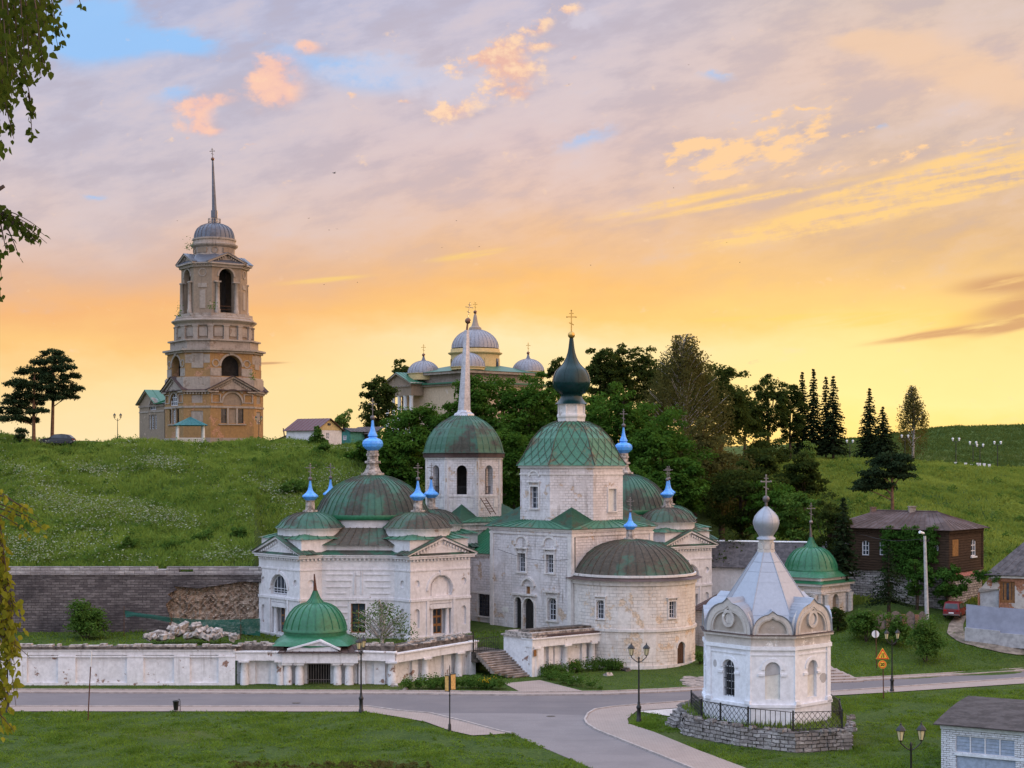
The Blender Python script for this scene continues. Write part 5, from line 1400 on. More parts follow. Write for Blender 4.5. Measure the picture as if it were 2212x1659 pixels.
part('roof', mb, M['bluegreen'], gaz)
for i in range(4):
 mb = MB(); mb.lathe((gp[i].x, gp[i].y, 0), [(.22, 21.6), (.2, zr + .05)], 8); part('post', mb, M['cream'], gaz)
 mb = MB(); w_ = W(gp[i], gp[(i + 1) % 4]); w_.box(mb, 0, w_.L, gz(948, gY), gz(948, gY) + .12, -.1, .1); w_.box(mb, 0, w_.L, 22.3, 22.5, -.12, .12)
 for k in range(1, 14): w_.box(mb, w_.L * k / 14 - .06, w_.L * k / 14 + .06, 22.4, gz(948, gY), -.06, .06)
 part('balustrade', mb, M['cream'], gaz)
KY = 300.0; ks = KY / F; kz = lambda py: gz(py, KY)
KC = V2(gx(1026, KY), KY)
cath = root('cathedral', (KC.x, KC.y, 24), 'pale yellow five-domed cathedral with lavender grey domes half hidden behind the trees', 'cathedral')
M['cathwall'] = plaster('pinkish_yellow_plaster', (.52, .40, .29), dirt=(.30, .24, .2), dirt_amt=.5, peel=(.5, .42, .36), peel_t=.62)
kR, kL = dirv(41), dirv(-49)
hb = 9.4
kq = [KC + kR * hb + kL * hb, KC + kR * hb - kL * hb, KC - kR * hb - kL * hb, KC - kR * hb + kL * hb]
ke = kz(809)
mb = MB(); mb.prism(kq, 23, kz(836)); part('wall', mb, M['cathwall'], cath)
mb = MB(); mb.prism(offset(kq, -.6), kz(836), ke); part('attic', mb, M['towertrim'], cath)
mb = MB(); mb.band(kq, ke - .4, ke + .1, .6); mb.band(kq, kz(838), kz(832), .5)
part('cornice', mb, M['towertrim'], cath)
mb = MB(); mb.loft(offset(kq, .8), ke + .1, [KC + (p - KC) * .35 for p in kq], kz(790) ); part('roof', mb, M['green'], cath)
mb = MB(); mb.band(kq, kz(834), kz(831), .9); part('lower_roof', mb, M['green'], cath)
def kdome(px, rpx, ydrum, ybase, ytop, label=None, depth=KY, big=False):
 s_ = depth / F; c = V2(gx(px, depth), depth); z = lambda py: gz(py, depth)
 R_ = rpx * s_
 mb = MB(); mb.lathe((c.x, c.y, 0), [(R_ * (1.03 if big else .98), ydrum)] + ([(R_ * 1.03, z(768)), (R_ * 1.14, z(765)), (R_ * 1.16, z(763)), (R_ * 1.05, z(762)), (R_ * 1.04, z(755))] if big else [(R_ * .98, z(ybase + 2)), (R_ * 1.05, z(ybase + 1)), (R_ * 1.05, z(ybase))]), 40, 0, False); part('drum', mb, M['yellowwall'], cath)
 H = z(ytop) - z(ybase); pf = [(R_ * math.cos(t), H * math.sin(t)) for t in np.linspace(0, 1.45, 9)]
 mb = MB(); mb.lathe((c.x, c.y, z(ybase)), pf, 40); mb.ribs((c.x, c.y, z(ybase)), pf, 32 if big else 24, .08, .05); d = part('dome', mb, M['lavender'], cath)
 if big:
  for q in range(10):
   t = q * math.pi / 5 + .2; e = V2(math.cos(t), math.sin(t)); mb = MB(); mb.obox(c + e * R_ * 1.03, V2(-e.y, e.x), .9, .16, z(800), z(776)); part('drum_window', mb, M['glass'] if q % 2 else M['yellowwall'], cath)
 zt_ = z(ybase) + pf[-1][1]
 if big:
  mb = MB(); mb.lathe((c.x, c.y, zt_ - .2), [(1.25, 0), (1.2, .5), (.75, .8), (.5, 1.6), (.42, 2.1), (.3, 2.8), (.15, 3.3)], 12, 0, False); part('lantern', mb, M['towertrim'], d); zt_ += 3.1
 else:
  mb = MB(); mb.lathe((c.x, c.y, zt_ - .15), [(.7, 0), (.35, .35), (.16, 1.0)], 10); part('finial', mb, M['leadroof'], d); zt_ += .9
 r = .32 if not big else .36
 mb = MB(); mb.sphere((c.x, c.y, zt_ + r * .7), r, 12); part('ball', mb, M['brownball'], d)
 mb = MB(); orthodox(mb, (c.x, c.y, zt_ + r * 1.5), 1.75, .75, .09, 5); part('cross', mb, M['gold'], d)
kdome(1026.5, 51, kz(806), 753, 711, big=True)
dd = math.sqrt(2) * 7.2
kdome(915, 34.5, kz(822), 807, 779, depth=KY - .8); kdome(1141, 34.5, kz(818), 803, 775, depth=KY + .8); kdome(1011, 37, kz(806), 793, 762, depth=KY - 10)
for px, py0, py1 in ((985, 766, 793), (1070, 768, 792), (1046, 768, 794)):
 pass
KW = W(kq[3], kq[0])
pm = KW.s(886); pz = kz(832)
mb = MB(); pt = MB(); pw = 4.3
KW.slab(mb, rect(pm - pw, pm + pw, pz - 2.2, pz), 0, 3.0); KW.slab(mb, [(pm - pw, pz), (pm + pw, pz), (pm, pz + 2.0)], 0, 2.9)
part('portico_wall', mb, M['ochregrey'], cath)
for sg in (-1, 1): KW.rake(pt, pm, pz + 2.0, pm + sg * (pw + .5), pz - .1, .3, 0, 3.5)
KW.dent(pt, pm - pw, pm + pw, pz - .5, pz - .2, 3.4, .5); part('portico_trim', pt, M['towertrim'], cath)
mb = MB()
for sg in (-1, 1): mb.roof(KW.pt(pm + sg * (pw + .7), pz + .1, 3.6), KW.pt(pm + sg * (pw + .7), pz + .1, -1), KW.pt(pm, pz + 2.4, -1), KW.pt(pm, pz + 2.4, 3.6), 6)
part('portico_roof', mb, M['green'], cath)
for k in range(5):
 p = KW.pt(pm - pw + .5 + k * (2 * pw - 1) / 4, 0, 2.6); mb = MB(); mb.lathe((p.x, p.y, 0), [(.5, 24), (.5, 25), (.42, 25.1), (.36, pz - 2.5), (.5, pz - 2.2)], 12); part('column', mb, M['frame'], cath)
QC = V2(gx(1655, 112.9), 112.9); QZ = 1.35
chp = root('roadside_chapel', (QC.x, QC.y, QZ), 'white eight-sided roadside chapel with silver tent roof and silver onion dome', 'chapel')
qa = -3.5 ; w1, w2 = 4.1, 3.0; half = w1 / 2 + w2 / math.sqrt(2)
qR, qL = dirv(45 + qa), dirv(-45 + qa)
qp = chsq(QC, qR, half, w1); qw = walls(qp)
zw = 7.55
wb, wt_ = MB(), MB(); GREY = []
QL, QM, QR = face_of(qw, qL), face_of(qw, dirv(qa)), face_of(qw, qR)
zst = QM.z(1401, 1.5)
for i, w_ in enumerate(qw):
 L, m = w_.L, w_.L / 2; big = i % 2 == 0
 ah = arch(m, 1.05, 3.1, 5.75)
 w_.wall(wb, rect(0, L, QZ - .3, zw), [ah], .38)
 if w_ is not QL: GREY.append((w_, m, ah, big))
 for sg in (-1, 1): w_.box(wt_, *sorted((m + sg * .55, m + sg * 1.0)), 4.75, 4.92, 0, .09)
 w_.ring(wt_, m, 5.2, .56, .82, 0, .07, 0, 180, 14)
 if big:
  w_.box(wt_, 0, .4, 3.0, zst, 0, .09); w_.box(wt_, L - .4, L, 3.0, zst, 0, .09)
  w_.box(wt_, 0, .5, 2.6, 3.0, 0, .2); w_.box(wt_, L - .5, L, 2.6, 3.0, 0, .2)
wall = part('wall', wb, M['chapel'], chp)
wt_.band(qp, QZ - .3, 2.55, .10); wt_.band(qp, 2.55, 2.75, .20); wt_.band(qp, zst - .12, zst + .14, .16); wt_.band(qp, zst - .5, zst - .42, .06)
part('trim', wt_, M['chapel'], chp)
mb = MB(); mb.band(qp, zst + .14, zw, .05); part('frieze', mb, M['chaptrim'], chp)
mb = MB(); mb.band(qp, zw - .1, zw + .06, .26, 0, -.5); part('cornice', mb, M['chaptrim'], chp)
mb = MB(); mb.loft(offset(qp, .34), zw + .07, offset(qp, -.3), zw + .22); part('eave_roof', mb, M['brownroof'], chp)
for w_, m, ah, big in GREY:
 if w_.n.y > .3: continue
 mb = MB(); w_.poly(mb, [(m - .5, 4.75 if not big else 4.6), (m + .5, 4.9 if not big else 4.7)] + ah[2:-1], -.10 if w_ is QM else -.2); part('grey_patch', mb, M['greystucco'], chp)
 mb = MB(); w_.poly(mb, rect(m - .52, m + .52, 3.1, 4.9), -.14 if w_ is QM else -.24); part('cream_patch', mb, M['cream'], chp)
window(QL, chp, arch(QL.L / 2, 1.05, 3.1, 5.75), .34, (2, 4), 'frame', arc=True)
mb = MB(); m = QL.L / 2
for k in range(4): QL.box(mb, m - .36 + k * .24 - .02, m - .36 + k * .24 + .02, 3.12, 5.3, -.12, -.08)
for z in (3.7, 4.4, 5.1): QL.box(mb, m - .5, m + .5, z - .02, z + .02, -.11, -.07)
part('window_grille', mb, M['iron'], chp)
for x, z, r in ((QL, 5.55, .28),):
 mb = MB(); QL.slab(mb, [(.75 + r * math.cos(t) * .6, 5.35 + r * math.sin(t)) for t in np.linspace(0, 6, 9)], 0, .012); part('bare_patch', mb, M['greystucco'], chp)
mb = MB(); QR.slab(mb, [(3.35 + .42 * math.cos(t) * (1 + .2 * math.sin(3 * t)), 4.35 + .36 * math.sin(t)) for t in np.linspace(0, 6, 11)], 0, .012); part('bare_patch', mb, M['greystucco'], chp)
zk = zw + .12
def ogee(m, hw, z, h, n=9):
 """pointed arch outline"""
 pts = [(m + hw, z)]
 for i in range(1, n):
  t = i / n
  x = hw * (1 - .02 * t) * math.cos(t * math.pi / 2) ** .85
  pts.append((m + x, z + h * .86 * math.sin(t * math.pi / 2) ** .9))
 pts.append((m, z + h))
 return pts + [(2 * m - x, zz) for x, zz in pts[:-1][::-1]]
kr = MB()
for i, w_ in enumerate(qw):
 L, m = w_.L, w_.L / 2; big = i % 2 == 0
 hw, h = (L / 2 - .02, 2.42) if big else (L / 2 - .12, 1.62)
 outl = ogee(m, hw, zk, h); inn = ogee(m, hw * .72, zk + .08, h * .68)
 mb = MB(); w_.poly(mb, outl, .10, [inn[::-1]])
 n = len(inn); mb.add([w_.pt(*p, .10) for p in inn] + [w_.pt(*p, -.06) for p in inn], [[j, (j + 1) % n, (j + 1) % n + n, j + n] for j in range(n)])
 n = len(outl); mb.add([w_.pt(*p, .10) for p in outl] + [w_.pt(*p, -.3) for p in outl], [[j, (j + 1) % n, (j + 1) % n + n, j + n] for j in range(n)])
 o2 = ogee(m, hw * .86, zk + .04, h * .84); o3 = ogee(m, hw * .79, zk + .06, h * .76)
 for o_, (a_, b2) in enumerate(zip(o2[:-1], o2[1:])):
  c_, d_ = o3[o_], o3[o_ + 1]
  mb.hexa([w_.pt(*a_, .09), w_.pt(*b2, .09), w_.pt(*d_, .09), w_.pt(*c_, .09)], [w_.pt(*a_, .15), w_.pt(*b2, .15), w_.pt(*d_, .15), w_.pt(*c_, .15)])
 if big: w_.ring(mb, m, zk + 1.0, .42, .62, -.08, .12, 0, 360, 22, 0, .9);
 gab = part('gable', mb, M['chaptrim'], chp)
 mb = MB(); w_.poly(mb, inn, -.06); part('gable_recess', mb, M['chaprec'], gab)
 if big:
  mb = MB(); w_.slab(mb, circ(m, zk + 1.0, .38, 16, .8), -.05, .02); part('medallion', mb, M['chaptrim'], gab)
 back = w_.pt(m, zk + h + .1, -2.6);
 for (a_, b2) in zip(outl[:-1], outl[1:]):
  p, q = w_.pt(a_[0] + (a_[0] - m) * .05, a_[1] + .08, .2), w_.pt(b2[0] + (b2[0] - m) * .05, b2[1] + .08, .2)
  kb = 2.2 if big else 1.7
  r_, s_ = w_.pt(m + (b2[0] - m) * .55, b2[1] + .08, -kb), w_.pt(m + (a_[0] - m) * .55, a_[1] + .08, -kb)
  kr.quad(p, q, r_, s_)
  kr.quad(w_.pt(a_[0] + (a_[0] - m) * .05, a_[1] + .08, .2), w_.pt(b2[0] + (b2[0] - m) * .05, b2[1] + .08, .2), w_.pt(b2[0], b2[1], .1), w_.pt(a_[0], a_[1], .1))
part('gable_hood', kr, M['silver'], chp)
qph = math.atan2(qR.y, qR.x)
tp = [(4.15, 8.0), (3.05, 9.75), (.60, 13.35)]
mb = MB(); mb.lathe((QC.x, QC.y, 0), tp, 8, qph - math.pi / 8, False)
for k in range(8):
 t = qph - math.pi / 8 + k * math.pi / 4
 mb.tube([(QC.x + r * math.cos(t), QC.y + r * math.sin(t), z + .02) for r, z in tp], .035, 4)
 t2 = t + math.pi / 4
 for f in (.1, .24, .40, .55, .70, .84):
  r, z = 3.9 * (1 - f) + .6 * f, 8.40 * (1 - f) + 13.35 * f
  a_ = V2(math.cos(t), math.sin(t)) * r; b2 = V2(math.cos(t2), math.sin(t2)) * r
  mb.tube([(QC.x + a_.x, QC.y + a_.y, z + .03), (QC.x + b2.x, QC.y + b2.y, z + .03)], .016, 4)
part('tent_roof', mb, M['silver'], chp)
mb = MB(); mb.lathe((QC.x, QC.y, 0), [(.66, 13.25), (.66, 13.45), (.56, 13.5), (.56, 14.15), (.62, 14.28)], 8, qph - math.pi / 8, False)
for k in range(8):
 e = V2(math.cos(qph + k * math.pi / 4), math.sin(qph + k * math.pi / 4)); w_ = W(QC + e * .55 - V2(-e.y, e.x) * .22, QC + e * .55 + V2(-e.y, e.x) * .22); w_.slab(mb, ogee(.22, .2, 13.5, .5, 5), -.05, .04)
part('neck', mb, M['chaptrim'], chp)
KO = .94
op = [(.74, 14.2), (.72, 14.3), (.55, 14.42), (.62, 14.55), (.90, 14.95), (1.03, 15.35), (1.02, 15.58), (.90, 15.9), (.66, 16.18), (.38, 16.42), (.20, 16.55), (.14, 16.6)]
op = [(r * KO, z) for r, z in op]
mb = MB(); mb.lathe((QC.x, QC.y, 0), op, 16, qph - math.pi / 8, True); mb.ribs((QC.x, QC.y, 0), op[2:], 8, .03, .012, qph - math.pi / 8); od = part('onion_dome', mb, M['silver'], chp)
mb = MB(); mb.tube([(QC.x, QC.y, 16.5), (QC.x, QC.y, 17.0)], .1, 8); mb.sphere((QC.x, QC.y, 17.15), .26, 14); part('ball', mb, M['ball'], od)
mb = MB(); orthodox(mb, (QC.x, QC.y, 17.38), 1.5, .7, .09, 0); part('cross', mb, M['cross'], od)
def PT(px, py, z): Y = (CZ - z) * F / (py - HZ); return V2(gx(px, Y), Y)
plat = [PT(1480, 1547, 1.35), PT(1520, 1556, 1.35), PT(1600, 1570, 1.35), PT(1718, 1583, 1.35), PT(1838, 1577, 1.35), V2(24.6, 112), V2(24.2, 119.5), V2(21, 122.5), V2(14.5, 121.5), V2(12.6, 117)]
plat = [Vector((p.x, p.y)) for p in plat]
mb = MB(); n = len(plat)
pz0, pz1 = -.2, 1.3
layers = 6
vs = []
for j in range(layers + 1):
 f = j / layers; o = offset(plat, .12 * (1 - f))
 vs.append([(p, pz0 + (pz1 - pz0) * f) for p in o])
for i in range(n):
 a_, b2 = i, (i + 1) % n
 L = (plat[b2] - plat[a_]).length; m_ = max(2, int(L / .55))
 for j in range(layers):
  pts = []
  for k in range(m_ + 1):
   f = k / m_
   lo = vs[j][a_][0].lerp(vs[j][b2][0], f); hi = vs[j + 1][a_][0].lerp(vs[j + 1][b2][0], f)
   pts.append((lo, vs[j][a_][1], hi, vs[j + 1][a_][1]))
  for k in range(m_):
   (l0, z0_, h0, z1_), (l1, _, h1_, _) = pts[k], pts[k + 1]
   jit = rnd.uniform(-.05, .09); nn = (l1 - l0).normalized(); nn = V2(nn.y, -nn.x) * jit
   mb.quad((l0.x + nn.x, l0.y + nn.y, z0_), (l1.x + nn.x, l1.y + nn.y, z0_), (h1_.x + nn.x, h1_.y + nn.y, z1_ + .01), (h0.x + nn.x, h0.y + nn.y, z1_ + .01))
   mb.quad((h0.x + nn.x, h0.y + nn.y, z1_ + .01), (h1_.x + nn.x, h1_.y + nn.y, z1_ + .01), (h1_.x - nn.x * 4 - .0, h1_.y + .3, z1_ + .01), (h0.x - nn.x * 4, h0.y + .3, z1_ + .01))
mb.flat([offset(plat, -.02)], pz1 + .005)
for i in range(60):
 e = rnd.randrange(5); f = rnd.random(); c = plat[e].lerp(plat[e + 1], f) if e < 8 else plat[0]
 q = rnd.uniform(.18, .38); mb.obox(c + V2(rnd.uniform(-.1, .25), rnd.uniform(0, .3)), V2(math.cos(i), math.sin(i)), q * 1.6, q, pz1 - .05, pz1 + rnd.uniform(.06, .24))
pf_o = tag(part('stone_platform', mb, M['platstone'], None, None, (18.5, 112, 0)), 'rough grey stone platform under the white chapel, its front edge crumbling', 'platform')
mb = MB()
for k in range(4): mb.obox(V2(12.75 - .22 * k, 115.6 - .02 * k), V2(-.3, .95), 1.9 - .15 * k, .7, -.05, 1.15 - .28 * k)
tag(part('stone_steps', mb, M['platstone'], None, None, (12.2, 116.2, 0)), 'short rough stone steps at the left end of the chapel platform', 'steps')
for i in range(14):
 pass
rng = np.random.default_rng(3); n = 2600; th = rng.uniform(0, 6.283, n); ex = rng.uniform(4.7, 6.9, n)
X = QC.x + np.sin(th) * ex; Yv = QC.y - np.cos(th) * ex; kk = inpoly(X, Yv, [(p.x, p.y) for p in offset(plat, -.25)]); X, Yv = X[kk], Yv[kk]; n = len(X); hh = rng.uniform(.12, .55, n); a_ = rng.uniform(0, 3.14, n)
B = np.stack([X, Yv, np.full(n, 1.3)], -1); T = np.stack([np.cos(a_) * .05, np.sin(a_) * .05, a_ * 0], -1); tip = B + np.stack([rng.normal(0, .1, n), rng.normal(0, .1, n), hh], -1)
o = stuff(npmesh('platform_grass', np.stack([B - T, B + T, tip], 1).reshape(-1, 3), np.arange(3 * n).reshape(n, 3), M['meadow'])); o['label'] = 'tufts of grass growing on the stone platform'; o['category'] = 'grass'
fpts = [p + (QC - p).normalized() * .55 for p in [V2(13.0, 116.0), PT(1500, 1551, 1.35), PT(1545, 1561, 1.35), PT(1612, 1571, 1.35), PT(1718, 1581, 1.35), PT(1832, 1577, 1.35), V2(24.3, 111.5), V2(24.0, 118)]]
fen = root('iron_fence', (fpts[0].x, fpts[0].y, pz1), 'black wrought iron fence with curved bars round the white chapel', 'fence')
for i in range(len(fpts) - 1):
 w_ = W(fpts[i], fpts[i + 1]); L = w_.L; zb, ztp = pz1 + .12, pz1 + 1.32
 mb = MB()
 for z in (zb, ztp - .02): w_.box(mb, 0, L, z - .022, z + .022, -.02, .02)
 nn = max(3, int(L / .36))
 wavy = i != 3
 for k in range(nn):
  x0_, x1_ = L * k / nn, L * (k + 1) / nn; xm = (x0_ + x1_) / 2
  if wavy:
   for sg in (-1, 1):
    pts = []
    for q in range(9):
     t = q / 8; off = math.cos(t * 2.6 * math.pi) * .5
     pts.append(w_.pt(xm + sg * off * (x1_ - x0_) * .92, zb + (ztp - zb) * t, 0))
    mb.tube(pts, .018, 4)
  else: w_.box(mb, xm - .018, xm + .018, zb, ztp, -.018, .018)
 part('fence_panel', mb, M['iron'], fen)
 mb = MB(); w_.box(mb, -.05, .05, pz1 - .1, ztp + .1, -.05, .05); part('post', mb, M['iron'], fen)
mb = MB(); tr2 = MB()
WA = W((-100, 137.0), (gx(508, 137), 137.0)); H0, H1 = -.2, 3.05
sA = lambda px: WA.s(px)
edges = [(58, 125), (163, 274), (310, 376), (410, 472)]
hol = [rect(sA(a_), sA(b2), gz(1475, 137), gz(1415, 137)) for a_, b2 in edges]
x = sA(58) - 1.5; left_h = []
while x > 6:
 left_h.append(rect(x - 3.6, x, gz(1475, 137), gz(1415, 137))); x -= 5.0
fw = root('boundary_wall', (gx(508, 137), 137, 0), 'long low white boundary wall with recessed flaking panels beside the road', 'wall')
WA.poly(mb, rect(0, WA.L, H0, H1), 0, hol + left_h)
for h in hol + left_h:
 n = 4; mb.add([WA.pt(p[0], p[1], 0) for p in h] + [WA.pt(p[0], p[1], -.22) for p in h], [[j, (j + 1) % n, (j + 1) % n + n, j + n] for j in range(n)]); WA.poly(mb, h, -.22)
part('wall', mb, M['wallwhite'], fw)
WA.box(tr2, 0, WA.L, H1, H1 + .18, -.6, .10); WA.box(tr2, 0, WA.L, H1 - .55, H1 - .42, 0, .06); part('cornice', tr2, M['wallwhite'], fw)
cp = MB(); rdm = random.Random(5); x = WA.L - 28
WA.box(cp, 0, WA.L, H1 + .18, H1 + .38, -.85, .22)
part('coping_roof', cp, M['darkstone'], fw)
cp = MB(); x = WA.L - 27
while x < WA.L - .2:
 l_ = rdm.uniform(.3, 1.2); h_ = rdm.uniform(.10, .26)
 if rdm.random() < .8: WA.box(cp, x, x + l_ - .04, H1 + .38, H1 + .38 + h_, -.75 + rdm.uniform(0, .2), .02 + rdm.uniform(-.1, .12))
 x += l_
part('coping_stones', cp, M['stone'], fw)
GC = V2(gx(681, 140.5), 140.5)
gp_ = root('gate_pavilion', (GC.x, GC.y, 0), 'white columned gate pavilion with bright green ribbed dome and pointed spike beside the road', 'pavilion')
mb = MB(); tb2 = MB()
WG = W((gx(613, 137.2), 137.2), (gx(770, 137.2), 137.2)); sg_ = WG.s
ztop, zent = gz(1409, 137.2), gz(1432, 137.2)
a0, a1 = sg_(661), sg_(711)
mb.prism([WG.pt(0, 0, -.9), WG.pt(a0, 0, -.9), WG.pt(a0, 0, -6), WG.pt(0, 0, -6)], -.1, zent); mb.prism([WG.pt(a1, 0, -.9), WG.pt(WG.L, 0, -.9), WG.pt(WG.L, 0, -6), WG.pt(a1, 0, -6)], -.1, zent)
part('wall', mb, M['wallwhite'], gp_)
WG.box(tb2, -.15, WG.L + .15, zent, ztop - .12, -6, .25); WG.box(tb2, -.35, WG.L + .35, ztop - .12, ztop, -6, .45)
part('entablature', tb2, M['wallwhite'], gp_)
mb = MB(); WG.box(mb, a0, a1, 0, zent, -2.1, -2.0); part('dark_recess', mb, M['dark'], gp_)
mb = MB()
for k in range(9): WG.box(mb, a0 + (a1 - a0) * (k + .5) / 9 - .02, a0 + (a1 - a0) * (k + .5) / 9 + .02, .02, zent - .02, -.75, -.71)
for z in (.35, 1.75): WG.box(mb, a0, a1, z, z + .05, -.77, -.70)
part('gate_grille', mb, M['cross'], gp_)
for px in (620.5, 646, 728, 753.5):
 p = WG.pt(sg_(px), 0, -.28); mb = MB(); mb.lathe((p.x, p.y, 0), [(.40, -.1), (.40, .15), (.37, .5), (.385, 1.1), (.31, zent - .25), (.36, zent - .2)], 16); mb.obox((p.x, p.y), (1, 0), .95, .85, zent - .2, zent - .002); part('column', mb, M['wallwhite'], gp_)
mb = MB(); WG.slab(mb, [(-.2, ztop), (sg_(735), ztop), (sg_(728), ztop + .25), (sg_(692), ztop + 1.0), (sg_(690), ztop + 1.0)], -1.2, .3)
WG.rake(mb, sg_(692), ztop + .98, sg_(622), ztop + .22, .16, -1.2, .5); WG.rake(mb, sg_(692), ztop + .98, sg_(736), ztop + .22, .16, -1.2, .5)
part('pediment', mb, M['frame'], gp_)
mb = MB(); mb.roof(WG.pt(-.5, ztop + .02, .6), WG.pt(WG.L + .7, ztop + .02, .6), WG.pt(WG.L, ztop + .55, -1.2), WG.pt(0, ztop + .55, -1.2), 12); part('porch_roof', mb, M['brownroof'], gp_)
gz_ = lambda py: gz(py, 140.5); gk = 140.5 / F
sk = [V2(GC.x + u, GC.y + v) for u, v in ((3.6, -3.4), (3.6, 3.4), (-3.6, 3.4), (-3.6, -3.4))]
mb = MB()
ro = [(88, 1387), (80, 1378), (72, 1371), (67, 1367)]
for (r0_, y0_), (r1_, y1_) in zip(ro[:-1], ro[1:]):
 pass
n = 48; prev = None
for f, y in ((0, 1389), (.35, 1380), (.7, 1374), (1, 1369)):
 ring_ = []
 for i in range(n):
  t = 2 * math.pi * i / n; c_, s_ = math.cos(t), math.sin(t); k_sq = 1 / max(abs(c_), abs(s_)) ** .75
  r_ = (88 * gk * k_sq * 1.0) * (1 - f) + 67.5 * gk * f
  ring_.append((GC.x + r_ * c_, GC.y + r_ * s_, gz_(y) + (.12 * abs(math.sin(2 * t)) * (1 - f))))
 if prev: mb.add(prev + ring_, [[i, (i + 1) % n, (i + 1) % n + n, i + n] for i in range(n)])
 prev = ring_
mb.lathe((GC.x, GC.y, 0), [(67.5 * gk, gz_(1370)), (67.5 * gk, gz_(1359))], 48)
part('skirt_roof', mb, M['greennew'], gp_)
def green_dome(ob, c, k, z, tip, spike=True):
 pf = [(69.5 * k, z(1361)), (69 * k, z(1357)), (67.5 * k, z(1355)), (66 * k, z(1347)), (61.5 * k, z(1335)), (54 * k, z(1323)), (44 * k, z(1312)), (32 * k, z(1305)), (19 * k, z(1301.5))]
 mb = MB(); mb.lathe((c.x, c.y, 0), pf, 48); mb.ribs((c.x, c.y, 0), pf[2:], 22, .07, .06); d = part('dome', mb, M['greennew'], ob)
 mb = MB(); q = [(18.5 * k, z(1302)), (17.5 * k, z(1300)), (11 * k, z(1292)), (6 * k, z(1281)), (4.2 * k, z(1276))]
 mb.lathe((c.x, c.y, 0), q, 24); mb.ribs((c.x, c.y, 0), q, 16, .05, .03); part('dome_cap', mb, M['greennew'], d)
 mb = MB(); mb.tube([(c.x, c.y, z(1279)), (c.x - .1 * k * 20, c.y, z(1240))], [4.4 * k, 1.2 * k], 10); part('spike', mb, M['rust' if spike else 'ball'], d)
 return d
green_dome(gp_, GC, gk, gz_, 1240)
def bay(p0, p1, zt0, zt1, cols, label, setback=.8, back=True, name='colonnade_wall'):
 """low wall with a beam on short columns; top may slope"""
 w_ = W(p0, p1); ro_ = root(name, (p0[0], p0[1], 0), label, 'wall')
 mb = MB(); w_.slab(mb, [(0, -.6), (w_.L, -.6), (w_.L, zt1 - .8), (0, zt0 - .8)], -setback - .5, -setback); part('back_wall', mb, M['wallwhite'], ro_)
 mb = MB(); w_.slab(mb, [(-.05, zt0 - .85), (w_.L + .05, zt1 - .85), (w_.L + .05, zt1 - .12), (-.05, zt0 - .12)], -setback - .3, .12)
 w_.slab(mb, [(-.15, zt0 - .12), (w_.L + .15, zt1 - .12), (w_.L + .15, zt1), (-.15, zt0)], -setback - .5, .28); part('beam', mb, M['wallwhite'], ro_)
 for px, r_, sq_ in cols:
  s_ = w_.s(px); zt_ = (zt0 + (zt1 - zt0) * s_ / w_.L) - .85
  p = w_.pt(s_, 0, -.22); mb = MB()
  if sq_: w_.box(mb, s_ - r_, s_ + r_, -.6, zt_, -setback, -setback + .28)
  else:
   mb.lathe((p.x, p.y, 0), [(r_ * 1.1, -.6), (r_ * 1.05, .3), (r_, 1.0), (r_ * .86, zt_ - .2), (r_ * 1.05, zt_ - .16)], 14); mb.obox((p.x, p.y), w_.d, r_ * 2.6, r_ * 2.4, zt_ - .16, zt_ - .002)
  part('pier' if sq_ else 'column', mb, M['wallwhite'], ro_)
 return ro_, w_
b1, bw1 = bay((gx(508, 137.2), 137.2), (gx(612, 137.2), 137.2), gz(1406, 137.2), gz(1406, 137.2), [(527, .36, 0), (604, .34, 0), (540, .4, 1), (590, .3, 1)], 'low white wall bay with stub columns between the panelled wall and the green domed pavilion')
b2_, bw2 = bay((gx(771, 137.2), 137.2), (gx(852, 137.0), 137.0), gz(1405, 137.2), gz(1408, 137.0), [(780, .3, 1), (818, .5, 1), (846, .40, 0)], 'broken white wall bay just right of the green domed pavilion')
b3, bw3 = bay((gx(855, 137.3), 137.3), (gx(1028, 144.2), 144.2), gz(1411, 137.3), gz(1383, 144.2), [(922, .36, 0), (994, .36, 0), (1013, .42, 1), (905, .35, 1), (975, .45, 1), (866, .3, 1)], 'white wall with stub columns leading obliquely up to the entrance stairs')
mb = MB(); bw3.box(mb, bw3.L - .75, bw3.L, -.6, 3.2, -1.6, -.02); part('end_pier', mb, M['wallwhite'], b3)
rdm = random.Random(9)
for ro_, w_, za, zb_ in ((b1, bw1, gz(1406, 137), gz(1406, 137)), (b2_, bw2, gz(1405, 137), gz(1408, 137)), (b3, bw3, gz(1411, 137.3), gz(1383, 144.2))):
 mb = MB(); w_.slab(mb, [(0, za), (w_.L, zb_), (w_.L, zb_ + .45), (0, za + .45)], -2.3, -.25); part('coping_roof', mb, M['darkstone'], ro_)
 mb = MB(); x = .1
 for row in range(3):
  x = rdm.uniform(0, .4)
  while x < w_.L - .5:
   l_ = rdm.uniform(.25, .8); zz = za + (zb_ - za) * x / w_.L + .40 + row * .02
   if rdm.random() < .6: w_.box(mb, x, x + l_ - .06, zz, zz + rdm.uniform(.08, .24), -.6 - row * .6, -.25 - row * .6 + rdm.uniform(0, .1))
   x += l_
 part('coping_stones', mb, M['stone'], ro_)
dS = V2(1, .82).normalized(); nS = V2(dS.y, -dS.x)
st = root('entrance_stairs', (gx(1090, 144), 144, 0), 'worn stone entrance stairs rising between the white walls to the church court', 'stairs')
topL = V2(gx(1029, 143.2), 143.2); NS = 12; zt0 = 2.1
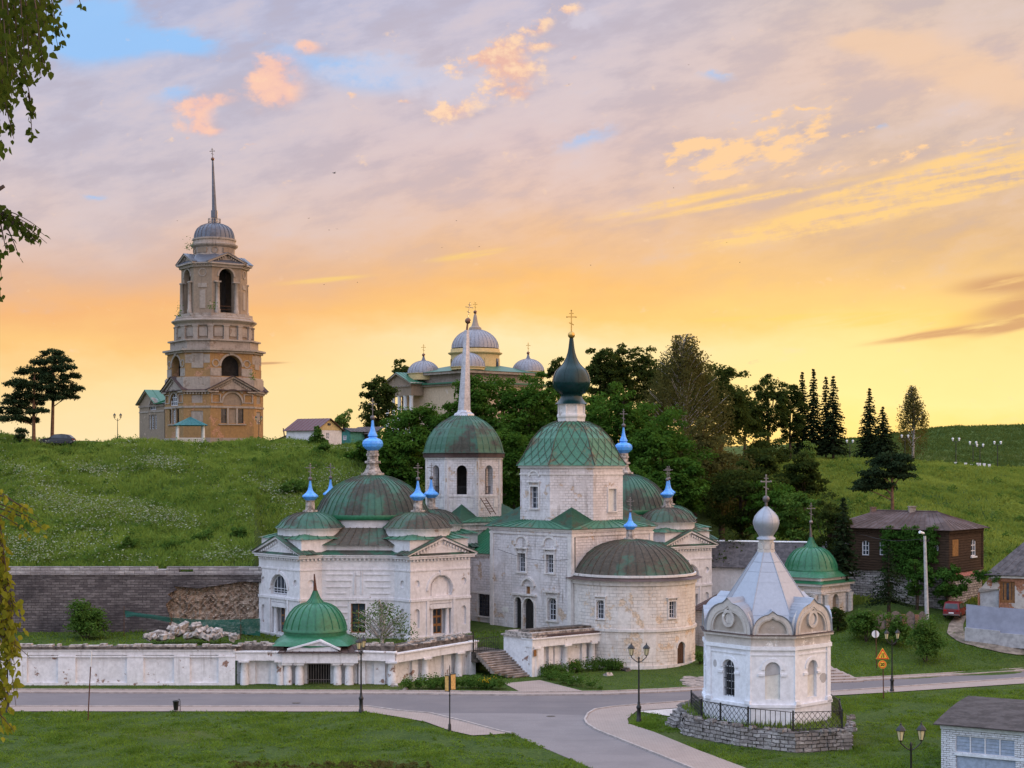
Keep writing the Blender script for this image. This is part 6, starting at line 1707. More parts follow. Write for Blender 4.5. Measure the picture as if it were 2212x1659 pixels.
for k in range(NS):
 z1_ = zt0 - k * (zt0 / NS); p = topL + nS * (k * .30)
 wdt = 3.4 + (k * .06 if k < 9 else .9 + (k - 8) * .55)
 mb = MB(); o_ = -.25
 q0 = p + dS * (0.0 if k < 9 else (k - 8) * .55)
 for j in range(6):
  a_, c_ = q0.lerp(q0 + dS * wdt, j / 6), q0.lerp(q0 + dS * wdt, (j + .985) / 6)
  mb.obox((a_ + c_) / 2 + nS * .03, dS, (c_ - a_).length, .62, z1_ - .085, z1_ + rdm.uniform(-.02, .02)); mb.obox((a_ + c_) / 2 - nS * .06, dS, (c_ - a_).length, .6, z1_ - .26, z1_ - .085)
 part('step', mb, M['step'], st)
mb = MB(); ll = topL - nS * 3.0; mb.prism([topL, topL + dS * 3.5, topL + dS * 3.5 - nS * 6.5, topL - nS * 6.5], 1.2, zt0 + .03); part('landing', mb, M['darkstone'], st)
ga_ = root('iron_gate', (topL.x, topL.y, zt0), 'thin iron gate leaf standing at the head of the entrance stairs', 'gate')
w_ = W(topL - nS * .5 + dS * .1, topL - nS * .5 + dS * 3.1); mb = MB()
for z in (zt0 + .12, zt0 + 1.25): w_.box(mb, 0, w_.L, z, z + .05, -.02, .02)
for k in range(15): w_.box(mb, w_.L * k / 14 - .015, w_.L * k / 14 + .015, zt0 + .05, zt0 + 1.3, -.015, .015)
mb.tube([w_.pt(0, zt0 + .12), w_.pt(w_.L * .5, zt0 + 1.25), w_.pt(w_.L, zt0 + .12)], .025, 4)
part('gate_leaf', mb, M['iron'], ga_)
mb = MB(); w_.box(mb, -.12, -.04, zt0, zt0 + 1.9, -.04, .04); part('gate_post', mb, M['iron'], ga_)
pA, pB, pC = V2(gx(1088, 145.3), 145.3), V2(gx(1149, 142.3), 142.3), V2(gx(1298, 148.8), 148.8)
rw_, bw4 = bay(pB, pC, gz(1379, 142.3), gz(1366, 148.8), [(1159, .33, 0), (1225, .36, 0), (1282, .34, 0), (1214, .5, 1), (1270, .3, 1), (1198, .3, 1)], 'white wall with stub columns right of the entrance stairs, joining the rounded apse', .75)
mb = MB(); pw_ = W(pA, pB); pw_.slab(mb, [(0, 1.2), (pw_.L, -.6), (pw_.L, 3.55), (0, 3.55)], -1.5, 0); part('stair_cheek', mb, M['wallwhite'], rw_)
mb = MB(); pw_.box(mb, -.2, pw_.L + .15, 3.55, 3.71, -1.8, .2); pw_.box(mb, .1, pw_.L - .1, 3.71, 4.0, -1.5, -.1); part('cheek_coping', mb, M['stone'], rw_)
mb = MB(); za, zb_ = gz(1379, 142.3), gz(1366, 148.8)
bw4.slab(mb, [(.6, za), (bw4.L, zb_), (bw4.L, zb_ + .2), (.6, za + .2)], -1.6, .1); part('coping_roof', mb, M['brownroof'], rw_)
mb = MB(); bw4.slab(mb, [(.9, za + .2), (bw4.L + .3, zb_ + .2), (bw4.L + .3, zb_ + .42), (.9, za + .42)], -2.2, -.35); part('coping_slab', mb, M['stone'], rw_)
mb = MB(); bw4.slab(mb, [(.5, za + .42), (bw4.L, zb_ + .42), (bw4.L - .4, zb_ + .62), (.7, za + .62)], -2.4, -.9); part('coping_stones', mb, M['darkstone'], rw_)
mb = MB(); bw4.box(mb, .1, .45, 1.9, 2.5, .12, .15); part('small_icon', mb, M['orangewood'], rw_)
mb = MB(); bw4.box(mb, .08, .55, .9, 1.75, -.2, -.17); nt_ = part('notice_board', mb, M['frame'], rw_)
rw2 = root('retaining_wall', (gx(280, 155), 155, 2.6), 'tall sooty stone retaining wall under the left hillside, partly collapsed to rubble', 'wall')
WB = W((-140, 155.0), (gx(565, 155), 155.0)); sB = WB.s; zB = lambda py: gz(py, 155)
bot = 1.8
crack = [(sB(556), zB(1258)), (sB(525), zB(1256)), (sB(480), zB(1263)), (sB(430), zB(1271)), (sB(376), zB(1262) - .2), (sB(382), zB(1274)), (sB(362), zB(1284)), (sB(372), zB(1292)), (sB(358), zB(1306)), (sB(366), zB(1330))]
mb = MB(); WB.wall(mb, [(0, bot), (sB(366), bot)] + crack[::-1] + [(WB.L, zB(1258)), (WB.L, 8.55), (0, 8.55)], (), .5)
part('wall_face', mb, M['retwall'], rw2)
mb = MB(); x0_ = sB(350); nx_, nz_ = 44, 24
vs, fs = [], []
for j in range(nz_ + 1):
 for i in range(nx_ + 1):
  s_ = x0_ + (WB.L - x0_) * i / nx_; z_ = bot + (8.3 - bot) * j / nz_
  vs.append(WB.pt(s_, z_, -.55 + rdm.uniform(-.22, .22) + .55 * max(0, 1 - j / nz_ * 2.2)))
for j in range(nz_):
 for i in range(nx_): fs.append([j * (nx_ + 1) + i, j * (nx_ + 1) + i + 1, (j + 1) * (nx_ + 1) + i + 1, (j + 1) * (nx_ + 1) + i])
mb.add(vs, fs); part('rubble_core', mb, M['rubble'], rw2)
mb = MB(); x = sB(-60)
WB.box(mb, 0, sB(-60), 8.55, 9.25, -.7, .1)
while x < WB.L:
 l_ = rdm.uniform(.7, 1.5)
 for j in range(3):
  if rdm.random() < .94: WB.box(mb, x, x + l_ - .015, 8.55 + j * .27, 8.55 + (j + 1) * .27 - .012, -.7, .06 + rdm.uniform(0, .07))
 x += l_
part('coping_stones', mb, M['retcap'], rw2)
for i in range(64):
 f = rnd.random(); px = 318 + 196 * f; env = math.sin(math.pi * min(1, max(0, (px - 312) / 200)))
 py = 1377 - rnd.random() ** 1.2 * 27 * env
 Y = 146 + (1377 - py) * .06 + rnd.uniform(-.4, .4)
 c = P(px, py, Y); s_ = rnd.uniform(.22, .48)
 mb = MB(); mb.M = Matrix.Translation(c) @ Matrix.Rotation(rnd.uniform(0, 3), 4, 'Z') @ Matrix.Rotation(rnd.uniform(-.6, .6), 4, 'X') @ Matrix.Rotation(rnd.uniform(-.5, .5), 4, 'Y')
 k = [rnd.uniform(.7, 1.1) for _ in range(8)]
 a_, b_2, h_ = s_ * 1.25, s_ * .7, s_ * .5
 mb.hexa([(-a_ * k[0], -b_2 * k[1], -h_), (a_ * k[2], -b_2 * k[3], -h_), (a_ * k[4], b_2, -h_), (-a_, b_2 * k[5], -h_)], [(-a_ * k[6], -b_2 * k[7], h_), (a_ * k[1], -b_2 * k[0], h_ * k[3]), (a_ * k[5], b_2 * k[4], h_), (-a_ * k[3], b_2 * k[2], h_ * k[6])])
 mb.M = None
 tag(part('fallen_stone', mb, M['stone'], None, None, tuple(c)), 'pale fallen stone block in the heap before the collapsed wall', 'stone', 'fallen stones in the heap by the collapsed wall')
for i in range(46):
 px = rnd.uniform(425, 552); Y = rnd.uniform(152.6, 154.4); c = ground(px, Y) + Vector((0, 0, .25 + max(0, (Y - 153.2)) * .6)); s_ = rnd.uniform(.18, .42)
 mb = MB(); mb.M = Matrix.Translation(c) @ Matrix.Rotation(rnd.uniform(0, 3), 4, 'Z') @ Matrix.Rotation(rnd.uniform(-.6, .6), 4, 'X')
 mb.hexa([(-s_ * 1.2, -s_ * .6, -s_ * .4), (s_ * 1.1, -s_ * .7, -s_ * .4), (s_, s_ * .6, -s_ * .4), (-s_, s_ * .5, -s_ * .4)], [(-s_, -s_ * .5, s_ * .4), (s_, -s_ * .6, s_ * .3), (s_ * .9, s_ * .6, s_ * .4), (-s_ * 1.1, s_ * .5, s_ * .35)]); mb.M = None
 tag(part('fallen_stone', mb, M['stone'], None, None, tuple(c)), 'pale stone block scattered at the foot of the rubble breach', 'stone', 'stones scattered under the rubble breach')
net = root('safety_net', (gx(420, 150), 150, 2.6), 'sagging dark green safety net strung before the collapsed wall', 'net')
def netmat():
 m, nt, p = newmat('green_netting', .8); p.inputs['Base Color'].default_value = (.008, .10, .075, 1)
 tr_ = nt.nodes.new('ShaderNodeBsdfTransparent'); mx = nt.nodes.new('ShaderNodeMixShader'); mx.inputs[0].default_value = .80
 o = nt.nodes['Material Output']; nt.links.new(tr_.outputs[0], mx.inputs[1]); nt.links.new(p.outputs[0], mx.inputs[2]); nt.links.new(mx.outputs[0], o.inputs[0])
 return m
M['net'] = netmat()
ntop = [(268, 1318), (290, 1323), (330, 1328), (370, 1334), (420, 1338), (470, 1339), (520, 1338), (562, 1336)]
nbot = [(272, 1334), (290, 1331), (330, 1337), (370, 1345), (420, 1356), (470, 1362), (520, 1369), (562, 1374)]
vs, fs = [], []
for i, (t_, b_2) in enumerate(zip(ntop, nbot)):
 for j in range(5):
  f = j / 4; vs.append(P(t_[0] + (b_2[0] - t_[0]) * f, t_[1] + (b_2[1] - t_[1]) * f, 151.5 - i * .22 + .15 * math.sin(i * 1.7 + j)))
for i in range(len(ntop) - 1):
 for j in range(4): fs.append([i * 5 + j, i * 5 + j + 1, (i + 1) * 5 + j + 1, (i + 1) * 5 + j])
mb = MB(); mb.add(vs, fs, 0, True); part('mesh', mb, M['net'], net)
for i in (0, 3, 6):
 q = P(*ntop[i], 151.4 - i * .22); gq = ground(ntop[i][0], 151.4 - i * .22); mb = MB(); mb.tube([(q.x, q.y, gq.z - .1), (q.x, q.y, q.z + .4)], .04, 5); part('stake', mb, M['wood'], net)
for i, (px, py, Yq, lab) in enumerate([(852, 1482, 136.2, 'lump of fallen plaster at the foot of the wall corner left of the flower bed'), (876, 1490, 134.2, 'pale stone lying at the kerb by the left flower bed'), (1243, 1466, 140.5, 'small pale boulder beside the right flower bed'), (1313, 1458, 143.4, 'pale flat stone at the foot of the rounded apse'), (1352, 1446, 146.4, 'dark boulder leaning at the left foot of the apse wall')]):
 c = Vector((gx(px, Yq), Yq, .1)); q = rdm.uniform(.28, .5); mb = MB(); mb.M = Matrix.Translation(c) @ Matrix.Rotation(i * 1.3, 4, 'Z') @ Matrix.Rotation(.3, 4, 'X')
 mb.hexa([(-q * 1.2, -q * .7, -q * .5), (q * 1.1, -q * .6, -q * .5), (q, q * .6, -q * .5), (-q, q * .7, -q * .5)], [(-q * .8, -q * .5, q * .35), (q * .9, -q * .5, q * .25), (q * .7, q * .5, q * .4), (-q * .9, q * .4, q * .3)]); mb.M = None
 tag(part('boulder', mb, M['darkstone'] if i == 4 else M['stone'], None, None, tuple(c)), lab, 'stone')
def leaf_quads(C, Nrm, size, rng, aspect=.62):
 """one leaf-sized quad at each point"""
 n = len(C)
 t = rng.normal(size=(n, 3)); t -= (t * Nrm).sum(1, keepdims=True) * Nrm; t /= np.linalg.norm(t, axis=1, keepdims=True) + 1e-9
 b_ = np.cross(Nrm, t); L = (size * rng.uniform(.65, 1.35, n))[:, None] / 2
 V = np.stack([C + t * L, C + b_ * L * aspect, C - t * L, C - b_ * L * aspect], 1).reshape(-1, 3)
 return V, np.arange(4 * n).reshape(n, 4)
def leaf_cloud(cs, rs, per, size, flat, rng, up=.5, shell=.55):
 """leaves in clumps; each clump is a flattened ball, denser at its skin"""
 cs, rs = np.asarray(cs), np.asarray(rs); k = len(cs)
 d = rng.normal(size=(k * per, 3)); d[:, 2] = np.abs(d[:, 2]) * 1.1 - .45 * np.abs(rng.normal(size=k * per)); d /= np.linalg.norm(d, axis=1, keepdims=True)
 r = np.repeat(rs, per) * (shell + (1 - shell) * rng.random(k * per)) * rng.uniform(.8, 1.18, k * per)
 C = np.repeat(cs, per, 0) + d * r[:, None] * np.array([1, 1, flat])
 N = d * .7 + rng.normal(size=d.shape) * .55 + np.array([0, 0, up]); N /= np.linalg.norm(N, axis=1, keepdims=True)
 return leaf_quads(C, N, size, rng)
def foliage_obj(name, V, Q, mat, parent):
 return npmesh(name, V, Q, mat, parent)
def tree_root(name, px, Y, label, group=None, cat='tree', z=None):
 g = ground(px, Y)
 if z is not None: g.z = z
 return root(name, (g.x, g.y, g.z - .1), label, cat, group)
def broadleaf(label, px, Y, top, wpx, bot, mat='maple', ncl=60, per=110, leaf=.42, flat=.62, cr=.26, bark='bark', group=None, seed=1, name='broadleaf_tree', egg=.15, up=.5, wob=.25, gap=.35):
 rng = np.random.default_rng(seed * 77 + 5); r_ = random.Random(seed)
 o = tree_root(name, px, Y, label, group)
 g = BASE[o]; zt_, zb = gz(top, Y), max(gz(bot, Y), g.z - .5); R = wpx / 2 * Y / F * 1.1; H = (zt_ - zb) / 2 * 1.02; c = Vector((g.x, g.y, (zt_ + zb) / 2))
 d = rng.normal(size=(ncl, 3)); d /= np.linalg.norm(d, axis=1, keepdims=True)
 d[:, 1] = np.where(d[:, 1] > .5, -d[:, 1], d[:, 1])
 rad = gap + (1 - gap) * rng.random(ncl) ** .6
 rad = rad * (1 + wob * np.sin(d[:, 0] * 5 + seed) * np.cos(d[:, 2] * 4 + seed * 2)) * rng.uniform(.85, 1.08, ncl)
 R2 = R * (1 - cr * .75); H2 = H * (1 - cr * .6)
 z = d[:, 2] * rad
 wid = 1 - egg * np.clip(z, -1, 1) - .25 * np.clip(-z - .5, 0, 1)
 cs = np.stack([c.x + d[:, 0] * rad * R2 * wid, c.y + d[:, 1] * rad * R2 * wid, c.z + z * H2], -1)
 rs = R * cr * rng.uniform(.65, 1.3, ncl)
 V, Q = leaf_cloud(cs, rs, per, leaf, flat, rng, up)
 mb = MB(); tr_ = max(.16, R * .055)
 top_ = Vector((c.x, c.y, c.z + H * .35))
 mid_ = Vector((g.x, g.y, g.z - .3)).lerp(top_, .5) + Vector((r_.uniform(-.3, .3), 0, 0))
 mb.tube([(g.x, g.y, g.z - .4), mid_, top_], [tr_ * 1.3, tr_, tr_ * .35], 7)
 for i in range(min(ncl, 9)):
  q = Vector(cs[i]); s_ = Vector((g.x, g.y, g.z)).lerp(top_, r_.uniform(.35, .85)); mb.tube([s_, s_.lerp(q, .55) + Vector((0, 0, -.1)), q], [tr_ * .45, tr_ * .28, tr_ * .1], 5)
 part('trunk', mb, M[bark], o); foliage_obj('crown', V, Q, M[mat], o)
 return o
def spruce(label, px, Y, top, wpx, bot=None, mat='spruceleaf', seed=1, group=None, z=None, sparse=1.25, leaf=.46):
 rng = np.random.default_rng(seed * 31 + 3); o = tree_root('spruce_tree', px, Y, label, group, 'spruce'); g = BASE[o]
 zt_ = gz(top, Y); zb = gz(bot, Y) if bot else g.z + .6; H = zt_ - zb; R = wpx / 2 * Y / F * 1.36
 C, N = [], []
 nl = int(max(16, H / .40))
 for j in range(nl):
  f = j / (nl - 1); rr = R * (1 - f) ** .85 * rng.uniform(.85, 1.1) + .12; z = zb + H * f
  nb = max(4, int((6 + rr * 4.2) * sparse))
  for k in range(nb):
   t = rng.uniform(0, 6.283); L = rr * rng.uniform(.6, 1.12); m_ = max(4, int(L * 8))
   u = np.linspace(.12, 1, m_); dr = -.30 * u ** 1.6 * L + .10 * u * L
   p = np.stack([g.x + np.cos(t) * u * L, g.y + np.sin(t) * u * L, z + dr], -1) + rng.normal(0, .07, (m_, 3))
   C.append(p); N.append(np.tile([math.cos(t) * .4, math.sin(t) * .4, .8], (m_, 1)) + rng.normal(0, .45, (m_, 3)))
 C = np.concatenate(C); N = np.concatenate(N); N /= np.linalg.norm(N, axis=1, keepdims=True)
 V, Q = leaf_quads(C, N, leaf, rng, .55)
 mb = MB(); mb.tube([(g.x, g.y, g.z - .3), (g.x, g.y, zt_ - .1)], [max(.12, R * .09), .03], 6); part('trunk', mb, M['bark'], o)
 npmesh('crown', V, Q, M[mat], o); return o
def pine(label, px, Y, base_py, top, plates, seed=1, group=None, tilt=0.0, extra=(), z=None, r0=None):
 """a scots pine: bare trunk, then flat plates of needles: (px, py, halfwidth px, halfheight px)"""
 rng = np.random.default_rng(seed * 13 + 1); r_ = random.Random(seed)
 g = ground(px, Y); g.z = min(g.z, gz(base_py, Y)) if z is None else z
 o = root('pine_tree', (g.x, g.y, g.z - .1), label, 'pine', group); k = Y / F
 topv = P(px + tilt, top + 14, Y); mb = MB(); tr_ = r0 or .24
 mb.tube([(g.x, g.y, g.z - .3), Vector((g.x, g.y, g.z)).lerp(topv, .5) + Vector((r_.uniform(-.15, .15), 0, 0)), topv], [tr_ * 1.15, tr_ * .85, tr_ * .25], 7)
 cs, rs = [], []
 for (qx, qy, hw, hh) in plates:
  dY = rng.uniform(-1, 1) * hw * k * .8; c = P(qx, qy, Y + dY)
  f = min(.97, max(.25, (gz(qy + 12, Y) - g.z) / (topv.z - g.z) - .06)); s_ = Vector((g.x, g.y, g.z)).lerp(topv, f)
  mb.tube([s_, s_.lerp(c, .5) + Vector((0, 0, .1)), c], [tr_ * .34, tr_ * .22, tr_ * .08], 5)
  m_ = max(7, int(hw / 1.25))
  for i in range(m_):
   u = rng.uniform(-1, 1); v = rng.uniform(-1, 1)
   cs.append((c.x + u * hw * k, c.y + rng.uniform(-.8, .8) * hw * k, c.z + v * hh * k * (1 - .6 * abs(u)) - .12 * abs(u) * hw * k)); rs.append(rng.uniform(.5, .9))
 V, Q = leaf_cloud(cs, rs, 95, .27, .6, rng, .5, .3)
 part('trunk', mb, M['pinebark'], o); npmesh('crown', V, Q, M['pineleaf'], o); return o
def bush(label, px, Y, top, wpx, mat='bushleaf', ncl=16, per=90, leaf=.26, seed=1, group=None, name='bush', flat=.8, bot=None, cat='bush'):
 rng = np.random.default_rng(seed * 53 + 9); o = tree_root(name, px, Y, label, group, cat); g = BASE[o]
 H = gz(top, Y) - g.z; R = wpx / 2 * Y / F
 d = rng.normal(size=(ncl, 3)); d /= np.linalg.norm(d, axis=1, keepdims=True); d[:, 2] = np.abs(d[:, 2]); rad = rng.uniform(.25, .78, ncl)
 cs = np.stack([g.x + d[:, 0] * rad * R, g.y + d[:, 1] * rad * R * .8, g.z + H * (.15 + d[:, 2] * rad * .85)], -1); rs = np.minimum(R, H) * rng.uniform(.28, .5, ncl)
 V, Q = leaf_cloud(cs, rs, per, leaf, flat, rng, .5, .4)
 V[:, 2] = np.maximum(V[:, 2], g.z - .2)
 mb = MB()
 for i in range(4): mb.tube([(g.x, g.y, g.z - .1), Vector(cs[i % ncl])], [.06, .02], 4)
 part('stem', mb, M['bark'], o); npmesh('crown', V, Q, M[mat], o); return o
def weeping(label, px, Y, top, wpx, bot, mat='birchleaf', seed=1, n=120, name='birch_tree', leaf=.26, crown_base=None, group=None):
 """birch or willow with hanging strands of small leaves"""
 rng = np.random.default_rng(seed * 19 + 2); r_ = random.Random(seed); o = tree_root(name, px, Y, label, group, 'birch'); g = BASE[o]
 zt_, zb = gz(top, Y), max(gz(bot, Y), g.z + .3); H = zt_ - zb; R = wpx / 2 * Y / F; C = []
 mb = MB(); tr_ = .22
 mb.tube([(g.x, g.y, g.z - .3), (g.x + .3, g.y, g.z + (zt_ - g.z) * .5), (g.x, g.y, zt_ - H * .08)], [tr_ * 1.2, tr_ * .8, tr_ * .15], 7)
 for i in range(n):
  f = rng.random() ** .8; t = rng.uniform(0, 6.283); prof = math.sin(min(1, (1 - f) * 1.25 + .12) * math.pi * .5) * (1 if f > .25 else .8 + .8 * f)
  rr = R * prof * rng.uniform(.35, 1.05) ** .7; z = zb + H * (.22 + .78 * f)
  p0 = np.array([g.x + math.cos(t) * rr, g.y + math.sin(t) * rr, z]); L = min(H * .30 * rng.uniform(.5, 1.3), z - zb + .5)
  if i % 3 == 0:
   s_ = Vector((g.x, g.y, max(g.z + 1, z - rr * .9))); mb.tube([s_, s_.lerp(Vector(p0), .6) + Vector((0, 0, .3)), Vector(p0)], [tr_ * .3, tr_ * .18, .03], 4)
  m_ = int(L / .085); u = rng.random(m_)
  sw = rng.normal(0, .2, 2)
  q = p0 + np.stack([sw[0] * u * L * .5 + rng.normal(0, .26, m_), sw[1] * u * L * .5 + rng.normal(0, .26, m_), -u * L], -1)
  C.append(q)
 C = np.concatenate(C); N = rng.normal(size=C.shape) + np.array([0, -.2, .3]); N /= np.linalg.norm(N, axis=1, keepdims=True)
 V, Q = leaf_quads(C, N, leaf, rng, .6)
 part('trunk', mb, M['birchbark'], o); npmesh('crown', V, Q, M[mat], o); return o
GB = 'green trees crowding behind the church'
for i, (lab, px, Y, top, w_, bot, mt) in enumerate([
 ('spreading maple low on the slope between the left chapel cupola and bell tower', 872, 196, 926, 165, 1080, 'maple'),
 ('bright green maple left of the leaning bell tower spire, below the cathedral portico', 905, 208, 868, 190, 1010, 'maple'),
 ('tall green maple hiding the cathedral wall right of the leaning spire', 1085, 207, 800, 210, 1010, 'maple'),
 ('green maple filling the gap between bell tower dome and octagon dome', 1105, 190, 905, 190, 1120, 'maple'),
 ('rounded green maple just left of the dark onion dome', 1172, 208, 822, 160, 1000, 'maple'),
 ('wide green maple right of the dark onion dome', 1330, 200, 832, 200, 1040, 'maple'),
 ('green maple standing over the rear blue cupolas', 1418, 194, 898, 200, 1090, 'maple'),
 ('lower green maple right of the small twin blue cupolas', 1462, 188, 975, 150, 1130, 'maple')]):
 broadleaf(lab, px, Y, top, w_, bot, mt, 104, 110, .42, .72, .195, group=GB, seed=i + 3, egg=.05, up=.8)
for i, (lab, px, Y, top, w_, bot) in enumerate([
 ('green maple behind the bell tower dome, right of its spire foot', 1022, 204, 812, 160, 1010), ('green maple crown touching the left edge of the octagon dome', 1142, 202, 816, 140, 1040),
 ('green maple between the onion dome and the tall backlit trees', 1262, 208, 836, 150, 1010), ('green maple under the feathery birch, right of the broad maple', 1400, 206, 866, 150, 1010), ('shady maple low behind the right chapel dome', 1395, 187, 990, 130, 1120), ('dark green maple low behind the blue cupola of the left chapel', 815, 205, 948, 110, 1060)]):
 broadleaf(lab, px, Y, top, w_, bot, 'maple', 84, 110, .42, .72, .20, group=GB, seed=i + 203, egg=.05, up=.7)
GD = 'dark trees against the sunset glow'
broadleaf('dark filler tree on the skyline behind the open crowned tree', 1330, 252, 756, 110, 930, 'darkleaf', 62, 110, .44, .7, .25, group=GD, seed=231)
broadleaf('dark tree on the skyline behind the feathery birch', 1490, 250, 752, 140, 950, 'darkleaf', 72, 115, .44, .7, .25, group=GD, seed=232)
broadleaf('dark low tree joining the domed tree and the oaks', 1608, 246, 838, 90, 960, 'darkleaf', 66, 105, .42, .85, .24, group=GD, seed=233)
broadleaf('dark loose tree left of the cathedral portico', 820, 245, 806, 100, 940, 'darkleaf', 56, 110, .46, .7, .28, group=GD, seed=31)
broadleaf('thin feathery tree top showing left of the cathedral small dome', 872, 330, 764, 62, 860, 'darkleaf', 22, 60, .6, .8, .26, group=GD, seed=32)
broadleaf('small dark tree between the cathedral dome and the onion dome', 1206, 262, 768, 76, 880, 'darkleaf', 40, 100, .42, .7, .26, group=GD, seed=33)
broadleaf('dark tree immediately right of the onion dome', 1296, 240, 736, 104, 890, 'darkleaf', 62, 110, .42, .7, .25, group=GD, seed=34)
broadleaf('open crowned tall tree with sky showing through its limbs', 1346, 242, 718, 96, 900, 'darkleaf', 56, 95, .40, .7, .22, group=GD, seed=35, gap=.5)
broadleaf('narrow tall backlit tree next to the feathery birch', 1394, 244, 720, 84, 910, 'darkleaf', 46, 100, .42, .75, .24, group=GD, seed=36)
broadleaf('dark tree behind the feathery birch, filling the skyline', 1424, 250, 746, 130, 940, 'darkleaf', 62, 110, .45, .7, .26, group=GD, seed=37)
weeping('large brownish birch with pale limbs and a feathery top above the skyline', 1478, 226, 722, 205, 1010, 'birchleaf', 41, 420, leaf=.30)
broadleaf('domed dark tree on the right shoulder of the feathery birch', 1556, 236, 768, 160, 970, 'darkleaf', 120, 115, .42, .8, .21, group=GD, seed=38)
broadleaf('dim mid-slope tree below the skyline right of the maples', 1560, 205, 930, 190, 1130, 'birchleaf', 70, 120, .40, .62, .24, seed=39, group='shaded trees on the slope behind the apse')
broadleaf('shaded grey-green tree on the slope straight above the barn', 1600, 195, 985, 190, 1165, 'darkleaf', 70, 120, .40, .62, .24, seed=40, group='shaded trees on the slope behind the apse')
broadleaf('shaded bushy tree behind the silver onion dome', 1668, 190, 1030, 150, 1180, 'maple', 56, 110, .38, .62, .24, seed=42, group='shaded trees on the slope behind the apse')
broadleaf('shaded tree just left of the green domed right pavilion cross', 1720, 186, 1052, 130, 1190, 'bushleaf', 46, 110, .36, .62, .24, seed=43, group='shaded trees on the slope behind the apse')
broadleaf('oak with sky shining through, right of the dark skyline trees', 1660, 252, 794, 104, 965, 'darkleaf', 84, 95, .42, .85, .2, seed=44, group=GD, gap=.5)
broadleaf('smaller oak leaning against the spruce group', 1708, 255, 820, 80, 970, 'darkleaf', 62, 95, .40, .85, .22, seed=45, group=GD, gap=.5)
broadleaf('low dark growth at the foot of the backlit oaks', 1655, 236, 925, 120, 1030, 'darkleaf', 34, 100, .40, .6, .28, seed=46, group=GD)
GU = 'undergrowth on the shaded slope behind the apse'
for i, (px, Y, top, w_, lab) in enumerate([(1500, 183, 1110, 120, 'rounded bush right over the right chapel pediment'), (1570, 180, 1120, 130, 'dark thicket just over the left part of the barn roof'), (1640, 181, 1120, 110, 'thicket behind the barn left of the silver onion'), (1700, 179, 1110, 110, 'thicket between the silver onion and the right pavilion cross'), (1770, 178, 1110, 110, 'thicket behind the right pavilion dome'), (1590, 212, 1040, 110, 'leafy bush halfway up the dark slope'), (1650, 214, 1000, 100, 'tall bush under the backlit oaks'), (1705, 222, 985, 100, 'bush at the dark edge of the grassy slope'), (1540, 216, 1010, 110, 'bush under the feathery birch')]):
 bush(lab, px, Y, top, w_, ['bushleaf', 'darkleaf', 'maple'][i % 3], 34, 120, .40, 130 + i, GU)
broadleaf('dark rounded tree on the slope left of the yellowish grass edge', 1735, 215, 965, 110, 1090, 'darkleaf', 52, 110, .42, .62, .25, seed=140, group=GD)
broadleaf('brownish tree under the birch, above the twin blue cupolas', 1500, 212, 905, 170, 1060, 'birchleaf', 64, 115, .42, .62, .25, seed=141, group=GD)
broadleaf('dim tree above the silver onion cross', 1640, 208, 955, 120, 1090, 'darkleaf', 52, 110, .42, .62, .25, seed=142, group=GD)
GS = 'spruces on the skyline'
spruce('leftmost spruce of the skyline row of four', 1733, 258, 806, 46, 978, seed=1, group=GS); spruce('tallest spruce of the skyline row, second from its left', 1757, 257, 799, 46, 978, seed=2, group=GS)
spruce('spruce with twin neighbour in the skyline row, third from its left', 1784, 258, 817, 38, 976, seed=3, group=GS); spruce('rightmost dense spruce of the skyline row of four', 1800, 256, 815, 52, 976, seed=4, group=GS)
spruce('lone narrow spruce standing left of the hilltop birch', 1878, 262, 841, 52, 985, seed=5); spruce('shorter spruce beside the lone narrow spruce', 1907, 258, 881, 56, 985, seed=6)
weeping('pointed backlit birch alone on the right hilltop', 1971, 264, 832, 64, 990, 'birchleaf', 43, 150, leaf=.3)
bush('light green round bush at the foot of the skyline spruces', 1748, 244, 940, 56, 'limeleaf', 14, 90, .3, 4)
pine('shorter left pine with wide low boughs on the left hilltop', 73, 212, 948, 785, [(60, 800, 24, 9), (85, 812, 22, 9), (40, 826, 26, 9), (72, 836, 30, 10), (48, 852, 30, 9), (28, 868, 28, 8), (70, 866, 26, 9), (92, 856, 20, 8), (14, 888, 30, 8), (48, 884, 24, 8), (84, 888, 22, 6), (28, 902, 26, 7), (62, 906, 18, 6)], 3, tilt=2)
pine('taller pine on the left hilltop, right of its wide boughed neighbour', 112, 214, 950, 752, [(112, 762, 20, 9), (128, 776, 22, 9), (98, 780, 24, 9), (140, 794, 22, 9), (112, 798, 28, 10), (90, 812, 24, 9), (150, 812, 20, 7), (124, 820, 28, 9), (100, 834, 26, 9), (154, 838, 22, 7), (132, 846, 24, 7), (118, 860, 16, 6), (150, 856, 14, 5)], 5, tilt=4)
pine('large pine with reaching left boughs in front of the right hill', 1932, 180, 1112, 975, [(1925, 986, 26, 8), (1950, 992, 16, 7), (1900, 998, 26, 9), (1930, 1006, 28, 9), (1955, 1010, 20, 7), (1890, 1020, 26, 9), (1925, 1024, 24, 8), (1880, 1040, 28, 9), (1905, 1048, 24, 8), (1862, 1054, 18, 5), (1950, 1026, 18, 6)], 7, tilt=-6, r0=.26)
pine('small sapling pine at the left hilltop edge', 46, 209, 962, 926, [(46, 932, 8, 5), (44, 944, 9, 5), (48, 954, 8, 4)], 8, r0=.08)
bush('bright green bush against the dark retaining wall', 190, 150.5, 1262, 104, 'bushleaf', 34, 130, .26, 11, name='shrub')
weeping('thin willowy bush sprouting before the left chapel window', 822, 142.8, 1296, 150, 1400, 'willowleaf', 47, 150, 'willow_bush', .2)
GH = 'dark bushes on the left hillside'
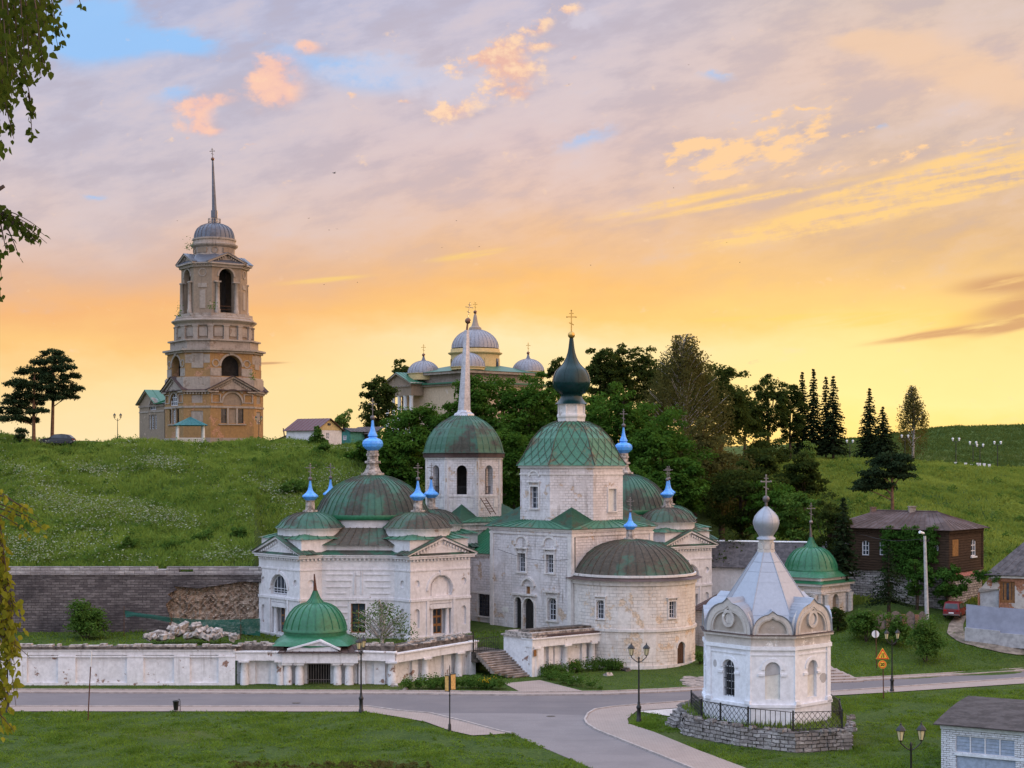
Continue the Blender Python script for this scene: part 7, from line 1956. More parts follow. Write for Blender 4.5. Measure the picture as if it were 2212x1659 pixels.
for i, (px, Y, top, w_) in enumerate([(150, 195, 1010, 110), (640, 192, 1032, 90), (700, 207, 950, 50), (430, 198, 1022, 70)]):
 bush(['spreading dark bush low under the hilltop car', 'dark bush on the slope above the left chapel dome', 'bush before the white hilltop house wall', 'dark bush below the hilltop tower'][i], px, Y, top, w_, 'bushleaf', 16, 90, .34, 20 + i, GH)
for i, (px, Y, top, w_) in enumerate([(440, 166, 1140, 60), (370, 163, 1160, 50), (520, 167, 1130, 46), (280, 163, 1150, 44)]):
 bush('low bushy clump of weeds on the meadow just above the retaining wall', px, Y, top, w_, 'bushleaf', 12, 80, .26, 60 + i, 'weedy clumps above the retaining wall')
broadleaf('small leafy tree in front of the red roofed hilltop house', 688, 218, 917, 44, 975, 'bushleaf', 22, 80, .34, .8, .3, seed=71)
broadleaf('pale round tree on the skyline behind the hilltop houses', 744, 262, 884, 44, 930, 'limeleaf', 20, 80, .38, .8, .3, seed=72)
broadleaf('dense dark tree left of the wooden house, hiding its corner', 1790, 172, 1060, 110, 1260, 'darkleaf', 52, 120, .32, .7, .24, seed=81)
spruce('drooping dark conifer at the left front of the wooden house', 1822, 166, 1080, 60, 1240, seed=82)
spruce('broad dark spruce in front of the vine covered wall', 1920, 160, 1180, 76, 1300, seed=12, leaf=.28)
broadleaf('bright green lilac between the utility pole and the red car', 2046, 163, 1208, 84, 1310, 'vine', 34, 110, .30, .8, .28, seed=83)
broadleaf('dark leafy tree behind the utility pole', 1980, 163.5, 1180, 70, 1300, 'vine', 30, 110, .30, .8, .28, seed=84)
bush('large rough bush at the left end of the board fence', 1870, 153, 1284, 104, 'bushleaf', 30, 120, .26, 13); bush('round dark green bush below the utility pole', 2002, 147.5, 1312, 92, 'bushleaf', 34, 140, .22, 14, flat=.9)
bush('bush between the fence and the round dark bush', 1930, 152, 1300, 80, 'bushleaf', 22, 110, .26, 15)
bush('overgrown bush beside the right pavilion', 1810, 158, 1300, 60, 'darkleaf', 16, 100, .26, 16)
bush('small bush at the right foot of the rounded apse', 1512, 150, 1405, 40, 'bushleaf', 8, 80, .2, 17)
for i, (px, Y, z_, w_, lab) in enumerate([(408, 250, tzv(553), 16, 'thin sapling growing from the upper cornice of the hilltop tower'), (458, 246.5, tzv(683), 22, 'green weed clump rooted on the tower belfry ledge'), (388, 252, tzv(690), 12, 'sapling on the left ledge under the tower belfry'), (545, 247, tzv(824), 14, 'weed clump on the tower pediment roof')]):
 rng = np.random.default_rng(90 + i); c = Vector((gx(px, Y), Y, z_)); o = root('ledge_weed', tuple(c), lab, 'plant')
 n = 70; C = np.array(c) + np.stack([rng.normal(0, w_ * Y / F * .3, n), rng.normal(0, .4, n), np.abs(rng.normal(0, .9, n))], -1); N = rng.normal(size=(n, 3)); N /= np.linalg.norm(N, axis=1, keepdims=True)
 V, Q = leaf_quads(C, N, .24, rng); npmesh('foliage', V, Q, M['bushleaf'], o)
def bed(label, pts, n, seed, blooms):
 rng = np.random.default_rng(seed); r_ = random.Random(seed); c = G(*pts[0]); o = root('flower_bed', (c.x, c.y, 0), label, 'flower bed')
 cs, rs = [], []
 for i in range(n):
  f = r_.random() * (len(pts) - 1); k = min(int(f), len(pts) - 2); p = G(*pts[k]).lerp(G(*pts[k + 1]), f - k); h = r_.uniform(.3, 1.15)
  cs.append((p.x + r_.uniform(-.5, .5), p.y + r_.uniform(-.6, .6), h * .6)); rs.append(h * .75)
 V, Q = leaf_cloud(cs, rs, 90, .17, .9, rng, .6, .3); V[:, 2] = np.maximum(V[:, 2], -.02)
 npmesh('foliage', V, Q, M['bushleaf'], o)
 for bx, by, w_, m_ in blooms:
  p = G(bx, by + 8); C = np.array((p.x, p.y - .6, .75)) + np.stack([rng.normal(0, w_ * .04 * .4, m_), rng.normal(0, .3, m_), rng.normal(0, .13, m_)], -1); N = rng.normal(size=(m_, 3)); N /= np.linalg.norm(N, axis=1, keepdims=True)
  V, Q = leaf_quads(C, N, .16, rng); npmesh('blossoms', V, Q, M['petal'], o)
bed('flower bed with yellow lilies left of the entrance path', [(880, 1490), (930, 1488), (985, 1488), (1040, 1487), (1075, 1489)], 84, 5, [(1052, 1478, 22, 60)])
bed('flower bed with yellow and orange lilies right of the entrance path', [(1178, 1462), (1215, 1456), (1260, 1450), (1310, 1447), (1330, 1448)], 84, 6, [(1232, 1438, 34, 60), (1276, 1432, 14, 26)])
bed('straggling leafy border along the right edge of the entrance path', [(1178, 1466), (1215, 1474), (1255, 1484), (1290, 1491)], 30, 7, [])
near = root('near_birch', (-4.3, 10, 0), 'birch overhanging the left edge of the view with drooping leafy twigs', 'birch')
rb_ = random.Random(21); LV, LF, TW_ = [], [], MB()
def heart(c, t, b_, s):
 k = len(LV); c, t, b_ = Vector(c), Vector(t).normalized(), Vector(b_).normalized()
 for u, v in ((0, 0), (.22, .34), (.55, .30), (1, 0), (.55, -.30), (.22, -.34)): LV.append(c + t * u * s + b_ * v * s + t.cross(b_) * (abs(v) * s * .25))
 LF.append([k, k + 1, k + 2, k + 3]); LF.append([k, k + 3, k + 4, k + 5])
def twig(p0, p1, sag, n, s=.05, spread=.03, Y=None):
 p0, p1 = Vector(p0), Vector(p1); pts = []
 for i in range(9):
  f = i / 8; q = p0.lerp(p1, f); q.z -= sag * 4 * f * (1 - f) * -1; pts.append(q)
 TW_.tube(pts, [.006 - .0045 * i / 8 for i in range(9)], 4)
 for i in range(n):
  f = rb_.random() ** .8 * 8; k = min(int(f), 7); q = pts[k].lerp(pts[k + 1], f - k)
  q = q + Vector((rb_.gauss(0, spread), rb_.gauss(0, spread * 2), rb_.gauss(0, spread)))
  t = Vector((rb_.gauss(0, .6), rb_.gauss(0, .6), -1 + rb_.gauss(0, .45))); b_ = t.cross(Vector((rb_.gauss(0, 1), rb_.gauss(0, 1), rb_.gauss(0, .4))))
  heart(q, t, b_, s * rb_.uniform(.7, 1.25))
def pt2(px, py, Y=10.0): return P(px, py, Y)
for i in range(74):
 x = rb_.uniform(-60, 122); y0 = rb_.uniform(-120, 30); L = (300 - max(0, x) * 1.9) * rb_.uniform(.45, 1.05); L = max(50, L)
 Y = rb_.uniform(9, 11.5); twig(pt2(x - 14, y0 - 40, Y), pt2(x + rb_.uniform(-4, 14), y0 + L, Y + rb_.uniform(-.2, .2)), .01, int(L / 4.4), .052, .032)
for x0_, y0, x1_, y1 in ((60, -60, 140, 82), (90, -60, 126, 105), (60, 40, 100, 150), (40, 100, 74, 250), (62, 200, 70, 300), (150, -70, 178, 22), (0, 180, 30, 300), (-20, 240, 4, 330), (20, 120, 60, 220)):
 twig(pt2(x0_, y0), pt2(x1_, y1), .004, 26 if x0_ < 140 else 9, .046, .012)
for i in range(12):
 x1_ = rb_.uniform(20, 108); twig(pt2(-60, 455 + rb_.uniform(-14, 8)), pt2(x1_, 470 + (x1_ / 108) * 40 + rb_.uniform(-12, 30)), .05, 17, .045, .016)
for x0_, x1_, y1 in ((10, 42, 556), (0, 14, 548), (-14, 2, 650), (-10, 3, 600), (40, 78, 522)): twig(pt2(x0_, 480), pt2(x1_, y1), .01, 14, .045, .012)
upper = len(LF)
LVu, LFu = LV, LF
npmesh('foliage', [tuple(v) for v in LV], LF, M['backlitleaf'], near)
LV, LF = [], []
for i in range(30):
 x = rb_.uniform(-50, 26); y0 = rb_.uniform(1080, 1300); L = rb_.uniform(140, 330); twig(pt2(x - 30, y0 - 30, 9.5), pt2(x + rb_.uniform(0, 26), min(1600, y0 + L), 9.5), .02, int(L / 7), .048, .018)
for x1_, y1 in ((96, 1140), (84, 1120), (70, 1160), (60, 1110), (104, 1150), (52, 1330), (64, 1420), (48, 1370), (44, 1300), (30, 1580), (22, 1540)): twig(pt2(-40, y1 - 60, 9.5), pt2(x1_, y1, 9.5), .03, 20, .042, .016)
npmesh('foliage', [tuple(v) for v in LV], LF, M['litleaf'], near)
TK = MB(); TK.tube([(-4.3, 10, -.2), (-4.2, 10, 14), (-4.1, 10.1, 24), (-4, 10, 27)], [.22, .17, .1, .03], 8); part('trunk', TK, M['birchbark'], near)
for z_, x1_, z1_ in ((22.2, -3.3, 22.9), (20.7, -3.3, 21.6), (19.2, -3.4, 19.8), (23.5, -3.2, 23.4)): TW_.tube([(-4.1, 10, z_), (-3.7, 10, (z_ + z1_) / 2 + .2), (x1_, 10, z1_)], [.05, .035, .012], 5)
stuff(part('twig', TW_, M['bark'], near))
def lampglass():
 m, nt, p = newmat('lamp_glass', .25, 0, .4); p.inputs['Base Color'].default_value = (.62, .52, .30, 1)
 p.inputs['Transmission Weight'].default_value = .0
 return m
M['lampglass'] = lampglass()
M['whiteglass'] = simple('opal_glass', (.75, .74, .76), .3, 0, .05)
def make_lamp(loc, label, group):
 o = root('street_lamp', loc, label, 'street lamp', group); x, y, z = loc; H = 6.1
 mb = MB(); mb.lathe((x, y, z), [(.20, -.1), (.20, .25), (.16, .3), (.15, 1.0), (.20, 1.08), (.20, 1.18), (.12, 1.3), (.10, 1.55)], 12); part('base', mb, M['iron'], o)
 mb = MB(); mb.lathe((x, y, z), [(.075, 1.5), (.065, 3.0), (.05, H - 1.55), (.075, H - 1.5), (.05, H - 1.35), (.085, H - 1.22), (.03, H - 1.08)], 10); part('pole', mb, M['iron'], o)
 for sg in (-1, 1):
  mb = MB(); mb.tube([(x, y, z + H - 1.55), (x + sg * .28, y, z + H - 1.40), (x + sg * .56, y, z + H - 1.15), (x + sg * .58, y, z + H - 1.0)], [.035, .035, .035, .045], 6); part('arm', mb, M['iron'], o)
  c = (x + sg * .58, y, z + H - 1.0)
  mb = MB(); mb.lathe(c, [(.05, -.05), (.10, 0), (.13, .03)], 6);
  for k in range(6):
   t = math.pi / 3 * k; mb.tube([(c[0] + .125 * math.cos(t), c[1] + .125 * math.sin(t), c[2] + .02), (c[0] + .225 * math.cos(t), c[1] + .225 * math.sin(t), c[2] + .54)], .013, 4)
  mb.lathe(c, [(.27, .53), (.29, .56), (.20, .70), (.07, .82), (.05, .86), (.06, .89), (.012, .95), (.01, 1.04)], 6, 0, False); ln = part('lantern', mb, M['iron'], o)
  mb = MB(); mb.lathe(c, [(.115, .03), (.215, .53)], 6, 0, False); part('glass', mb, M['lampglass'], ln)
 return o
def place(o, loc, label, yaw=0.0, s=1.0, group=None):
 c = copy_tree(o); c.location = loc; c.rotation_euler = (0, 0, math.radians(yaw)); c.scale = (s, s, s); c['label'] = label
 if group: c['group'] = group
 BASE[c] = Vector(loc); return c
GL = 'black twin lantern street lamps along the road'
lamp = make_lamp((gx(1380, 117.5), 117.5, 0), 'black twin lantern lamp on the grass tip left of the white chapel', GL)
l2 = place(lamp, (gx(780, 122), 122, 0), 'black lantern lamp seen edge-on in front of the boundary wall', 78)
place(lamp, (gx(1927, 133), 133, 0), 'black twin lantern lamp beside the yellow road signs', 14, .9)
place(lamp, (gx(1968, 84), 84, -.55), 'nearest twin lantern lamp beside the white brick garage', 8, 1.02)
place(lamp, (gx(16, 122), 122, 0), 'lamp post mostly hidden by the yellow-lit birch leaves at the left edge', 30)
GH2 = 'twin lamps by the hilltop tower'
g_ = ground(254, 222); place(lamp, g_ + Vector((0, 0, .0)), 'twin lantern lamp standing alone on the hilltop left of the tower', 8, .74, GH2)
g_ = ground(559, 232); place(lamp, g_, 'twin lantern lamp in front of the right corner of the hilltop tower', 0, .72, GH2)
def far_lamp(loc, label, group):
 o = root('hill_lamp', loc, label, 'street lamp', group); x, y, z = loc
 mb = MB(); mb.tube([(x, y, z - .2), (x, y, z + 4.4)], [.09, .06], 6); part('pole', mb, M['iron'], o)
 mb = MB(); mb.tube([(x - .55, y, z + 4.5), (x, y, z + 4.3), (x + .55, y, z + 4.5)], .05, 5); part('arm', mb, M['iron'], o)
 for sg in (-1, 1):
  mb = MB(); mb.lathe((x + sg * .55, y, z + 4.5), [(.10, 0), (.20, .35), (.22, .45), (.05, .55)], 8); part('globe', mb, M['whiteglass'], o)
 return o
GFL = 'small white headed lamps along the far hill path'
g_ = ground(1836, 285); fl = far_lamp(tuple(g_), 'white headed lamp right of the skyline spruces', GFL)
for px, Y, lab in ((1955, 262, 'white headed lamp in front of the hilltop birch'), (2065, 262, 'leftmost white headed lamp in the far right cluster'), (2102, 268, 'second lamp from the left in the far right cluster'), (2117, 272, 'third lamp from the left, the tallest looking of the far right cluster'), (2155, 264, 'rightmost white headed lamp on the far hill')):
 place(fl, ground(px, Y), lab)
for px, h_ in ((2064, .9), (2086, 1.0), (2098, .8), (2112, 1.2), (2116, 1.2), (2126, 1.2), (2137, 1.1)):
 g_ = ground(px, 254); mb = MB(); mb.box(g_.x - .2, g_.x + .2, g_.y - .12, g_.y + .12, g_.z - .2, g_.z + h_ * .6); mb.prism([V2(g_.x - .22, g_.y - .1), V2(g_.x + .22, g_.y - .1), V2(g_.x + .22, g_.y + .1), V2(g_.x - .22, g_.y + .1)], g_.z + h_ * .6, g_.z + h_ * .72)
 tag(part('grave_marker', mb, M['frame'], None, None, tuple(g_)), 'small white stone marker at the top edge of the right hill', 'marker', 'white markers on the right hill')
info = root('info_sign', tuple(G(971.5, 1580)), 'black post with two tall information panels coloured with a low sun glow beside the pavement', 'sign')
c = BASE[info]; k = c.y / F
mb = MB(); mb.lathe((c.x, c.y, 0), [(.12, -.05), (.11, .5), (.06, .6), (.045, 1.0), (.045, 2.6), (.07, 2.65), (.04, 2.75), (.035, gz(1440, c.y)), (.01, gz(1436, c.y))], 10); part('post', mb, M['iron'], info)
for sg, x0, x1, py0, py1 in ((-1, 960.5, 969.8, 1459, 1494), (1, 973.5, 984.5, 1456, 1491)):
 w_ = W((gx(x0, c.y), c.y + (.14 if sg < 0 else -.05)), (gx(x1, c.y), c.y + (-.05 if sg < 0 else .14)))
 z0_, z1_ = gz(py1, c.y), gz(py0, c.y)
 mb = MB(); w_.box(mb, 0, w_.L, z0_, z1_, -.04, 0); f_ = part('panel_frame', mb, M['iron'], info)
 mb = MB(); w_.box(mb, .03, w_.L - .03, z0_ + .05, z1_ - .05, 0, .006); part('panel', mb, simple('sun_glow_panel', (.62, .36, .12), .5, 0, .25, 6), f_)  # low sun reflecting off the panels is painted in as ochre
mb = MB()
for sg in (-1, 1): mb.tube([(c.x, c.y, gz(1458, c.y)), (c.x + sg * .14, c.y, gz(1452, c.y)), (c.x + sg * .22, c.y, gz(1457, c.y))], .015, 4)
part('scroll_bracket', mb, M['iron'], info)
def disc(c, r, y0, y1, n=28):
 mb = MB(); vs = [(c[0] + r * math.cos(2 * math.pi * i / n), y0, c[2] + r * math.sin(2 * math.pi * i / n)) for i in range(n)] + [(c[0] + r * math.cos(2 * math.pi * i / n), y1, c[2] + r * math.sin(2 * math.pi * i / n)) for i in range(n)]
 mb.add(vs, [list(range(n)), list(range(n, 2 * n))[::-1]] + [[i, (i + 1) % n, (i + 1) % n + n, i + n] for i in range(n)]); return mb
M['signred'] = simple('sign_red', (.72, .06, .03), .45, 0, .05); M['signyellow'] = simple('sign_yellow', (.82, .52, .05), .45, 0, .08); M['black'] = simple('sign_black', (.012, .012, .012), .5)
sb = G(1908.6, 1509.5); sgn = root('road_sign', tuple(sb), 'yellow road works signs on a rusty post: narrowing triangle above a 20 limit', 'road sign'); Y = sb.y
mb = MB(); mb.tube([(sb.x, Y, -.2), (sb.x - .06, Y, gz(1404, Y))], .045, 6); part('post', mb, M['rust'], sgn)
cc = P(1906, 1435.5, Y - .08); r = 17 / 2 * 1.05 * Y / F
part('limit_rim', disc(cc, r, Y - .10, Y - .06), M['signyellow'], sgn); part('limit_ring', disc(cc, r * .90, Y - .115, Y - .10), M['signred'], sgn); part('limit_face', disc(cc, r * .68, Y - .13, Y - .115), M['signyellow'], sgn)
def textmesh(s, size, loc, name, parent):
 cu = bpy.data.curves.new('txt', 'FONT'); cu.body = s; cu.size = size; cu.align_x = 'CENTER'; cu.align_y = 'CENTER'; cu.extrude = .004; cu.offset = .012
 ob = bpy.data.objects.new('txt', cu); COL.objects.link(ob); dg = bpy.context.evaluated_depsgraph_get(); me = bpy.data.meshes.new_from_object(ob.evaluated_get(dg)); bpy.data.objects.remove(ob)
 mb = MB(); mb.add([(loc[0] + v.co.x, loc[1] - v.co.z, loc[2] + v.co.y) for v in me.vertices], [list(p.vertices) for p in me.polygons]); return part(name, mb, M['black'], parent)
textmesh('20', r * 1.0, (cc.x, Y - .137, cc.z), 'limit_number', sgn)
def tri(cx_, cz_, h, o0, o1, name, mat):
 hw = h * .62; pts = [(-hw, -h * .36), (hw, -h * .36), (hw * .92, -h * .30), (.03, h * .62), (-.03, h * .62), (-hw * .92, -h * .30)]
 w_ = W((cx_ - 1, Y), (cx_ + 1, Y)); mb = MB(); w_.slab(mb, [(1 + x, cz_ + z) for x, z in pts], o0, o1); return part(name, mb, mat, sgn)
tc_ = P(1906, 1415, Y); hT = 23 * Y / F
tri(tc_.x, tc_.z, hT * 1.04, .06, .10, 'warning_rim', M['signyellow']); tri(tc_.x, tc_.z - .01, hT * .94, .10, .115, 'warning_border', M['signred']); tri(tc_.x, tc_.z - .02, hT * .66, .115, .13, 'warning_face', M['signyellow'])
w_ = W((tc_.x - 1, Y), (tc_.x + 1, Y))
for sg, pts in ((-1, [(-.13, -.2), (-.06, -.2), (-.02, 0), (-.02, .22), (-.07, .22), (-.07, .02)]), (1, [(.05, -.2), (.11, -.2), (.11, .22), (.05, .22)])):
 mb = MB(); w_.slab(mb, [(1 + x * 1.1, tc_.z - .02 + z * .9) for x, z in pts], .13, .14); part('narrow_mark', mb, M['black'], sgn)
rb2 = G(1894, 1451.7); rs_ = root('road_sign', tuple(rb2), 'back of a round white road sign on a rusty post by the upper lawn', 'road sign'); Y2 = rb2.y
mb = MB(); mb.tube([(rb2.x, Y2, -.3), (gx(1892, Y2), Y2, gz(1362, Y2))], .045, 6); part('post', mb, M['rust'], rs_)
part('disc', disc(P(1891.6, 1370, Y2), 8 * Y2 / F, Y2 + .06, Y2 + .10), M['whiteglass'], rs_)
rp_ = G(189.6, 1557.5); rpo = root('marker_pole', tuple(rp_), 'tall thin rusty pole with a white tip leaning on the front lawn', 'pole'); t_ = P(197, 1412, rp_.y)
mb = MB(); mb.tube([(rp_.x, rp_.y, -.2), t_], .045, 7); part('shaft', mb, M['rust'], rpo)
mb = MB(); mb.tube([Vector(t_) - Vector((.05, 0, 1.0)), Vector(t_) + Vector((.01, 0, .22))], .05, 7); part('tip', mb, M['frame'], rpo)
bp_ = G(380, 1537); bn = root('litter_bin', tuple(bp_), 'small black litter bin on a post beside the pavement', 'litter bin')
mb = MB(); mb.lathe((bp_.x, bp_.y, 0), [(.17, .12), (.25, .80), (.27, .82), (.27, .86), (.22, .86), (.15, .2)], 14); part('bucket', mb, M['iron'], bn)
mb = MB(); mb.tube([(bp_.x + .34, bp_.y, -.05), (bp_.x + .33, bp_.y, .85), (bp_.x + .28, bp_.y, 1.0), (bp_.x + .15, bp_.y, .98)], .03, 6); mb.tube([(bp_.x + .34, bp_.y, .5), (bp_.x, bp_.y, .5)], .025, 5); part('stand', mb, M['iron'], bn)
RPc = V2(gx(1752, 165), 165); rpv = root('corner_pavilion', (RPc.x, RPc.y, 1), 'cream corner pavilion with bright green dome and cross behind the white chapel', 'pavilion')
ra, rbk = dirv(48), dirv(-42); rk = 165 / F
rp4 = [RPc + ra * 3.0 + rbk * 3.0, RPc + ra * 3.0 - rbk * 3.0, RPc - ra * 3.0 - rbk * 3.0, RPc - ra * 3.0 + rbk * 3.0]
zr0, zr1 = .3, gz(1262, 161)
mb = MB(); ws4 = walls(rp4)
for w_ in ws4: w_.wall(mb, rect(0, w_.L, zr0, zr1), [arch(w_.L / 2, 1.3, 3.2, zr1 - 1.2)] if w_ in (ws4[0], ws4[3]) else [], .4)
part('wall', mb, M['apse'], rpv)
mb = MB()
for w_ in (ws4[0], ws4[3]): w_.poly(mb, arch(w_.L / 2, 1.3, 3.2, zr1 - 1.2), -.38)
part('niche', mb, M['ochregrey'], rpv)
mb = MB(); mb.band(rp4, zr1 - .25, zr1, .35); mb.band(rp4, zr1 - 1.0, zr1 - .85, .12); mb.prism(offset(rp4, -.1), zr1, gz(1246, 163)); part('cornice', mb, M['trim'], rpv)
mb = MB(); mb.loft(offset(rp4, .5), zr1 + .02, offset(rp4, -.2), zr1 + .35); zt2 = gz(1246, 163)
n = 48; prev = None
for f, zz in ((0, zt2), (1, zt2 + .6)):
 ring_ = []
 for i in range(n):
  t = 2 * math.pi * i / n; e = Vector((math.cos(t), math.sin(t))); u, v = abs(e.dot(ra)), abs(e.dot(rbk)); r_ = (3.3 / max(u, v)) * (1 - f) + 57 * rk * f
  if f == 0: r_ = min(r_, 4.2)
  ring_.append((RPc.x + r_ * e.x, RPc.y + r_ * e.y, zz))
 if prev: mb.add(prev + ring_, [[i, (i + 1) % n, (i + 1) % n + n, i + n] for i in range(n)])
 prev = ring_
part('skirt_roof', mb, M['greennew'], rpv)
zf = lambda py: zt2 + .6 + (1361 - py) * rk * .83
d_ = green_dome(rpv, RPc, rk * .83, zf, 1240, False)
mb = MB(); mb.sphere((RPc.x, RPc.y, zf(1237)), .22, 10); orthodox(mb, (RPc.x, RPc.y, zf(1232)), 1.8, .8, .08, 0); part('cross', mb, M['cross'], rpv)
for w_ in (ws4[0], ws4[3]):
 for q in (.6, w_.L - .6):
  p = w_.pt(q, 0, .35); mb = MB(); mb.lathe((p.x, p.y, 0), [(.36, zr0), (.34, 1.5), (.28, zr1 - 1.4), (.4, zr1 - 1.1)], 12); part('column', mb, M['apse'], rpv)
w_ = ws4[3]; mb = MB(); mb.roof(w_.pt(.3, gz(1310, 160), 1.3), w_.pt(w_.L - .3, gz(1310, 160), 1.3), w_.pt(w_.L - .8, gz(1290, 160), 0), w_.pt(.8, gz(1290, 160), 0), 6); part('porch_roof', mb, M['brownroof'], rpv)
mb = MB()
for i in range(9): mb.box(RPc.x + 1 + rnd.uniform(-2, 3), 0, 0, 0, 0, 0) if False else None
mb.band(rp4, zr0 - .3, 1.3, .3); part('plinth', mb, M['darkstone'], rpv)
lt = root('lean_to_shed', (gx(1522, 162), 162, 1.2), 'low lean-to with a rusty brown roof between the apse and the white chapel', 'shed')
w_ = W((gx(1496, 160), 160), (gx(1560, 157), 157)); mb = MB(); w_.wall(mb, rect(0, w_.L, .2, gz(1318, 159)), (), .2); part('wall', mb, M['church'], lt)
mb = MB(); mb.roof(w_.pt(-.2, gz(1318, 159), .3), w_.pt(w_.L + .2, gz(1318, 159), .3), w_.pt(w_.L, gz(1283, 163), -4), w_.pt(-.2, gz(1283, 163), -4), 8); part('roof', mb, M['brownroof'], lt)
barn = root('long_barn', (gx(1650, 176), 176, 1.5), 'long low white barn with dark slate roof stretching behind the white chapel', 'barn')
bz = gz(1226, 176); ridge_z = gz(1171, 180)
wB = W((gx(1440, 179), 179), (gx(1828, 173), 173)); mb = MB()
bws = [(rect(wB.s(px) - .5, wB.s(px) + .5, bz - 1.9, bz - .7)) for px in (1560, 1592)]
wB.wall(mb, rect(0, wB.L, 0, bz), [], .3);
bq = [wB.pt(wB.L, 0), wB.pt(wB.L, 0, -7)]; we = W((bq[0].x, bq[0].y), (bq[1].x, bq[1].y)); we.slab(mb, [(0, 0), (7, 0), (7, bz), (3.5, ridge_z - .1), (0, bz)], -.3, 0); part('wall', mb, M['white'], barn)
mb = MB(); rs0 = wB.s(1737)
mb.roof(wB.pt(-.3, bz, .5), wB.pt(wB.L + .3, bz, .5), wB.pt(rs0 + 4.2, ridge_z, -3.5), wB.pt(-.3, ridge_z, -3.5), 24, h=.03)
mb.roof(wB.pt(-.3, bz, -7.5), wB.pt(wB.L + .3, bz, -7.5), wB.pt(rs0 + 4.2, ridge_z, -3.5), wB.pt(-.3, ridge_z, -3.5), 24, h=.03); part('roof', mb, M['slate'], barn)
mb = MB(); mb.tube([wB.pt(-.3, ridge_z + .08, -3.5), wB.pt(rs0 + 4.2, ridge_z + .08, -3.5)], .12, 6); mb.tube([wB.pt(rs0 + 4.2, ridge_z + .1, -3.5), wB.pt(wB.L + .3, bz + .12, .5)], .09, 6); part('ridge_cap', mb, M['whiteglass'], barn)
ts_ = root('tiled_steps', tuple(G(1815, 1468)), 'shallow beige tiled steps climbing from the road behind the white chapel', 'steps')
for k in range(5):
 a_, b2, c_, d_ = G(1770, 1474 - k * 6.6), G(1866 - k * 15, 1471 - k * 6.6 + k * .6), G(1846 - k * 13, 1462 - k * 6.2), G(1770, 1466 - k * 6.6)
 z1_ = .10 + k * .13; up_ = lambda p: Vector((p.x * (1 - z1_ / CZ), p.y * (1 - z1_ / CZ)))
 mb = MB(); mb.prism([up_(p) for p in (a_, b2, c_, d_)], -.1, z1_); part('step', mb, M['paving'], ts_)
HC = V2(gx(2049, 163), 163); hn = dirv(-39); hr = V2(-hn.y, hn.x)       # front normal, direction to the right
Lf, Ls_ = 14.0, 9.2
hb0 = HC - hr * Lf
wh = root('wooden_house', (HC.x, HC.y, 5), 'old dark log house with a rusty brown hip roof and white arched windows', 'house')
hq = [hb0, HC, HC - hn * Ls_, hb0 - hn * Ls_]
WFh, WSh = W(hq[0], hq[1]), W(hq[1], hq[2]); zf0, zf1 = gz(1236, 163), gz(1146, 163); zg0 = 3.5
logmat, lnt, lp = newmat('dark_logs', .85, 0, .1)
u_, z_ = wallco(lnt); lg = (z_ * 3.6).op('FRACT'); n_ = noise(lnt, vec(lnt, u_ * .25, z_ * 3.0), 4.0, 5, .7)
lc = mixc(lnt, n_.ss(.3, .7), (.028, .019, .014), (.080, .050, .034)); lc = mixc(lnt, lg.ss(.14, .02), lc, (.012, .008, .006)); lnt.links.new(lc, lp.inputs['Base Color']); bump(lnt, lp, (lg - .5).op('ABSOLUTE') * -1.0, .06, .8); M['logs'] = logmat
wf = [R4(WFh, 1755.5 + a_ * .2149, 1755.5 + b2 * .2149, 1014.9 + 858 * .2149, 1014.9 + 712 * .2149) for a_, b2 in ((300, 358), (496, 566), (672, 738), (1130, 1190), (1215, 1262))]
side = [R4(WSh, 1755.5 + a_ * .2149, 1755.5 + b2 * .2149, 1014.9 + 868 * .2149, 1014.9 + 702 * .2149) for a_, b2 in ((1404, 1462), (1592, 1640))]
mb = MB(); WFh.wall(mb, rect(0, Lf, zf0, zf1), [arch((w[0] + w[1]) / 2, w[1] - w[0], w[2], w[3], 8, .25) for w in wf], .2); WSh.wall(mb, rect(0, Ls_, zf0, zf1), [arch((w[0] + w[1]) / 2, w[1] - w[0], w[2], w[3], 8, .25) for w in side], .2)
for i in (2, 3): W(hq[i], hq[(i + 1) % 4]).wall(mb, rect(0, (hq[(i + 1) % 4] - hq[i]).length, zg0, zf1))
part('log_wall', mb, M['logs'], wh)
mb = MB(); WFh.wall(mb, rect(0, Lf, zg0, zf0), (), .3, -.05); WSh.wall(mb, rect(0, Ls_, zg0, zf0), (), .3, -.05); part('stone_floor', mb, M['platstone'], wh)
for w in wf: window(WFh, wh, arch((w[0] + w[1]) / 2, w[1] - w[0], w[2], w[3], 8, .25), .14, (2, 3), bw=.09)
window(WSh, wh, arch((side[1][0] + side[1][1]) / 2, side[1][1] - side[1][0], side[1][2], side[1][3], 8, .25), .14, (2, 3), bw=.11)
mb = MB(); w = side[0]; WSh.box(mb, w[0], w[1], w[2], w[3], -.12, .03)
for k in range(1, 5): WSh.box(mb, w[0] + (w[1] - w[0]) * k / 5 - .01, w[0] + (w[1] - w[0]) * k / 5 + .01, w[2], w[3], .03, .04)
part('shutter', mb, simple('ochre_boards', (.23, .115, .035), .8, 0, .3, 4), wh)
mb = MB()
for w_, L in ((WFh, Lf), (WSh, Ls_)):
 w_.box(mb, -.1, L + .1, zf1 - .35, zf1, 0, .12); w_.box(mb, -.05, .25, zf0, zf1 - .35, -.02, .10); w_.box(mb, L - .25, L + .05, zf0, zf1 - .35, -.02, .10); w_.box(mb, 0, L, zf0 - .15, zf0 + .1, 0, .14); w_.dent(mb, 0, L, zf1 - .55, zf1 - .35, .08, .35)
part('trim_boards', mb, M['logs'], wh)
for w in (side[1],) + tuple(wf[:3]):
 pass
mb = MB(); w = side[1]; WSh.box(mb, w[0] - .12, w[1] + .12, w[2] - .16, w[2], 0, .14); part('window_sill', mb, M['frame'], wh)
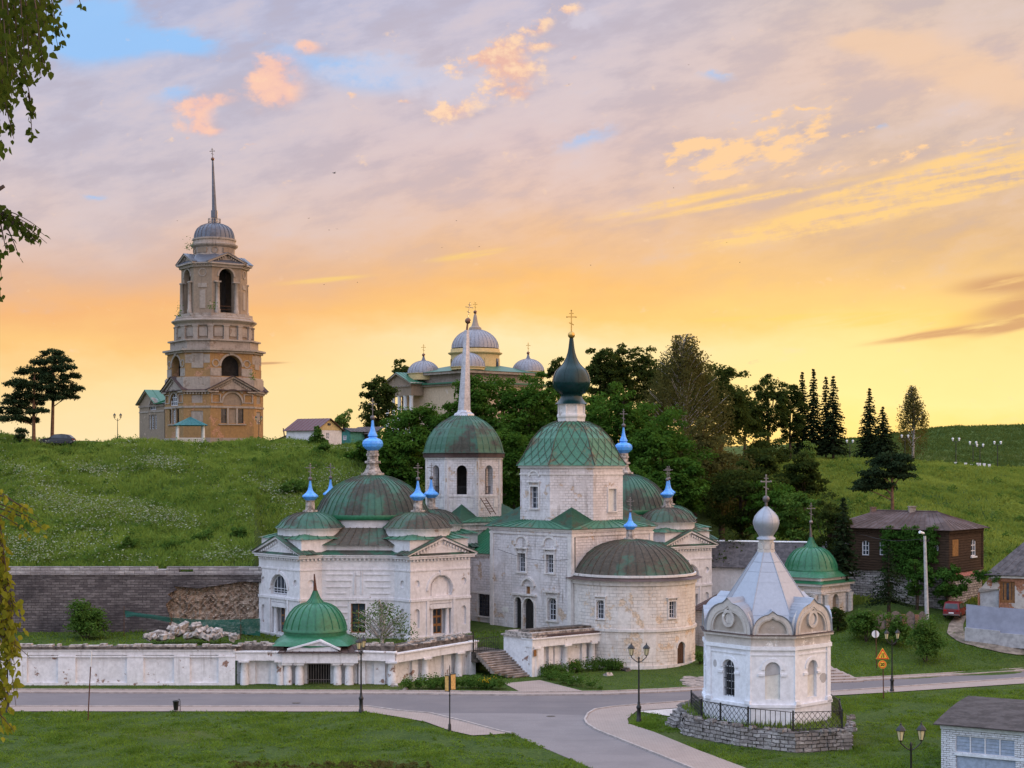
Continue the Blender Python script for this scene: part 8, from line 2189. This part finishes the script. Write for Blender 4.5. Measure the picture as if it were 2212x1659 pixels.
mb = MB(); WSh.box(mb, 1.2, 7.6, zf0 - .65, zf0 - .2, 0, .05); part('banner', mb, simple('faded_pink_banner', (.48, .20, .19), .7, 0, .2, 3), wh)
mb = MB(); ev = offset(hq, .6); rz = gz(1106, 168); ra0, ra1 = hb0 - hn * Ls_ / 2 + hr * 3.6, HC - hn * Ls_ / 2 - hr * 3.2
E0, E1, E2, E3 = [(p.x, p.y, zf1 + .03) for p in ev]; T0, T1 = (ra0.x, ra0.y, rz), (ra1.x, ra1.y, rz)
mb.roof(E0, E1, T1, T0, 20, h=.04); mb.roof(E1, E2, T1, T1, 10, h=.04); mb.roof(E2, E3, T0, T1, 20, h=.04); mb.roof(E3, E0, T0, T0, 10, h=.04); part('roof', mb, M['brownroof'], wh)
mb = MB(); mb.tube([T0, T1], .12, 6); part('ridge_cap', mb, M['brownroof'], wh)
for px, pw, ph, mt in ((1886, .55, .4, 'brick'), (1970, .7, .6, 'towertrim')):
 kx = (px - CX) / F; p = ra0.lerp(ra1, .5); t = W(ra0, ra1).s(px); q = W(ra0, ra1).pt(t, 0, 0)
 mb = MB(); mb.box(q.x - pw / 2, q.x + pw / 2, q.y - .35, q.y + .35, rz - .4, rz + ph * .8); mb.box(q.x - pw * .6, q.x + pw * .6, q.y - .43, q.y + .43, rz + ph * .8, rz + ph * .95); part('chimney', mb, M[mt], wh)
rng = np.random.default_rng(5); cs, rs = [], []
for i in range(250):
 px, py = rng.uniform(1912, 2024), rng.uniform(1142, 1240)
 if py < 1150 and 1935 < px < 1955: continue
 if px > 2000 and py > 1215: continue
 s_ = WFh.s(px); p = WFh.pt(s_, WFh.z(py, s_), .15 + rng.uniform(0, .25)); cs.append(tuple(p)); rs.append(rng.uniform(.35, .65))
V, Q = leaf_cloud(cs, rs, 64, .26, .9, rng, .2, .4)
cvn = root('creeper', tuple(WFh.pt(WFh.s(1965), 5, .3)), 'dense green creeper covering the middle of the wooden house front', 'creeper'); npmesh('foliage', V, Q, M['vine'], cvn)
bf = root('board_fence', tuple(ground(1905, 157)), 'weathered board fence with arched tops between brick posts before the wooden house', 'fence')
fx = [1838, 1885, 1918, 1952, 1980, 2005]
def fground(px): return ground(px, 156.5)
for i in range(len(fx) - 1):
 a_, b2 = fground(fx[i]), fground(fx[i + 1]); w_ = W((a_.x, a_.y), (b2.x, b2.y)); zz = (a_.z + b2.z) / 2; top_ = 1.9 if i else 2.2
 out = [(.15, zz - .4), (w_.L - .15, zz - .4)] + [(w_.L - .15 - (w_.L - .3) * t, zz + top_ - .45 + (.45 * math.sin(math.pi * t) if i > 1 else .3 - .5 * t)) for t in np.linspace(0, 1, 9)]
 mb = MB(); w_.slab(mb, out, -.03, .03); part('board_panel', mb, simple('grey_boards', (.16, .125, .11), .9, 0, .35, 5), bf)
 if i:
  mb = MB(); mb.box(a_.x - .2, a_.x + .2, a_.y - .2, a_.y + .2, zz - .4, zz + 1.55); part('brick_post', mb, M['brick'], bf)
up_ = ground(2003, 157.5); upo = root('utility_pole', tuple(up_), 'pale concrete utility pole with a small white lamp head by the wooden house', 'utility pole'); tp_ = P(1997.5, 1158, 157.5)
mb = MB(); mb.tube([(up_.x, up_.y, up_.z - .3), tp_], [.24, .14], 8, 0, False); part('pole', mb, M['pole'], upo)
mb = MB(); mb.tube([Vector(tp_), Vector(tp_) + Vector((-.1, -.3, .35)), Vector(tp_) + Vector((-.35, -.6, .3))], .05, 5); part('lamp_arm', mb, M['iron'], upo)
mb = MB(); mb.tube([Vector(tp_) + Vector((-.25, -.55, .3)), Vector(tp_) + Vector((-.75, -.9, .45))], [.12, .16], 8); part('lamp_head', mb, M['whiteglass'], upo)
mb = MB(); mb.box(tp_.x - .45, tp_.x + .45, tp_.y - .06, tp_.y + .06, tp_.z - .55, tp_.z - .47);
for sx in (-.4, .4): mb.lathe((tp_.x + sx, tp_.y, tp_.z - .47), [(.05, 0), (.06, .12), (.03, .2)], 6)
part('crossarm', mb, M['iron'], upo)
rh = root('ruined_house', (gx(2180, 158), 158, 3.4), 'half ruined brick house with flaking white plaster at the right edge', 'house')
wq = W((gx(2112, 160.5), 160.5), (gx(2330, 156), 156)); zE = gz(1245, 158)
M['ruin'] = plaster('ruined_plaster', (.50, .45, .42), dirt=(.25, .2, .17), dirt_amt=.6, peel=(.27, .125, .075), peel_t=.50, streak=.5, pscale=.5)
rw0 = wq.s(2176);
mb = MB(); wq.wall(mb, [(0, 2.5), (wq.L, 2.5), (wq.L, zE), (wq.s(2140), zE), (wq.s(2132), zE - .6), (wq.s(2122), zE - 1.2), (0, zE - 1.9)], [rect(rw0 - .75, rw0 + .75, gz(1305, 158), gz(1258, 158)), rect(wq.s(2093) if False else .15, .15 + 2.0, 2.6, gz(1272, 160))], .4); part('wall', mb, M['ruin'], rh)
window(wq, rh, rect(rw0 - .75, rw0 + .75, gz(1305, 158), gz(1258, 158)), .3, (3, 1), 'orangewood', bw=.3)
mb = MB(); wq.box(mb, .2, 2.1, 2.6, gz(1272, 160) - .1, -.3, -.2); part('metal_door', mb, M['concrete'], rh)
mb = MB(); wq.box(mb, wq.s(2138), wq.L, zE - .25, zE, 0, .25); part('cornice', mb, M['trim'], rh)
mb = MB(); mb.roof(wq.pt(wq.s(2128), zE + .05, .5), wq.pt(wq.L, zE + .05, .5), wq.pt(wq.L, zE + 4.3, -6.5), wq.pt(wq.s(2218), zE + 4.3, -6.5), 12, h=.03)
mb.tri(wq.pt(wq.s(2128), zE + .05, .5), wq.pt(wq.s(2128), zE + .05, -8), wq.pt(wq.s(2218), zE + 4.3, -6.5)); part('roof', mb, M['slate'], rh)
rng = np.random.default_rng(8); cs = [tuple(wq.pt(wq.s(px), gz(py, 158.5), .2)) for px, py in zip(rng.uniform(2100, 2160, 26), 1245 + rng.uniform(-8, 14, 26))]
V, Q = leaf_cloud(cs, rng.uniform(.2, .45, 26), 50, .2, .9, rng, .3, .4); cv2 = root('creeper', cs[0], 'ragged creeper hanging along the broken top of the ruined house wall', 'creeper'); npmesh('foliage', V, Q, M['vine'], cv2)
sf = root('sheet_fence', (gx(2150, 151.5), 151.5, 2.6), 'blue grey sheet metal fence on a pale concrete base at the right edge', 'fence')
f0, f1, f2 = V2(gx(2087, 153), 153), V2(gx(2160, 151.6), 151.6), V2(gx(2330, 148.5), 148.5)
M['sheet'] = simple('blue_grey_sheet_fence', (.27, .29, .38), .55, 0, .12, 1.2)
for (a_, b2, y0, y1) in ((f0, f1, 1305, 1356), (f1, f2, 1312, 1368)):
 w_ = W(a_, b2); zt_, zb_ = gz(y0, a_.y), gz(y1, a_.y); mb = MB(); w_.slab(mb, [(0, zb_ - .1), (w_.L, zb_ - .3), (w_.L, zt_ - .25), (0, zt_)], -.04, .0)
 part('sheet_panel', mb, M['sheet'], sf)
 mb = MB(); w_.slab(mb, [(-.1, zb_ - 1.3), (w_.L, zb_ - 1.5), (w_.L, zb_ - .15), (-.1, zb_ + .05)], -.1, .25); part('concrete_base', mb, M['concrete'], sf)
def car(loc, yaw, label, paint, boxy, L, Wd, H, name='parked_car'):
 o = root(name, loc, label, 'car'); Mx = Matrix.Translation(Vector(loc)) @ Matrix.Rotation(math.radians(yaw), 4, 'Z')
 hl, hw = L / 2, Wd / 2
 def lp(pts, w0, w1=None): # side profile -> body, tapering inwards upward
  mb = MB(); mb.M = Mx; n = len(pts); zmid = H * .55
  f = lambda z: hw * (1 - (.16 if z > zmid else 0) * (z - zmid) / (H - zmid))
  vs = [(x, -f(z), z) for x, z in pts] + [(x, f(z), z) for x, z in pts]
  mb.add(vs, [list(range(n)), list(range(n, 2 * n))[::-1]] + [[i, (i + 1) % n, (i + 1) % n + n, i + n] for i in range(n)]); return mb
 if boxy: prof = [(-hl, .35), (-hl * .98, H * .56), (-hl * .86, H * .97), (-hl * .7, H), (hl * .12, H), (hl * .40, H * .62), (hl * .96, H * .55), (hl, .40), (hl * .9, .28), (-hl * .9, .28)]
 else: prof = [(-hl, .40), (-hl * .96, H * .60), (-hl * .70, H * .93), (-hl * .35, H), (hl * .08, H * .96), (hl * .42, H * .64), (hl * .85, H * .52), (hl, .42), (hl * .95, .22), (-hl * .95, .22)]
 b_ = part('body', lp(prof, hw), paint, o)
 for sx in (-.62, .62):
  for sy in (-1, 1):
   mb = MB(); mb.M = Mx @ Matrix.Translation(Vector((sx * hl, sy * (hw - .09), .31))) @ Matrix.Rotation(math.pi / 2, 4, 'X'); mb.lathe((0, 0, 0), [(.20, -.10), (.31, -.10), (.32, 0), (.31, .10), (.20, .10)], 16); wl_ = part('wheel', mb, M['iron'], o)
 def pane(pts, name, mat):
  mb = MB(); mb.M = Mx; mb.add(pts, [list(range(len(pts)))]); return part(name, mb, mat, o)
 zs0, zs1 = H * .62, H * .92; wi = hw * .84
 for sy in (-1, 1):
  y0_, y1_ = sy * (hw * (1 - .16 * .1) + .008), sy * (hw * (1 - .16 * .80) + .008)
  xr = -hl * .82 if boxy else -hl * .72
  pane([(xr, y0_, zs0), (hl * .30, y0_, zs0), (hl * .08, y1_, zs1), (xr * .86, y1_, zs1)], 'side_window', M['glass'])
 xb0, xb1 = (-hl * .985, -hl * .885) if boxy else (-hl * .955, -hl * .72)
 pane([(xb0 - .015, -wi * .95, zs0), (xb0 - .015, wi * .95, zs0), (xb1 - .015, wi * .82, zs1), (xb1 - .015, -wi * .82, zs1)], 'rear_window', M['glass'])
 xf0, xf1 = (hl * .39, hl * .15) if boxy else (hl * .41, hl * .10)
 pane([(xf0 + .02, -wi * .95, zs0 + .03), (xf0 + .02, wi * .95, zs0 + .03), (xf1 + .02, wi * .82, zs1), (xf1 + .02, -wi * .82, zs1)], 'windscreen', M['glass'])
 for x in (-hl - .05, hl + .05):
  mb = MB(); mb.M = Mx; mb.box(x - .07, x + .07, -hw, hw, .34, .46); part('bumper', mb, M['cross'] if boxy else M['iron'], o)
 for sy in (-1, 1):
  mb = MB(); mb.M = Mx; mb.box(-hl - .02, -hl + .02, sy * hw * .72 - .14, sy * hw * .72 + .14, H * .44, H * .53); part('tail_light', mb, simple('tail_light_red', (.35, .01, .01), .3), o)
  mb = MB(); mb.M = Mx; mb.box(hl - .04, hl + .015, sy * hw * .7 - .12, sy * hw * .7 + .12, H * .40, H * .50); part('headlight', mb, M['whiteglass'], o)
 mb = MB(); mb.M = Mx; mb.box(-hl - .03, -hl - .005, -.26, .26, .52, .64); part('number_plate', mb, M['whiteglass'], o)
 return o
M['redpaint'] = simple('dark_red_paint', (.16, .012, .018), .3, 0, .1, 3, .5); M['blackpaint'] = simple('dark_car_paint', (.018, .02, .028), .25, 0, .1, 3, .5)
g_ = ground(2063, 160.5); car(tuple(g_ + Vector((0, 0, .05))), 62, 'boxy dark red car parked on the track, seen from behind', M['redpaint'], True, 3.7, 1.68, 1.64)
g_ = ground(124, 212); car(tuple(g_ + Vector((0, 0, .3))), 180, 'dark car parked in the grass on the left hilltop by the pines', M['blackpaint'], False, 4.6, 1.8, 1.5)
def gable_house(label, p0, p1, depth, z0_, ze_, zr_, wallm, roofm, gablem, wins=(), name='house', over=.4, roofside=True):
 w_ = W(p0, p1); o = root(name, (p0[0], p0[1], z0_), label, 'house'); L = w_.L
 mb = MB(); w_.wall(mb, rect(0, L, z0_ - 1, ze_), [rect(*q) for q in wins], .15)
 s1 = W(w_.pt(L, 0), w_.pt(L, 0, -depth)); s0 = W(w_.pt(0, 0, -depth), w_.pt(0, 0)); s1.wall(mb, rect(0, depth, z0_ - 1, ze_)); s0.wall(mb, rect(0, depth, z0_ - 1, ze_)); part('wall', mb, wallm, o)
 mb = MB(); w_.slab(mb, [(-.1, ze_), (L + .1, ze_), (L / 2, zr_)], -.1, .03); part('gable', mb, gablem, o)
 mb = MB()
 for sg in (-1, 1):
  e = L / 2 + sg * (L / 2 + over); mb.roof(w_.pt(e, ze_ - .1, over), w_.pt(e, ze_ - .1, -depth - over), w_.pt(L / 2, zr_ + .1, -depth - over), w_.pt(L / 2, zr_ + .1, over), 9, h=.04)
 part('roof', mb, roofm, o)
 for q in wins: window(w_, o, rect(*q), .12, (2, 2), bw=.14)
 return o, w_
hY = 226; zz = lambda py: gz(py, hY)
pz = lambda px, Y=hY: V2(gx(px, Y), Y)
o, w_ = gable_house('hilltop house with a dark red roof, yellow gable and white walls', pz(682, 221), pz(738, 226), 5.5, 22, zz(930), zz(906), M['white'], M['redroof'], M['yellowwall'], [(2.3, 3.1, zz(950), zz(935))])
mb = MB(); w_.box(mb, w_.L / 2 - .35, w_.L / 2 + .35, zz(920), zz(915), .03, .08); part('attic_window', mb, M['glass'], o)
o2, w2_ = gable_house('long low white annex with a shallow roof left of the red roofed house', pz(592, 236), pz(660, 232), 8, 22, zz(950), zz(938), M['white'], M['brownroof'], M['yellowwall'], [(2.6, 3.4, zz(958), zz(953))])
o3, w3_ = gable_house('small teal house with a white window behind the red roofed house', pz(738, 229), pz(757, 228), 6, 22, zz(930), zz(925), simple('teal_wall_paint', (.06, .22, .19), .8), M['slate'], simple('teal_gable_paint', (.06, .22, .19), .8), [(.25, .95, zz(950), zz(940))])
shed = root('shed', (gx(780, 231), 231, 22), 'low shed with a dull brown grey roof right of the teal house', 'shed')
w_ = W(pz(752, 232), pz(802, 230)); mb = MB(); w_.wall(mb, rect(0, w_.L, 21, zz(936)), (), .2); part('wall', mb, M['logs'], shed)
mb = MB(); mb.roof(w_.pt(-.6, zz(936), .5), w_.pt(w_.L + .3, zz(936), .5), w_.pt(w_.L, zz(919), -4), w_.pt(-.9, zz(919), -4), 8); part('roof', mb, M['slate'], shed)
hp_ = ground(618, 228); mb = MB(); mb.tube([hp_ - Vector((0, 0, .3)), P(612, 925, 228)], .09, 5); tag(part('wooden_post', mb, M['wood'], None, None, tuple(hp_)), 'short leaning wooden post on the skyline right of the hilltop tower', 'post')
gr = root('garage', (30, 97.5, 0), 'white painted brick garage with a dark felt roof in the lower right corner', 'garage')
g0 = V2(gx(2033, 98.9), 98.9); gd = V2(.867, -.498); gn = V2(gd.y, -gd.x); gl = 12.0
g1 = g0 + gd * gl; Wg = W(g0, g1); zge = 3.02
M['whitebrick'], wnt, wp = newmat('white_painted_brick', .85, 0, .2)
u_, z_ = wallco(wnt); bt = bricks(wnt, vec(wnt, u_, z_), .40, .135, .016); f_ = E(wnt, bt.outputs['Fac']); n_ = noise(wnt, pos(wnt), 1.3, 6, .7)
lc = mixc(wnt, noise(wnt, pos(wnt), 6, 4).ss(.3, .7), (.52, .55, .62), (.70, .73, .80)); lc = mixc(wnt, f_ * n_.ss(.35, .6), lc, (.10, .09, .09)); lc = mixc(wnt, n_.ss(.66, .72) * .6, lc, (.30, .22, .19)); wnt.links.new(lc, wp.inputs['Base Color']); bump(wnt, wp, f_ * -1.0, .03, .9)
w0 = Wg.s(2064), Wg.s(2192); mw = sum(w0) / 2
zw0, zw1 = Wg.z(1625, w0[0]), Wg.z(1588, w0[0]); zd1 = Wg.z(1632, w0[0])
w0b = (w0[1] + .55, w0[1] + .55 + (w0[1] - w0[0]))
mb = MB(); Wg.wall(mb, rect(0, gl, -.3, zge), [rect(w0[0], w0[1], zw0, zw1), rect(w0[0] + .05, w0[1] + .05, -.25, zd1), rect(w0b[0], w0b[1], zw0, zw1), rect(w0b[0] + .05, w0b[1] + .05, -.25, zd1)], .18)
s0 = W(g0 - gn * 9.0, g0); s0.wall(mb, [(0, -.3), (9, -.3), (9, zge), (0, zge + .35)]); s1 = W(g1, g1 - gn * 9); s1.wall(mb, rect(0, 9, -.3, zge)); part('brick_wall', mb, M['whitebrick'], gr)
mb = MB(); Wg.box(mb, -.05, gl, zge - .28, zge - .02, 0, .07); Wg.box(mb, w0[0] - .05, gl, zd1 + .02, zw0 - .03, 0, .05); part('lintel', mb, simple('white_concrete_beam', (.62, .66, .72), .8, 0, .15, 3), gr)
M['greyblue'] = simple('grey_blue_paint', (.30, .36, .47), .6, 0, .15, 4)
for q in (w0, w0b):
 mb = MB(); Wg.box(mb, q[0], q[1], zw0, zw1, -.16, -.12)
 for j in range(5): Wg.box(mb, q[0], q[1], zw0 + (zw1 - zw0) * (j + .1) / 5, zw0 + (zw1 - zw0) * (j + .32) / 5, -.12, -.09)
 lv = part('louvre_window', mb, M['greyblue'], gr)
 mb = MB()
 for j in range(5): x = q[0] + (q[1] - q[0]) * j / 4; Wg.box(mb, x - .035, x + .035, zw0, zw1, -.12, -.05)
 Wg.box(mb, q[0], q[1], zw1 - .05, zw1, -.12, -.051); Wg.box(mb, q[0], q[1], zw0, zw0 + .05, -.12, -.051); part('frame', mb, M['frame'], lv)
 for j in range(2):
  mb = MB(); x0_, x1_ = q[0] + .05 + (q[1] - q[0]) * j / 2 + .01, q[0] + .05 + (q[1] - q[0]) * (j + 1) / 2 - .01; Wg.box(mb, x0_, x1_, -.2, zd1 - .02, -.16, -.10)
  for z_ in (.25, 1.2): Wg.box(mb, x0_ + .05, x1_ - .05, z_, z_ + .06, -.10, -.08)
  part('garage_door', mb, M['greyblue'], gr)
mb = MB(); nseg = 10; pts = []
for i in range(nseg + 1):
 f = i / nseg; pts.append((f, zge + .06 + .55 * math.sin(min(1, f * 1.15) * math.pi * .5)))
vs = []
for f, z_ in pts:
 for s_ in (-.4, gl): vs.append(Wg.pt(s_, z_, .42 - f * 9.4))
mb.add(vs, [[2 * i, 2 * i + 1, 2 * i + 3, 2 * i + 2] for i in range(nseg)], 0, True)
for s_ in (-.4,): mb.add([Wg.pt(s_, z_, .42 - f * 9.4) for f, z_ in pts] + [Wg.pt(s_, z_ - .10, .42 - f * 9.4) for f, z_ in pts], [[i, i + 1, i + 2 + nseg, i + 1 + nseg] for i in range(nseg)])
Wg.box(mb, -.4, gl, zge - .02, zge + .06, .1, .42); part('roof', mb, M['bitumen'], gr)
cab = root('overhead_cable', tuple(WR.pt(.35, ze - 2.2, .2)), 'thin black cable running from the church corner to the left roof', 'cable')
a0, b0 = WL.pt(WL.L - .1, ze - 3.0, .35), P(1075, 1186, 156); mb = MB(); mb.tube([Vector(a0).lerp(Vector(b0), t) - Vector((0, 0, .5 * math.sin(math.pi * t))) for t in np.linspace(0, 1, 9)], .02, 4); part('cable', mb, M['iron'], cab)
pw_ = root('overhead_cable', tuple(tp_), 'thin cable running from the utility pole to the wooden house wall', 'cable')
a0, b0 = Vector(tp_) + Vector((-.4, 0, -.3)), WFh.pt(WFh.s(1850), zf1 - .5, .1); mb = MB(); mb.tube([a0.lerp(b0, t) - Vector((0, 0, .5 * math.sin(math.pi * t))) for t in np.linspace(0, 1, 9)], .018, 4); part('cable', mb, M['iron'], pw_)
def bird(loc, yaw, s, label, group=None):
 o = root('bird', loc, label, 'bird', group); mb = MB(); x, y, z = loc
 Mx = Matrix.Translation(Vector(loc)) @ Matrix.Rotation(math.radians(yaw), 4, 'Z') @ Matrix.Scale(s, 4)
 mb.M = Mx
 mb.tube([(-.5, 0, 0), (-.15, 0, .03), (.2, 0, .02), (.42, 0, .05)], [.03, .11, .10, .03], 6)
 for sg in (-1, 1): mb.add([(.12, 0, .05), (.18, sg * .5, .28), (-.1, sg * 1.0, .18), (-.12, sg * .45, .2), (-.16, 0, .05), (.12, 0, .03), (.18, sg * .5, .26), (-.1, sg * 1.0, .17), (-.12, sg * .45, .18), (-.16, 0, .03)], [[0, 1, 3, 4], [1, 2, 3], [5, 8, 6], [8, 7, 6], [5, 9, 8]])
 part('body', mb, M['black'], o); return o
b0 = bird(tuple(P(722, 374, 120)), 40, .32, 'largest bird gliding above and right of the hilltop tower')
for px, py in ((383, 477), (667, 472), (711, 497), (728, 495), (986, 477), (955, 535), (1035, 533), (772, 610), (700, 615), (1488, 140), (1455, 406), (1570, 524), (1598, 567), (1276, 573), (1229, 182)):
 c_ = copy_tree(b0); q = P(px, py, 190); c_.location = q; c_.rotation_euler = (rnd.uniform(-.4, .4), 0, rnd.uniform(-1.5, 1.5)); c_.scale = (.62, .62, .62); c_['label'] = 'tiny dark bird flying in the sunset sky'; c_['group'] = 'tiny birds in the sky'
